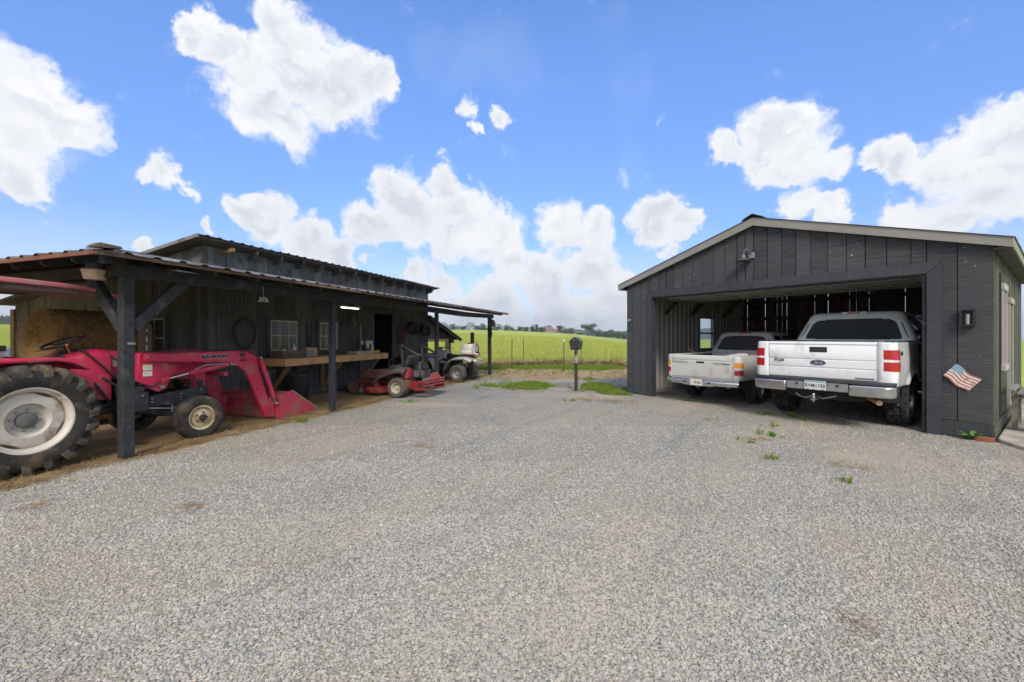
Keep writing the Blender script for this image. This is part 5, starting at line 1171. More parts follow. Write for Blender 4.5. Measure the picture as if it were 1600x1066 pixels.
# running gear
MB().b2((-.30, -.17, .42), (.75, .17, .85)).ob('gearbox', CAST, TR, bevel=.04); MB().cyl((0, -.55, .60), (0, .55, .60), .12, .12, 16).ob('rear_axle', CAST, TR, smooth=50)
MB().b2((.75, -.15, .45), (1.45, .15, .92)).ob('engine', CAST, TR, bevel=.03)
for k in range(5): MB().cyl((.85 + .12 * k, -.19, .62), (.85 + .12 * k, -.19, .90), .035, n=8).ob('engine_port', CAST, TR)
MB().prism([(1.30, .42), (2.05, .42), (2.20, .55), (2.20, .66), (1.95, .68), (1.70, .60), (1.30, .60)], 'xz', -.19, .19).ob('front_frame', CAST, TR, bevel=.015)
MB().bar((FX, -.62, .34), (FX, .62, .34), .09, .10).ob('front_axle', CAST, TR, bevel=.02)
for y in (-.62, .62): MB().cyl((FX, y, .26), (FX, y, .52), .04, n=12).ob('king_pin', CAST, TR, smooth=50)
MB().tube([(FX - .25, -.60, .44), (FX - .12, -.4, .50), (FX - .16, 0, .50), (FX - .25, .60, .44)], .016, 8).ob('tie_rod', STEEL, TR)
# loader sub-frame on the right: casting bracket, long rail, bolts
for sgn in (-1, 1):
    bk = MB().b2((.98, sgn * .36, .47), (1.28, sgn * .50, .74)).ob('loader_bracket', CAST, TR, bevel=.012)
    MB().prism([(.98, .742), (1.20, .742), (1.25, .80), (1.05, .83), (.98, .80)], 'xz', sgn * .50, sgn * .36).ob('bracket_cap', CAST, bk)
    MB().prism([(1.28, .52), (1.75, .50), (2.1, .62), (2.1, .74), (1.75, .70), (1.28, .66)], 'xz', sgn * .40, sgn * .44).ob('side_rail', CAST, TR, bevel=.006)
    for (x, z) in ((1.34, .58), (1.34, .63), (1.72, .56), (1.72, .60), (1.72, .65), (2.0, .68), (1.05, .69), (1.2, .69)): MB().cyl((x, sgn * .44, z), (x, sgn * .462 if x > 1.25 else sgn * .512, z), .014, n=6).ob('bolt', STEEL, TR)
MB().tube([(1.05, -.47, .45), (1.02, -.47, .34), (1.05, -.47, .26), (1.12, -.46, .20)], .018, 8).ob('bent_rod', CAST, TR)
MB().tube([(1.3, -.46, .50), (1.6, -.48, .45), (1.8, -.48, .52)], .012, 8).ob('pipe', STEEL, TR)
# bonnet with rounded shoulders, side cowl, dash
sec = lambda x, zt, hw, zb_: [(x, -hw, zb_), (x, -hw, zt - .10), (x, -hw + .03, zt - .03), (x, -hw + .10, zt), (x, hw - .10, zt), (x, hw - .03, zt - .03), (x, hw, zt - .10), (x, hw, zb_)]
def loft(secs): m = len(secs[0]); mb = MB(); mb.v = [p for s_ in secs for p in s_]; mb.f = [(i * m + k, i * m + (k + 1) % m, (i + 1) * m + (k + 1) % m, (i + 1) * m + k) for i in range(len(secs) - 1) for k in range(m)] + [tuple(range(m)), tuple((len(secs) - 1) * m + k for k in range(m))]; return mb
loft([sec(.84, 1.315, .28, .93), sec(1.05, 1.31, .28, .93), sec(1.6, 1.255, .27, .90), sec(2.12, 1.20, .255, .80), sec(2.22, 1.15, .245, .72), sec(2.25, 1.05, .24, .70)]).ob('bonnet', TRED, TR, smooth=40, bevel=.01)
MB().b2((2.251, -.2, .74), (2.265, .2, 1.03)).ob('grille', BLK, TR)
loft([sec(.40, 1.16, .25, .98), sec(.50, 1.24, .33, .86), sec(.66, 1.30, .36, .74), sec(.80, 1.335, .36, .68), sec(.95, 1.325, .34, .66)]).ob('side_cowl', TRED, TR, smooth=35, bevel=.02)
ds = loft([sec(.52, 1.24, .13, 1.12), sec(.62, 1.32, .16, 1.15), sec(.80, 1.35, .22, 1.2)]).ob('dash', BLK, TR, smooth=40, bevel=.015)
MB().bar((.62, -.365, 1.34), (1.0, -.37, .92), .012, .10, (0, 1, 0)).ob('cowl_strap', CAST, TR)
for k in range(6): MB().box((.66 + .05 * k, -.378, 1.30 - .055 * k), (.035, .012, .022), Matrix.Rotation(.8, 3, 'Y')).ob('heat_shield_tab', CHROME, TR)
MB().b2((.98, -.288, 1.10), (1.03, -.282, 1.18)).ob('paint_chip', CWHT, TR)
# steering wheel
sw = MB(); cw = V3((.62, 0, 1.43)); nv = V3((-.42, 0, .91)).normalized(); ax_ = V3((0, 1, 0)); ay_ = nv.cross(ax_)
sw.tube([cw + (ax_ * math.cos(a) + ay_ * math.sin(a)) * .205 for a in (2 * math.pi * k / 32 for k in range(32))], .016, 8, True)
st_w = sw.ob('steering_wheel', BLK, TR, smooth=60)
for k in range(3): a = k * 2.094 + .4; MB().bar(cw - nv * .03, cw + (ax_ * math.cos(a) + ay_ * math.sin(a)) * .20, .022, .01, nv).ob('spoke', BLKM, st_w)
MB().cyl(cw, cw - nv * .22, .03, .04, 12).ob('steering_column', BLK, TR, smooth=50)
MB().tube([(.60, -.2, 1.28), (.52, -.30, 1.36), (.50, -.34, 1.40)], .010, 8).ob('lever', M('amber_lever', (.7, .25, .02), None, 5, .4), TR); MB().tube([(.5, -.26, 1.14), (.46, -.30, 1.22)], .02, 8).ob('turn_lamp', M('amber_lens', (.75, .2, .02), None, 5, .3), TR)
MB().b2((.36, -.32, 1.16), (.50, -.12, 1.26)).ob('switch_box', CAST, TR, bevel=.01)
# fenders, seat, platform
for sgn in (-1, 1):
    MB().prism([(-.62, 1.16), (-.60, 1.215), (-.40, 1.262), (.24, 1.262), (.40, 1.235), (.52, 1.12), (.50, 1.10), (.36, 1.19), (.22, 1.222), (-.40, 1.222), (-.58, 1.18)], 'xz', sgn * .42, sgn * .80).ob('fender', TRED, TR, bevel=.012)
    MB().prism([(-.55, .8), (-.55, 1.2), (.40, 1.2), (.50, 1.1), (.52, .6), (.3, .55)], 'xz', sgn * .40, sgn * .42).ob('fender_side', TRED, TR)
    MB().b2((.22, sgn * .16, .52), (.72, sgn * .46, .56)).ob('footplate', CAST, TR)
st2 = loft([sec(-.42, 1.22, .24, 1.0), sec(.05, 1.18, .24, 1.0)]).ob('seat', BLK, TR, bevel=.03); MB().prism([(-.46, 1.12), (-.36, 1.15), (-.42, 1.55), (-.50, 1.55)], 'xz', -.24, .24).ob('seat_back', BLK, st2, bevel=.03)
for y in (-.27, .27): ar = MB().b2((-.42, y - .035, 1.335), (.02, y + .035, 1.40)).ob('arm_rest', BLK, st2, bevel=.015); MB().bar((-.05, y, 1.2), (-.01, y, 1.335), .03, .05).ob('arm_bracket', STEEL, ar)
# roll frame and canopy
for y in (-.50, .50): MB().b2((-.52, y - .035, .85), (-.46, y + .035, 2.10)).ob('roll_post', CAST, TR, bevel=.006)
MB().b2((-.52, -.53, 2.04), (-.46, .53, 2.10)).ob('roll_bar', CAST, TR, bevel=.006)
cn_ = MB().prism([(-1.0, 2.10), (-.95, 2.165), (.55, 2.125), (.96, 2.03), (.97, 2.0), (.94, 2.0), (.55, 2.07), (-.95, 2.105)], 'xz', -.56, .56).ob('canopy', TFADE, TR, bevel=.012)
CUND = M('canopy_underside', (.20, .15, .135), (.15, .11, .10), 4, .8)
MB().prism([(-.93, 2.098), (.55, 2.064), (.93, 1.998), (.92, 1.992), (.55, 2.056), (-.93, 2.09)], 'xz', -.53, .53).ob('canopy_lining', CUND, cn_)
for x in (-.8, -.1, .5): MB().b2((x - .025, -.5, 2.03), (x + .025, .5, 2.061)).ob('canopy_rib', CUND, cn_)
for y in (-.48, .48): MB().b2((-.9, y - .02, 2.025), (.5, y + .02, 2.0615)).ob('canopy_rib', CUND, cn_)
MB().b2((-.75, -.43, 2.052), (-.2, -.3, 2.0615)).ob('canopy_slot', BLK, cn_)
# exhaust: square heat guard with slots, elbow on top
eg = MB().prism([(-.075, 0), (.075, 0), (.065, .45), (-.055, .45)], 'xz', -.03, .03).ob('exhaust_guard', M('sooty_guard', (.085, .06, .048), (.13, .09, .07), 6, .8), TR, loc=(1.44, -.14, 1.24), bevel=.006)
for z in (.33, .18, .06): MB().b2((-.008, -.034, z), (.006, -.031, z + (.035 if z > .3 else .075))).ob('slot', M('slot_silver', (.6, .58, .55), None, 9, .4), eg)
MB().tube([(1.46, -.12, 1.6), (1.46, -.12, 1.74), (1.49, -.12, 1.80), (1.54, -.12, 1.83)], .035, 12).ob('exhaust_pipe', RUSTP if False else M('brown_pipe', (.16, .085, .06), (.11, .06, .045), 9, .8), TR, smooth=60)
# loader: masts, arms, cylinders, bucket
for sgn in (-1, 1):
    y0, y1 = sgn * .46, sgn * .53
    ms = MB().prism([(1.14, 1.27), (1.27, 1.29), (1.36, 1.24), (1.52, .86), (1.48, .76), (1.38, .72), (1.30, .76), (1.12, .90)], 'xz', y0, y1).ob('loader_mast', TRED, TR, bevel=.01)
    MB().prism([(1.36, 1.235), (1.62, 1.02), (1.60, .97), (1.50, .90)], 'xz', sgn * .47, sgn * .515).ob('mast_gusset', TRED, ms)
    if sgn < 0:
        for z0, z1, m__ in ((1.035, 1.105, WHT), (1.105, 1.12, M('label_orange', (.8, .3, .04), None, 5, .5)), (.955, 1.015, WHT), (1.015, 1.027, MATS['label_orange'])): MB().b2((1.19, -.5335, z0), (1.30, -.531, z1)).ob('warning_label', m__, ms)
        for z in (1.09, 1.07, 1.05, .995, .98): MB().b2((1.20, -.5345, z), (1.285, -.5335, z + .005)).ob('label_print', M('label_grey', (.3, .3, .3), None, 5, .5), ms)
    for (x, z) in ((1.25, 1.24), (1.41, .79)): MB().cyl((x, y1, z), (x, y1 + sgn * .03, z), .028, n=12).ob('pin', STEEL, ms, smooth=50); 
    arm = MB().prism([(1.18, 1.265), (1.90, 1.265), (2.35, 1.275), (2.68, 1.275), (2.80, 1.235), (2.865, 1.14), (2.86, 1.08), (3.13, .16), (3.10, .06), (3.02, .08), (2.74, .70), (2.64, .90), (2.50, 1.015), (2.34, 1.08), (1.18, 1.165)], 'xz', sgn * .545, sgn * .61).ob('loader_arm', TRED, TR, bevel=.010)
    MB().cyl((2.82, sgn * .60, .60), (2.82, sgn * .625, .60), .045, n=16).ob('arm_boss', TRED, arm, bevel=.006); MB().cyl((2.82, sgn * .624, .60), (2.82, sgn * .64, .60), .016, n=10).ob('pin', CAST, arm)
    # lift cylinder
    cy = MB().cyl((1.75, sgn * .58, .955), (2.34, sgn * .58, 1.055), .042, n=14).ob('lift_cylinder', TRED, TR, smooth=50); MB().cyl((1.47, sgn * .58, .90), (1.76, sgn * .58, .957), .020, n=10).ob('rod', CHROME, cy, smooth=50)
    MB().cyl((1.40, sgn * .58, .885), (1.48, sgn * .58, .90), .035, n=10).ob('rod_eye', TRED, cy); MB().cyl((2.36, sgn * .54, 1.06), (2.36, sgn * .64, 1.06), .022, n=10).ob('pin', STEEL, cy)
    MB().tube([(1.80, sgn * .62, 1.0), (1.95, sgn * .62, 1.06), (2.2, sgn * .62, 1.07), (2.5, sgn * .60, 1.03)], .012, 8).ob('hydraulic_pipe', STEEL, cy, smooth=60)
    # tilt cylinder along the front of the arm
    tc_ = MB().cyl((2.875, sgn * .65, 1.10), (3.14, sgn * .65, .42), .037, n=14).ob('tilt_cylinder', TRED, TR, smooth=50); MB().cyl((3.14, sgn * .65, .42), (3.19, sgn * .65, .29), .018, n=10).ob('rod', CHROME, tc_); MB().cyl((2.86, sgn * .60, 1.13), (2.86, sgn * .69, 1.13), .025, n=10).ob('pin', STEEL, tc_)
    bkq = MB().prism([(3.05, .06), (3.20, .03), (3.22, .40), (3.10, .40)], 'xz', sgn * .56, sgn * .60).ob('bucket_bracket', TRED, TR, bevel=.006)
    MB().cyl((3.19, sgn * .55, .285), (3.19, sgn * .70, .285), .026, n=10).ob('pin', STEEL, bkq); MB().cyl((3.11, sgn * .55, .09), (3.11, sgn * .66, .09), .026, n=10).ob('pin', STEEL, bkq)
text('MAHINDRA', .082, (2.12, -.6108, 1.185), (1, 0, 0), (0, 0, 1), M('letter_edge', (.62, .45, .47), None, 5, .5), TR, 'lettering_edge', .0004, .009, sx=1.0); text('MAHINDRA', .082, (2.12, -.612, 1.185), (1, 0, 0), (0, 0, 1), INK, TR, 'lettering', .001, .004, sx=1.0); text('ML', .085, (2.58, -.612, 1.195), (1, 0, 0), (0, 0, 1), INK, TR, 'lettering', .001, .004); text('260', .085, (2.59, -.612, 1.11), (1, 0, 0), (0, 0, 1), INK, TR, 'lettering', .001, .002)
MB().cyl((2.3, -.6, .90), (2.3, .6, .90), .035, n=12).ob('torque_tube', TRED, TR); MB().b2((1.95, -.42, .66), (2.1, -.30, .95)).ob('light_bracket', TRED, TR, bevel=.008); MB().cyl((2.0, -.43, .78), (2.0, -.46, .78), .05, n=16).ob('work_lamp', BLK, TR, bevel=.008)
MB().b2((1.5, -.31, .93), (2.2, -.29, 1.08)).ob('side_panel', TRED, TR)
for k, pts_ in enumerate(([(.72, -.3, 1.0), (.80, -.40, .80), (.92, -.36, .62), (.70, -.30, .52)], [(.80, -.32, 1.0), (.95, -.42, .86), (1.0, -.36, .6), (.85, -.3, .5)], [(.6, -.22, .9), (.72, -.34, .72), (.9, -.3, .56)])): MB().tube(pts_, .016, 8).ob('hose', HYD, TR, smooth=60)
for k, pts_ in enumerate(([(1.0, -.40, 1.0), (1.10, -.50, .90), (1.3, -.545, .80), (1.42, -.56, .90)], [(1.05, -.36, .92), (1.2, -.54, 1.30), (1.32, -.63, 1.29), (1.6, -.63, 1.285), (2.3, -.63, 1.285), (2.66, -.63, 1.26), (2.84, -.63, 1.16)], [(.9, -.38, 1.25), (1.02, -.44, 1.12), (1.05, -.44, .95), (1.0, -.40, .80)], [(2.86, -.60, 1.0), (2.93, -.62, .80), (3.02, -.66, .6)], [(1.9, -.30, .80), (2.05, -.40, .72), (2.2, -.42, .86), (2.28, -.46, .9)])): MB().tube(pts_, .011, 7).ob('hose', HYD, TR, smooth=60)
for (x, z) in ((1.2, 1.215), (2.5, 1.15), (2.74, .95), (2.95, .42), (3.06, .16)): MB().cyl((x, -.61, z), (x, -.622, z), .014, n=6).ob('bolt', STEEL, TR)
MB().cyl((.62, -.24, .62), (.62, -.24, .80), .05, n=12).ob('filter', CAST, TR, smooth=50); MB().cyl((.78, -.25, .70), (.78, -.27, .84), .025, n=10).ob('fitting', CHROME, TR, smooth=50)
# bucket
YB = .74; bk = [(3.22, .02), (3.22, .43), (3.40, .48), (3.46, .475), (3.44, .45), (3.32, .42), (3.27, .37), (3.26, .10), (3.32, .05), (4.06, .035), (4.06, .015)]
bu = MB().prism(bk, 'xz', -YB + .02, YB - .02).ob('bucket', TREDW, TR)
for sgn in (-1, 1):
    sd = MB().prism([(3.22, .02), (3.22, .43), (3.44, .49), (4.02, .09), (4.08, .02)], 'xz', sgn * YB, sgn * (YB - .02)).ob('bucket_side', TREDW, bu, bevel=.004)
    MB().prism([(3.44, .492), (3.47, .50), (4.05, .10), (4.02, .085)], 'xz', sgn * (YB + .012), sgn * (YB - .028)).ob('edge_bar', M('worn_edge', (.36, .25, .16), (.30, .19, .12), 6, .7), sd)
    MB().prism([(3.98, .015), (3.98, .10), (4.05, .09), (4.12, .012)], 'xz', sgn * (YB + .014), sgn * (YB - .05)).ob('cutting_tip', STEEL, sd)
MB().b2((4.0, -YB, .005), (4.13, YB, .02)).ob('cutting_edge', STEEL, bu); MB().b2((3.195, -YB + .02, .36), (3.222, YB - .02, .44)).ob('back_bar', TREDW, bu)
# ------------------------------------------------------------------ zero-turn mower and quad bike (local: x forward, towards the barn wall)
MRED = M('mower_red', (.25, .013, .016), (.17, .014, .015), 4, .5, dirt=(.20, .10, .06), dscale=3, damt=.35, rand=.06)
DUST = M('dusty_black', (.045, .04, .036), (.085, .075, .062), 5, .75, dirt=(.16, .125, .085), dscale=4, damt=.35)
PALE = M('pale_rim', (.52, .47, .36), (.42, .37, .28), 6, .5)
MW = thing('zero_turn_mower', 'dusty red ride-on mower with folded roll bar under the porch', 'mower', BW(6.0, -.12), BRZ + math.pi / 2)
def small_wheel(c, R_, wd, rim, rm, tm, nm, pat=ribs, depth=.004):
    w_ = tyre(R_, wd, rim, 60, depth, pat).ob(nm, tm, MW if nm[0] != 'q' else QD, smooth=40, loc=c); s_ = 1 if c[1] > 0 else -1; hw = wd / 2 * s_
    MB().lathe([(rim + .01, hw * .8), (rim - .015, hw * .7), (rim - .02, hw * .3), (rim * .55, hw * .15), (rim * .45, hw * .45), (rim * .2, hw * .55), (0, hw * .55)], (0, 0, 0), (0, 1, 0), 24).ob('rim', rm, w_, smooth=35); return w_
DTY = M('dusty_tyre', (.085, .075, .06), (.13, .11, .085), 8, .9, dirt=(.05, .046, .04), dscale=5, damt=.3)
for y in (-.50, .50): small_wheel((0, y, .245), .245, .27, .125, PALE, DTY, 'drive_wheel')
for y in (-.40, .40):
    w_ = small_wheel((1.16, y, .14), .14, .12, .055, PALE, DTY, 'caster_wheel')
    MB().bar((1.16, y - .075, .14), (1.20, y - .075, .32), .04, .012, (0, 1, 0)).ob('caster_fork', MRED, w_).location = (-1.16, -y, -.14); MB().bar((1.16, y + .075, .14), (1.20, y + .075, .32), .04, .012, (0, 1, 0)).ob('caster_fork', MRED, w_).location = (-1.16, -y, -.14)
    MB().cyl((1.20, y, .30), (1.20, y, .46), .028, n=10).ob('caster_pivot', MRED, MW, smooth=50); MB().b2((1.14, y - .09, .305), (1.24, y + .09, .325)).ob('fork_top', MRED, MW)
    MB().bar((.1, y * .75, .34), (1.2, y, .36), .06, .06).ob('frame_tube', MRED, MW, bevel=.006)
MB().b2((1.12, -.45, .33), (1.20, .45, .39)).ob('front_beam', MRED, MW, bevel=.006)
# deck: rounded drum under the frame
dk = MB().prism([(.32, -.45), (.45, -.66), (.78, -.70), (1.0, -.55), (1.04, 0), (1.0, .55), (.78, .72), (.45, .70), (.32, .45)], 'xy', .10, .245).ob('mower_deck', MRED, MW, bevel=.02)
MB().prism([(.38, -.40), (.50, -.60), (.76, -.64), (.94, -.5), (.97, 0), (.94, .5), (.76, .66), (.50, .62), (.38, .40)], 'xy', .247, .268).ob('deck_top', MRED, dk, bevel=.008)
for y in (-.42, 0, .46): MB().lathe([(0, .13), (.07, .13), (.10, .10), (.11, .0)], (.68, y, .268), (0, 0, 1), 16).ob('spindle_cover', MRED, dk, smooth=40)
# footplate, front hood, seat pod, fenders
MB().prism([(.55, .40), (.95, .40), (1.16, .47), (1.14, .49), (.92, .43), (.55, .43)], 'xz', -.30, .30).ob('footplate', DUST, MW)
MB().prism([(.88, .41), (1.18, .46), (1.12, .62), (.62, .66), (.56, .55), (.62, .42)], 'xz', -.30, .34).ob('front_tray', M('dusty_red', (.26, .07, .05), (.20, .06, .045), 4, .6, dirt=(.17, .13, .09), dscale=4, damt=.5), MW, bevel=.02)
for y in (-.46, .46):
    sg = 1 if y > 0 else -1
    mb = MB(); prof = [(.66, .40), (.58, .52), (.42, .60), (.22, .68), (0, .74), (-.16, .74), (-.24, .68)]
    for x, z in prof: mb.v += [(x, y - sg * .18, z), (x, y + sg * .10, z - .005), (x, y + sg * .17, z - .05), (x, y + sg * .18, z - .13)]
    mb.f = [(i * 4 + j, i * 4 + j + 1, (i + 1) * 4 + j + 1, (i + 1) * 4 + j) for i in range(len(prof) - 1) for j in range(3)]; mb.ob('fender', DUST, MW, smooth=60, solid=.012)
    MB().b2((.05, y + sg * .10, .58), (.42, y + sg * .185, .60)).ob('fender_trim', MRED, MW)
se = MB().prism([(-.02, .70), (.46, .66), (.48, .72), (.40, .77), (.02, .78)], 'xz', -.24, .24).ob('seat', DUST, MW, bevel=.03); MB().prism([(-.06, .74), (.04, .76), (-.04, 1.02), (-.16, 1.02)], 'xz', -.23, .23).ob('seat_back', DUST, se, bevel=.035)
for y in (-.30, .30): MB().tube([(.38, y, .66), (.42, y, .80), (.40, y * .9, .92), (.36, y * .45, .95)], .014, 8).ob('control_lever', BLK, MW, smooth=60)
MB().tube([(1.0, .28, .45), (1.02, .30, .62), (.99, .31, .66)], .012, 8).ob('foot_lever', M('pale_grip', (.6, .6, .56), None, 4, .5), MW)
# engine and rear guard
en = MB().b2((-.52, -.20, .46), (-.12, .20, .66)).ob('engine', DUST, MW, bevel=.03); MB().lathe([(0, .20), (.13, .20), (.17, .15), (.19, .02), (.19, 0)], (-.32, 0, .66), (0, 0, 1), 20).ob('fan_shroud', BLKM, en, smooth=40)
for y in (-.25, .25): MB().cyl((-.35, y * .8, .55), (-.40, y * 1.25, .57), .085, .075, 14).ob('cylinder_head', DUST, en, smooth=40)
MB().cyl((-.50, .12, .70), (-.50, .12, .84), .07, n=14).ob('air_filter', BLK, en, smooth=40); MB().cyl((-.58, -.25, .42), (-.58, .25, .42), .06, n=12).ob('muffler', STEEL, en, smooth=40)
for y in (-.34, .34): MB().lathe([(0, .12), (.13, .12), (.17, .06), (.17, -.12), (.13, -.16), (0, -.16)], (-.12, y, .60), (0, 0, 1), 14).ob('fuel_tank', MRED, MW, smooth=40)
for sg in (-1, 1):
    gd = MB().prism([(-.10, .30), (-.10, .46), (-.42, .42), (-.72, .42), (-.74, .20), (-.50, .18)], 'xz', sg * .46, sg * .48).ob('rear_guard', MRED, MW, bevel=.004)
    MB().b2((-.66, sg * .455, .26), (-.56, sg * .485, .36)).ob('guard_slot', BLK, gd)
gm = MB().b2((-.76, -.48, .18), (-.74, .48, .24)).ob('rear_guard', MRED, MW, bevel=.004)
for z in (.29, .36, .43): MB().b2((-.76, -.46, z), (-.735, .46, z + .03)).ob('guard_bar', M('pink_red', (.40, .08, .08), None, 5, .5), gm)
MB().prism([(-.30, .43), (.30, .43), (.14, .60), (-.14, .60)], 'yz', -.745, -.73).ob('guard_plate', M('pink_red', (.46, .12, .12)), gm)
rp = []
for y in (-.46, .46):
    MB().bar((-.16, y, .40), (-.06, y, 1.24), .055, .055).ob('roll_bar_post', BLKM, MW, bevel=.01); MB().b2((-.11, y - .04, 1.20), (-.02, y + .04, 1.32)).ob('hinge', BLKM, MW, bevel=.008)
MB().tube([(-.05, .46, 1.27), (-.22, .46, 1.20), (-.52, .45, 1.06), (-.66, .36, 1.02), (-.70, 0, 1.01), (-.66, -.36, 1.02), (-.52, -.45, 1.06), (-.22, -.46, 1.20), (-.05, -.46, 1.27)], .028, 8).ob('roll_bar_hoop', BLKM, MW, smooth=60)
# quad
QD = thing('quad_bike', 'silver quad bike with white spray tank on its rear rack', 'quad bike', BW(9.48, .0), BRZ + math.pi / 2)
QSI = M('quad_silver', (.46, .45, .42), (.40, .39, .36), 4, .4, coat=.3, dirt=(.33, .28, .2), dscale=4, damt=.25); QTY = M('quad_tyre', (.05, .047, .043), (.09, .082, .07), 7, .9, dirt=(.17, .14, .10), dscale=4, damt=.45)
def knob(i, j): return 1 if ((i // 3) % 2 == 0) ^ ((j // 3) % 2 == 0) else 0
for x, y, r_ in ((0, -.46, .29), (0, .46, .29), (1.24, -.46, .28), (1.24, .46, .28)): small_wheel((x, y, r_), r_, .26, .14, M('quad_rim', (.36, .36, .35), (.26, .25, .23), 8, .5, metal=.4), QTY, 'quad_wheel', knob, .024)
MB().b2((.1, -.20, .35), (1.2, .20, .68)).ob('engine', BLK, QD, bevel=.05); MB().bar((0, -.4, .29), (0, .4, .29), .07, .07).ob('rear_axle', BLKM, QD); MB().bar((1.24, -.4, .28), (1.24, .4, .28), .06, .06).ob('front_axle', BLKM, QD)
for sg in (-1, 1):
    mb = MB(); prof = [(.48, .36), (.44, .52), (.36, .68), (.20, .78), (0, .82), (-.25, .82), (-.44, .76), (-.48, .70)]
    for x, z in prof: mb.v += [(x, sg * .16, z + .02), (x, sg * .34, z + .01), (x, sg * .54, z - .02), (x, sg * .57, z - .06)]
    mb.f = [(i * 4 + j, i * 4 + j + 1, (i + 1) * 4 + j + 1, (i + 1) * 4 + j) for i in range(7) for j in range(3)]; mb.ob('rear_fender', QSI, QD, smooth=60, solid=.012)
    mb = MB(); prof = [(.86, .42), (.90, .62), (1.0, .76), (1.2, .84), (1.45, .80), (1.58, .70)]
    for x, z in prof: mb.v += [(x, sg * .14, z + .03), (x, sg * .34, z + .01), (x, sg * .53, z - .03), (x, sg * .56, z - .07)]
    mb.f = [(i * 4 + j, i * 4 + j + 1, (i + 1) * 4 + j + 1, (i + 1) * 4 + j) for i in range(5) for j in range(3)]; mb.ob('front_fender', QSI, QD, smooth=60, solid=.012)
    MB().prism([(.46, .34), (.90, .34), (.94, .62), (.62, .78), (.44, .72)], 'xz', sg * .20, sg * .26).ob('side_panel', BLK, QD, bevel=.02); MB().prism([(.50, .66), (.70, .70), (.78, .64), (.58, .60)], 'xz', sg * .265, sg * .30).ob('side_flash', QSI, QD, bevel=.006)
    MB().b2((.40, sg * .26, .26), (.90, sg * .50, .29)).ob('foot_board', BLK, QD)
loft([sec(-.30, .90, .16, .78), sec(.1, .88, .17, .74), sec(.42, .90, .15, .72), sec(.62, .96, .13, .74)]).ob('seat', BLK, QD, smooth=50, bevel=.02); loft([sec(.58, .97, .17, .72), sec(.82, 1.04, .19, .72), sec(1.05, 1.0, .16, .74)]).ob('tank_cover', QSI, QD, smooth=45, bevel=.02)
hb = MB().tube([(.74, -.40, 1.10), (.84, -.22, 1.12), (.92, -.06, 1.06), (.92, .06, 1.06), (.84, .22, 1.12), (.74, .40, 1.10)], .014, 8).ob('handlebar', BLKM, QD, smooth=60)
for sg in (-1, 1): MB().cyl((.74, sg * .40, 1.10), (.79, sg * .30, 1.11), .022, n=10).ob('grip', BLK, hb); MB().cyl((.86, sg * .2, 1.12), (.86, sg * .27, 1.30), .008, n=6).ob('mirror_stem', BLKM, hb)
MB().b2((.84, -.10, 1.04), (1.0, .10, 1.14)).ob('instrument_pod', BLK, QD, bevel=.02)
for (xa, xb_, z) in ((-.46, .10, .865), (1.0, 1.55, .90)):
    rk = MB().tube([(xa, -.34, z), (xb_, -.34, z), (xb_, .34, z), (xa, .34, z)], .013, 8, True).ob('rack', BLKM, QD, smooth=60)
    for y in (-.2, -.07, .07, .2): MB().cyl((xa, y, z), (xb_, y, z), .010, n=6).ob('rack_bar', BLKM, rk)
MB().lathe([(0, 0), (.04, 0), (.055, .03), (.05, .09), (0, .1)], (-.50, .30, .70), (-1, 0, 0), 12).ob('tail_lamp', LCLR, QD, smooth=50); MB().tube([(-.42, 0, .68), (-.55, 0, .60), (-.56, .12, .55)], .03, 8).ob('exhaust', STEEL, QD, smooth=60); MB().bar((-.05, .12, .3), (-.25, .12, .75), .05, .05).ob('shock_absorber', STEEL, QD)
TK = thing('spray_tank', 'white plastic sprayer tank strapped to the quad bike rack', 'sprayer', BW(9.48, -.22, .882), BRZ + math.pi / 2)
TWH = M('tank_white', (.70, .68, .62), (.62, .59, .52), 5, .5, dirt=(.42, .30, .2), dscale=4, damt=.25)
loft([[(x, y * k, z) for y, z in ((-.30, .02), (-.34, .06), (-.34, .15), (-.33, .165), (-.33, .185), (-.34, .20), (-.33, .32), (-.27, .37), (.27, .37), (.33, .32), (.34, .20), (.33, .185), (.33, .165), (.34, .15), (.34, .06), (.30, .02))] for x, k in ((-.20, .9), (-.17, 1), (.17, 1), (.20, .9))]).ob('tank', TWH, TK, smooth=35, bevel=.015)
MB().cyl((0, .0, .37), (0, 0, .41), .07, n=16).ob('lid', BLK, TK, smooth=40); MB().cyl((-.1, -.2, .37), (-.1, -.2, .44), .03, n=10).ob('filler', M('orange_cap', (.7, .2, .05), None, 4, .5), TK)
for k in range(3): MB().tube([(-.215, -.20 + .02 * k, .06), (-.24, -.22 + .02 * k, .22), (-.22, -.16, .36 + .015 * k), (-.215, -.02, .34), (-.235, .02, .12), (-.22, -.10, .03)], .010, 8).ob('hose', BLK, TK, smooth=60)
MB().b2((-.29, -.16, .02), (-.21, -.02, .11)).ob('pump', BLK, TK, bevel=.012)
for k in range(4): MB().box((-.24 - .01 * k, .03 + .07 * k, .0 + .02 * (k % 2)), (.07, .06, .05), Matrix.Rotation(.4 * k, 3, 'X')).ob('orange_strap', M('strap_orange', (.62, .18, .08), None, 4, .6), TK)
MB().tube([(-.22, .2, .08), (-.35, .28, .05), (-.42, .25, .03)], .02, 8).ob('spray_wand', WHT, TK)
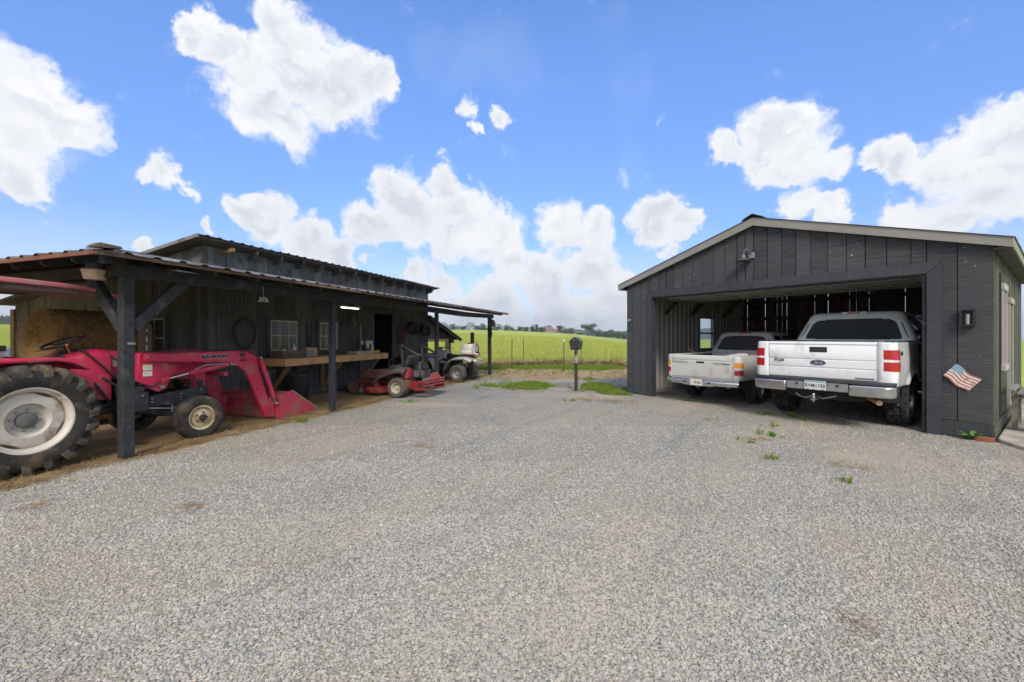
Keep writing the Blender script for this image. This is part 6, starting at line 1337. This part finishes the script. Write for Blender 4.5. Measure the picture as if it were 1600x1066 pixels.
# ------------------------------------------------------------------ workbench and what stands on it (barn frame)
def bt(name, label, cat, u, v, z, rz=0, group=None): return thing(name, label, cat, BW(u, v, z), BRZ + rz, group)
WB = bt('workbench', 'long fresh pine workbench fixed along the barn wall', 'workbench', 3.55, 1.36, 0)
for k in range(4): MB().b2((0, .03 + k * .172, .985), (3.58, .03 + k * .172 + .168, 1.02)).ob('top_plank', PINE, WB, bevel=.003)
MB().b2((-.02, -.012, .86), (3.6, .026, 1.018)).ob('front_rail', PINE, WB, bevel=.004); MB().b2((-.022, .03, .86), (.015, .70, 1.017)).ob('end_rail', PINE, WB, bevel=.004); MB().b2((3.565, .03, .86), (3.602, .70, 1.017)).ob('end_rail', PINE, WB, bevel=.004)
for u in (.16, 1.75, 3.25): MB().bar((u, .05, .87), (u, .68, .18), .09, .05).ob('brace', PINE2, WB); MB().b2((u - .045, .64, .1), (u + .045, .70, .86)).ob('wall_cleat', PINE2, WB)
def crate(u, v, z, rz, sx, sy, sz_, m, label, nm='wooden_crate'):
    t = bt(nm, label, 'crate', u, v, z, rz)
    for y in (-sy / 2, sy / 2 - .014):
        for k in range(2): MB().b2((-sx / 2, y, k * sz_ / 2 + .002), (sx / 2, y + .014, (k + 1) * sz_ / 2 - .006)).ob('slat', m, t)
    for x in (-sx / 2, sx / 2 - .016):
        for k in range(2): MB().b2((x, -sy / 2 + .015, k * sz_ / 2), (x + .016, sy / 2 - .015, (k + 1) * sz_ / 2 - .006)).ob('slat', m, t)
    MB().b2((-sx / 2 + .016, -sy / 2 + .015, .003), (sx / 2 - .016, sy / 2 - .015, .012)).ob('bottom', m, t); return t
OLDW = M('old_crate_wood', (.16, .105, .065), (.10, .065, .042), 5, .8, stretch=(1, 6, 6), rand=.2, dirt=(.25, .22, .2), dscale=5, damt=.15)
crate(3.90, 1.66, 1.022, .0, .62, .36, .17, OLDW, 'brown slatted tool crate on the near end of the workbench')
for k, (u, v, z, l, a, m_, nm, lab) in enumerate(((3.72, 1.62, 1.12, .22, .5, WHT, 'spray_can', 'white can lying in the brown tool crate'), (3.90, 1.68, 1.12, .26, -.3, STEEL, 'hand_tool', 'steel tool handle sticking out of the brown crate'))):
    t = bt(nm, lab, 'tool' if k else 'can', u, v, z, a); MB().cyl((-l / 2, 0, .03), (l / 2, 0, .09), .03 - .012 * k, n=12).ob('barrel', m_, t, smooth=50); MB().cyl((l / 2, 0, .09), (l / 2 + .05, 0, .10), .014, n=8).ob('tip', BLK, t)
t = bt('squeeze_bottle', 'small white pointed bottle standing in the tool crate', 'bottle', 4.06, 1.66, 1.036); MB().lathe([(0, 0), (.045, 0), (.05, .02), (.05, .18), (.03, .22), (.014, .24), (.006, .31), (0, .31)], (0, 0, 0), (0, 0, 1), 14).ob('bottle_body', WHT, t, smooth=40); MB().cyl((0, 0, .22), (0, 0, .24), .018, n=10).ob('collar', STEEL, t)
t = bt('metal_tin', 'small dented grey tin beside the brown tool crate', 'tin', 4.40, 1.60, 1.022, .1); MB().b2((-.13, -.07, 0), (.13, .07, .155)).ob('tin_body', M('grey_tin', (.26, .27, .29), (.18, .19, .2), 9, .5, metal=.3), t, bevel=.008); MB().b2((-.135, -.075, .15), (.135, .075, .165)).ob('lid', STEEL, t, bevel=.004)
OSB = M('yellow_board', (.62, .38, .13), (.50, .29, .09), 20, .6)
t = bt('plywood_box', 'yellow plywood box standing under the first barn window', 'box', 4.62, 1.80, 1.022)
for (a, b) in (((-.17, -.1, 0), (.17, -.085, .21)), ((-.17, .085, 0), (.17, .1, .21)), ((-.17, -.085, 0), (-.155, .085, .21)), ((.155, -.085, 0), (.17, .085, .21)), ((-.155, -.085, .19), (.155, .085, .205))): MB().b2(a, b).ob('panel', OSB, t)
t = bt('parts_tray', 'shallow cream tray of parts on the far end of the workbench', 'tray', 6.30, 1.62, 1.022)
TRY = M('cream_tray', (.50, .42, .29), (.42, .35, .24), 6, .6)
for (a, b) in (((-.38, -.16, 0), (.38, -.148, .075)), ((-.38, .148, 0), (.38, .16, .075)), ((-.38, -.148, 0), (-.368, .148, .075)), ((.368, -.148, 0), (.38, .148, .075)), ((-.368, -.148, .002), (.368, .148, .012))): MB().b2(a, b).ob('side', TRY, t)
for k in range(9):
    x, y = random.uniform(-.3, .3), random.uniform(-.1, .1); pm_ = random.choice((BLKM, STEEL, RUSTD, PINE2, BLK))
    MB().lathe([(0, 0), (.035, 0), (.045, .03), (.02, .06), (.025, .10 + .06 * random.random()), (0, .12 + .06 * random.random())], (x, y, .012), (0, 0, 1), 8).ob('machine_part', pm_, t, smooth=40)
YEL = M('drill_yellow', (.80, .46, .02), (.72, .38, .02), 6, .45)
t = bt('cordless_drill', 'yellow cordless drill lying on the far end of the workbench', 'drill', 6.86, 1.50, 1.022, .2)
MB().lathe([(0, -.13), (.03, -.13), (.042, -.10), (.042, .02), (.03, .05), (.022, .10), (0, .10)], (0, 0, .05), (1, 0, 0), 14).ob('drill_body', YEL, t, smooth=40); MB().cyl((.10, 0, .05), (.15, 0, .05), .02, .012, 10).ob('chuck', BLK, t); MB().bar((-.06, 0, .045), (-.08, .16, .035), .05, .045).ob('handle', YEL, t, bevel=.01); MB().b2((-.14, .15, 0), (-.02, .23, .07)).ob('battery', BLK, t, bevel=.01)
t = tag(MB().b2((-.15, -.012, 0), (.15, .012, .36)).ob('white_panel', M('panel_white', (.62, .60, .54), (.54, .52, .46), 5, .6), loc=BW(6.92, 1.80, 1.022), bevel=.003), 'cream panel propped upright on the far end of the workbench', 'panel'); t.rotation_euler = (R(-8), 0, BRZ)
t = bt('steel_bar_tool', 'upright blue and grey steel bar tool on the workbench', 'tool', 6.58, 1.86, 1.022)
BLU = M('tool_blue', (.10, .20, .36), (.14, .24, .40), 6, .45, metal=.2); MB().b2((-.022, -.012, .0), (.022, .012, .86)).ob('bar', BLU, t); MB().b2((-.05, -.05, .25), (.05, .03, .36)).ob('slider', STEEL, t, bevel=.01); MB().b2((-.07, -.06, 0), (.07, .05, .02)).ob('foot', BLKM, t); MB().tube([(0, -.03, .86), (.05, -.03, .93), (.02, -.03, .97)], .014, 8).ob('hook', RUSTD, t)
t = bt('caulk_gun', 'black tool standing against the blue bar on the bench', 'tool', 6.70, 1.66, 1.022, .3); MB().bar((0, 0, .0), (.10, .0, .26), .05, .04).ob('frame', BLK, t, bevel=.01); MB().bar((.02, 0, .14), (.10, .0, .10), .03, .03).ob('trigger', BLKM, t)
# hanging things on the barn wall
def hung(nm, lab, cat, u, z, out=.03): return thing(nm, lab, cat, BW(u, WV - out, z), BRZ)
t = hung('coiled_hose', 'black hose loop hung on the wall left of the first window', 'hose', 3.15, 1.60, .05)
MB().tube([(.24 * math.cos(a), -.02 + .012 * math.sin(a * 7), .32 * math.sin(a) * (1 - .15 * math.sin(a))) for a in (2 * math.pi * k / 40 for k in range(40))], .014, 8, True).ob('loop', BLK, t, smooth=60); MB().tube([(.23 * math.cos(a) + .01, -.045, .30 * math.sin(a) - .02) for a in (2 * math.pi * k / 40 for k in range(40))], .014, 8, True).ob('loop', BLK, t, smooth=60); MB().cyl((0, .01, .32), (0, -.08, .33), .012, n=8).ob('peg', PINE2, t)
MB().bar((-.42, -.0, .36), (-.05, -.0, .38), .03, .04).ob('holder', RUSTD, t)
for (u, z, l, a, lab) in ((4.86, 1.62, .55, .12, 'dark tool handle hung between the two barn windows'), (4.98, 1.55, .6, -.08, 'second dark tool handle beside the narrow barn window'), (6.0, 1.78, .42, -.3, 'dark curved tool hung above the middle of the workbench')):
    t = hung('hanging_tool', lab, 'tool', u, z); MB().bar((-a * l / 2, 0, l / 2), (a * l / 2, 0, -l / 2), .035, .025, (0, 1, 0)).ob('handle', BLKM, t); MB().tube([(a * l / 2 - .1, 0, -l / 2 - .06), (a * l / 2, 0, -l / 2), (a * l / 2 + .08, 0, -l / 2 - .09)], .018, 7).ob('fork', BLKM, t)
t = hung('dark_red_rope', 'dull red tangle of rope hung right of the barn door', 'rope', 8.85, 1.93)
ROPE = M('dull_red_rope', (.16, .055, .04), (.11, .04, .03), 9, .9)
for k in range(13): x = -.16 + .027 * k; MB().tube([(x * .6, -.02 - .01 * (k % 3), 0), (x, -.05, -.3), (x * 1.1, -.04, -.55 - .25 * random.random()), (x * .9 + .02, -.03, -.85 + .3 * random.random())], .010, 6).ob('strand', ROPE, t)
MB().b2((-.18, -.02, -.02), (.18, .0, .02)).ob('rail', BLKM, t)
for i, (u, r_, z) in enumerate(((9.45, .23, 1.80), (10.25, .22, 1.74))):
    t = hung('hanging_tub', ['round dark wash tub hung near the rope on the barn wall', 'second round dark tub hung nearest the barn corner'][i], 'tub', u, z)
    MB().lathe([(0, -.02), (r_ * .8, -.02), (r_ * .85, -.03), (r_, -.22), (r_ + .02, -.22), (r_ + .02, -.20), (r_ * .88, -.0), (0, .0)], (0, .0, 0), (0, 1, 0), 28).ob('bowl', M('dark_tub', (.05, .05, .05), (.09, .09, .088), 6, .5, metal=.3), t, smooth=40); MB().tube([(-r_ - .02, -.19, 0), (-r_ - .06, -.2, -.04), (-r_ - .02, -.19, -.09)], .008, 6).ob('handle', STEEL, t); MB().cyl((0, .01, r_ * .9), (0, -.05, r_ * .9), .008, n=6).ob('nail', STEEL, t)
for i, (u, z, m_) in enumerate(((6.35, 2.03, RUSTD), (6.55, 1.92, PINE2), (6.95, 1.75, RUSTD))):
    t = hung('antler_mount', ['rusty antler-like bracket hung high left of the barn door', 'pale wooden hanger under the rusty bracket by the door', 'curved rusty horse collar hung beside the barn door'][i], 'wall ornament', u, z)
    for sg in (-1, 1): MB().tube([(0, -.02, -.08), (sg * .10, -.06, .0), (sg * .16, -.10, .12), (sg * .10, -.12, .22)], [.03, .025, .018, .008], 8).ob('branch', m_, t, smooth=60)
    MB().box((0, -.01, -.08), (.10, .04, .14)).ob('plaque', PINE2, t, bevel=.015)
    if i == 2: MB().tube([(.10 * math.cos(a), -.05, -.35 + .32 * math.sin(a)) for a in (2 * math.pi * k / 24 for k in range(24))], .028, 8, True).ob('collar', m_, t, smooth=60)
t = thing('hanging_planter', 'small white tangle hanging under the porch beam', 'ornament', BW(1.78, -.11, 2.10), BRZ)
MB().cyl((0, 0, .02), (0, 0, .2), .004, n=6).ob('wire', STEEL, t)
for k in range(7): a = k * .9; MB().tube([(0, 0, .02), (.05 * math.cos(a), .05 * math.sin(a), .01 + .02 * (k % 2)), (.07 * math.cos(a + .5), .07 * math.sin(a + .5), -.04)], .010, 6).ob('frond', M('bone_white', (.5, .47, .38), (.4, .37, .3), 9, .7), t)
t = thing('post_bracket', 'small twisted iron clamp fixed on the corner post', 'clamp', BW(-.02, -.07, 1.95), BRZ)
for k in range(3): MB().tube([(.02 * k - .03, -.0, .05 - .03 * k), (.03, -.04, .02), (.0 + .02 * k, -.05, -.03), (-.03, -.01, -.04)], .008, 6).ob('link', BLKM, t)
t = tag(MB().b2((-.02, -.066, 0), (.062, -.059, .028)).ob('pipe_strap', STEEL, loc=BW(0, 0, 1.40), bevel=.002), 'shiny steel strap nailed on the face of the corner post', 'strap'); t.rotation_euler = (0, 0, BRZ)
# far post ornament
t = thing('hanging_lantern', 'brown lantern hung on the far porch post', 'lantern', BW(11.95, -.0, 1.98), BRZ); MB().lathe([(0, .0), (.09, .02), (.12, .10), (.10, .2), (.05, .27), (0, .28)], (0.05, -.05, -.1), (0, 0, 1), 12).ob('shade', M('brown_shade', (.22, .16, .10), (.14, .10, .07), 9, .8), t, smooth=50); MB().cyl((.05, -.05, .17), (.05, -.05, .26), .01, n=6).ob('hook', STEEL, t)
# things on the ground under the porch
t = bt('dustbin', 'black plastic dustbin under the near end of the workbench', 'bin', 4.22, 1.72, 0)
MB().lathe([(0, .0), (.20, .0), (.215, .02), (.255, .58), (.275, .60), (.275, .645), (.255, .65), (.24, .60), (.20, .03), (0, .03)], (0, 0, 0), (0, 0, 1), 28).ob('bin_body', BLK, t, smooth=40)
for sg in (-1, 1): MB().b2((sg * .26, -.06, .52), (sg * .30, .06, .56)).ob('handle', BLK, t, bevel=.008)
CHB = M('bike_blue', (.03, .16, .42), (.04, .2, .5), 4, .35, coat=.5)
t = bt('small_bicycle', 'small blue bicycle leaning on the barn wall behind the loader bucket', 'bicycle', 3.05, 1.80, 0, .1); t.rotation_euler = (R(0), 0, BRZ + .15)
for x in (0, .72):
    w_ = MB().tube([(x + .20 * math.cos(a), 0, .21 + .20 * math.sin(a)) for a in (2 * math.pi * k / 28 for k in range(28))], .022, 8, True).ob('wheel', BLK, t, smooth=60)
    for k in range(6): a = k * math.pi / 6; MB().cyl((x - .19 * math.cos(a), 0, .21 - .19 * math.sin(a)), (x + .19 * math.cos(a), 0, .21 + .19 * math.sin(a)), .003, n=4).ob('spoke', STEEL, w_)
for p, q in (((0, 0, .21), (.22, 0, .24)), ((.22, 0, .24), (.16, 0, .56)), ((0, 0, .21), (.17, 0, .50)), ((.22, 0, .24), (.58, 0, .54)), ((.17, 0, .50), (.57, 0, .60)), ((.56, 0, .66), (.72, 0, .21))): MB().cyl(p, q, .017, n=8).ob('frame_tube', CHB, t, smooth=50)
MB().prism([(.03, -.06), (.12, -.06), (.28, -.015), (.28, .015), (.12, .06), (.03, .06)], 'xy', .60, .64).ob('saddle', BLK, t, bevel=.012); MB().tube([(.50, -.2, .76), (.55, -.12, .74), (.55, .12, .74), (.50, .2, .76)], .013, 8).ob('handlebar', STEEL, t, smooth=60); MB().cyl((.56, 0, .64), (.55, 0, .74), .013, n=8).ob('stem', STEEL, t); MB().cyl((.16, 0, .54), (.155, 0, .61), .013, n=8).ob('seat_post', STEEL, t)
LOG = M('cut_log', (.30, .19, .11), (.22, .13, .075), 6, .85); LBK = M('log_bark', (.13, .09, .06), (.09, .065, .045), 9, .9, bump=.4)
for i, (u, v, a, lab) in enumerate(((6.05, 1.55, .3, 'short split log lying in front of the barn wall'), (6.35, 1.72, -.35, 'second short log behind the first by the wall'))):
    t = bt('firewood_log', lab, 'log', u, v, 0, a); MB().prism([(.16 * math.cos(q) * (1 + .12 * math.sin(3 * q)), .15 + .15 * math.sin(q)) for q in (2 * math.pi * k / 14 for k in range(14))], 'yz', -.26, .26).ob('bark', LBK, t, smooth=40)
    for s_ in (-1, 1): MB().prism([(.145 * math.cos(q) * (1 + .12 * math.sin(3 * q)), .15 + .137 * math.sin(q)) for q in (2 * math.pi * k / 14 for k in range(14))], 'yz', s_ * .26, s_ * .264).ob('cut_end', LOG, t)
t = bt('wooden_chest', 'olive-topped wooden chest behind the mower', 'chest', 8.35, 1.35, 0)
MB().b2((-.05, -.35, .88), (1.3, .50, .915)).ob('top', M('olive_top', (.24, .21, .125), (.19, .165, .10), 5, .6), t, bevel=.006); MB().b2((0, -.28, .12), (1.25, .45, .86)).ob('cabinet', M('brown_cabinet', (.055, .05, .045), (.08, .07, .06), 4, .8), t)
for x in (.03, 1.2):
    for y in (-.25, .42): MB().b2((x - .03, y - .03, 0), (x + .03, y + .03, .88)).ob('leg', PINE2, t)
t = bt('rusty_hoop', 'rusty brown steel hoop leaning behind the mower engine', 'hoop', 7.55, .55, 0, .4)
MB().lathe([(.36, -.09), (.375, -.09), (.375, .09), (.36, .09)], (0, 0, .375), (0, 1, .1), 40, True).ob('band', M('rust_band', (.22, .10, .055), (.15, .07, .04), 8, .85), t, smooth=40)
for k in range(4): a = k * math.pi / 4; MB().cyl((-.36 * math.cos(a), 0, .375 - .36 * math.sin(a)), (.36 * math.cos(a), 0, .375 + .36 * math.sin(a)), .012, n=6).ob('spoke', RUSTD, t)
# hay bales stacked at the near end
HAY = M('hay', (.42, .24, .085), (.12, .06, .024), 9, .95, bump=.6, bscale=30, dirt=(.44, .29, .13), dscale=14, damt=.4, detail=8)
HST = [leafmat('hay_strand_a', (.40, .23, .08), (.56, .36, .15), (.22, .11, .04), .15)]
def bale(u, v, z, r_, l, lab, strands=2600, seed=0, hm=None):
    t = bt('hay_bale', lab, 'hay bale', u, v, z, 0, 'round hay bales stacked at the near end of the barn'); g = np.random.default_rng(seed)
    n, m = 44, 9; mb = MB(); ph = g.uniform(0, 6, 8)
    def rad(a, x): return r_ * (1 + .025 * math.sin(3 * a + ph[0]) + .02 * math.sin(7 * a + ph[1] + 3 * x) + .012 * math.sin(17 * a + ph[2] + 8 * x))
    rows = [(-.02, .0), (-.03, .35), (-.015, .7), (.02, .93), (.08, 1.0)] + [(x, 1.0) for x in np.linspace(.2, l - .2, 5)] + [(l - .06, .98), (l, .9), (l, .0)]
    for x, k in rows:
        for i in range(n): a = 2 * math.pi * i / n; q = rad(a, x) * k; mb.v.append((x + .02 * math.sin(5 * a + 9 * k), q * math.cos(a), q * math.sin(a) * (.96 if math.sin(a) < 0 else 1)))
    mb.f = [(i * n + k, i * n + (k + 1) % n, (i + 1) * n + (k + 1) % n, (i + 1) * n + k) for i in range(len(rows) - 1) for k in range(n)]
    b = mb.ob('bale_body', hm or HAY, t, smooth=70)
    sm = MB()
    for _ in range(strands):
        if g.random() < .62:
            a, k = g.uniform(0, 6.28), math.sqrt(g.random()); p = V3((-.02 - g.uniform(0, .03), rad(a, 0) * k * math.cos(a), rad(a, 0) * k * math.sin(a))); nrm = V3((-1, 0, 0)); tan = V3((-.25 * g.random(), -math.sin(a), math.cos(a))) * (1 if g.random() < .7 else .3) + V3(g.normal(size=3)) * .5
        else:
            a, x = g.uniform(0, 6.28), g.uniform(0, l); p = V3((x, rad(a, x) * 1.01 * math.cos(a), rad(a, x) * 1.01 * math.sin(a))); nrm = V3((0, math.cos(a), math.sin(a))); tan = V3((.1, -math.sin(a), math.cos(a))) + V3(g.normal(size=3)) * .45
        tan.normalize(); L_ = g.uniform(.03, .12); wv_ = nrm.cross(tan).normalized() * .0042; o = nrm * g.uniform(.0, .03)
        sm.add([p - wv_, p + wv_, p + tan * L_ + o + wv_ * .5, p + tan * L_ + o - wv_ * .5], [(0, 1, 2, 3)])
    kind(sm.ob('hay_strands', HST[0], t, fix=False), 'stuff'); return t
bale(.95, 3.12, .54, .55, 1.25, 'lower round hay bale nearest the tractor', 900, 1); bale(.90, 4.56, .54, .55, 1.25, 'lower round hay bale farther from the tractor', 1500, 2); bale(.85, 3.84, 1.40, .58, 1.4, 'top round hay bale of the stack behind the steering wheel', 5200, 3)
bale(2.35, 9.35, .60, .6, 1.3, 'pale wrapped hay bale standing outside at the left edge', 60, 4, M('bale_wrap', (.70, .70, .64), (.60, .60, .54), 6, .5))
t = bt('field_gate', 'low grey pipe gate at the left edge behind the tractor seat', 'gate', -.6, 8.75, 0)
for z in (.45, .75, 1.05, 1.35): MB().cyl((-1.5, 0, z), (2.7, 0, z), .022, n=8).ob('rail', STEEL, t)
for x in (-1.5, .6, 2.7): MB().cyl((x, 0, 0), (x, 0, 1.4), .028, n=8).ob('upright', STEEL, t)
# ------------------------------------------------------------------ mailbox, fence
t = thing('mailbox', 'black gable-topped mailbox on a thin post beside the garage', 'mailbox', (1.76, 11.4, 0), R(-20))
MB().cyl((0, 0, -.1), (0, 0, .78), .045, n=12).ob('post', BPT, t, smooth=50); MB().cyl((0, 0, .78), (0, 0, 1.14), .047, n=12).ob('painted_post', M('flaking_grey', (.42, .41, .38), (.30, .29, .27), 9, .7, dirt=(.08, .08, .08), dscale=8, damt=.3), t, smooth=50)
bx_ = MB().prism([(-.10, 1.14), (.10, 1.14), (.13, 1.30), (.13, 1.36), (.0, 1.47), (-.13, 1.36), (-.13, 1.30)], 'xz', -.26, .30).ob('box', BLKM, t, bevel=.008)
MB().prism([(-.15, 1.345), (0, 1.475), (.15, 1.345), (.15, 1.36), (0, 1.49), (-.15, 1.36)], 'xz', -.28, .32).ob('box_roof', BLKM, bx_)
MB().prism([(-.08, 1.16), (.08, 1.16), (.105, 1.30), (.105, 1.345), (.0, 1.43), (-.105, 1.345), (-.105, 1.30)], 'xz', -.272, -.262).ob('box_door', BLKM, bx_, bevel=.003); MB().b2((-.012, -.285, 1.39), (.012, -.27, 1.43)).ob('latch', STEEL, bx_)
FNC = M('fence_steel', (.10, .085, .06), (.065, .055, .04), 6, .8, dirt=(.2, .1, .05), dscale=6, damt=.3)
FP = [(800, 577, 530, 'rusty fence stake left of centre with its twin behind'), (818, 570, 530, 'thinner fence stake just right of the leftmost one'), (881, 581, 530, 'dark fence stake with a white tip left of the mailbox'), (908, 570, 540, 'fence stake half hidden right behind the mailbox')]
for px, yb, yt_, lab in FP:
    d = EYE * F / (yb - HZ); q = P(px, yb, d); top = EYE + (HZ - yt_) / F * d
    t = thing('fence_stake', lab, 'fence post', (q.x, q.y, -.02), .3, 'steel stakes of the wire fence'); MB().b2((-.020, -.004, 0), (.020, .004, top + .02)).ob('flange', FNC, t); MB().b2((-.004, .0045, 0), (.004, .035, top + .02)).ob('web', FNC, t)
    if px == 881: MB().b2((-.022, -.006, top - .10), (.022, .006, top + .03)).ob('white_tip', WHT, t)
d = 17.5; q = P(738, 0, d)
t = thing('wooden_post', 'thick mossy wooden fence post behind the quad bike', 'fence post', (q.x, q.y, -.05), 0); MB().cyl((0, 0, 0), (0, 0, 1.72), .085, .08, 12).ob('post', M('mossy_post', (.11, .10, .05), (.075, .07, .04), 6, .9), t, smooth=50); MB().box((0, 0, 1.722), (.06, .05, .012)).ob('cap', BLK, t); MB().cyl((.17, .1, .6), (.17, .1, 1.45), .012, n=6).ob('rod', STEEL, t)
wf = thing('wire_fence', 'thin wire strands strung between the fence posts', 'fence', (0, 0, 0))
pa = [(-4.2, 18.4), (q.x, q.y)]; ps = [(P(px, yb, EYE * F / (yb - HZ)).x, EYE * F / (yb - HZ)) for px, yb, *_ in FP]
path = [(-5.5, 18.2), (q.x, q.y - .09), ps[0], ps[2], (4.4, 18.2)]
for z in (.25, .5, .78, 1.05, 1.3): MB().tube([(x, y + .03, z) for x, y in path], .0035, 4).ob('strand', STEEL, wf)
# white pad of old paving by the garage corner, sun-bleached log
# ------------------------------------------------------------------ the air: one even haze round everything
hz_ = MB().b2((-1900, -1900, -14), (1900, 1950, 75)).ob('haze', None); kind(hz_, 'stuff')
hm = bpy.data.materials.new('haze'); hm.use_nodes = True; t = NT(hm.node_tree)
pv = t.n('ShaderNodeVolumePrincipled', i_Color=(.86, .90, .97, 1), i_Density=.0005); pv.inputs['Anisotropy'].default_value = .2
t.n('ShaderNodeOutputMaterial', i_Volume=pv); hz_.data.materials.append(hm)
tag(hz_, 'thin pale haze over the far field', 'haze')
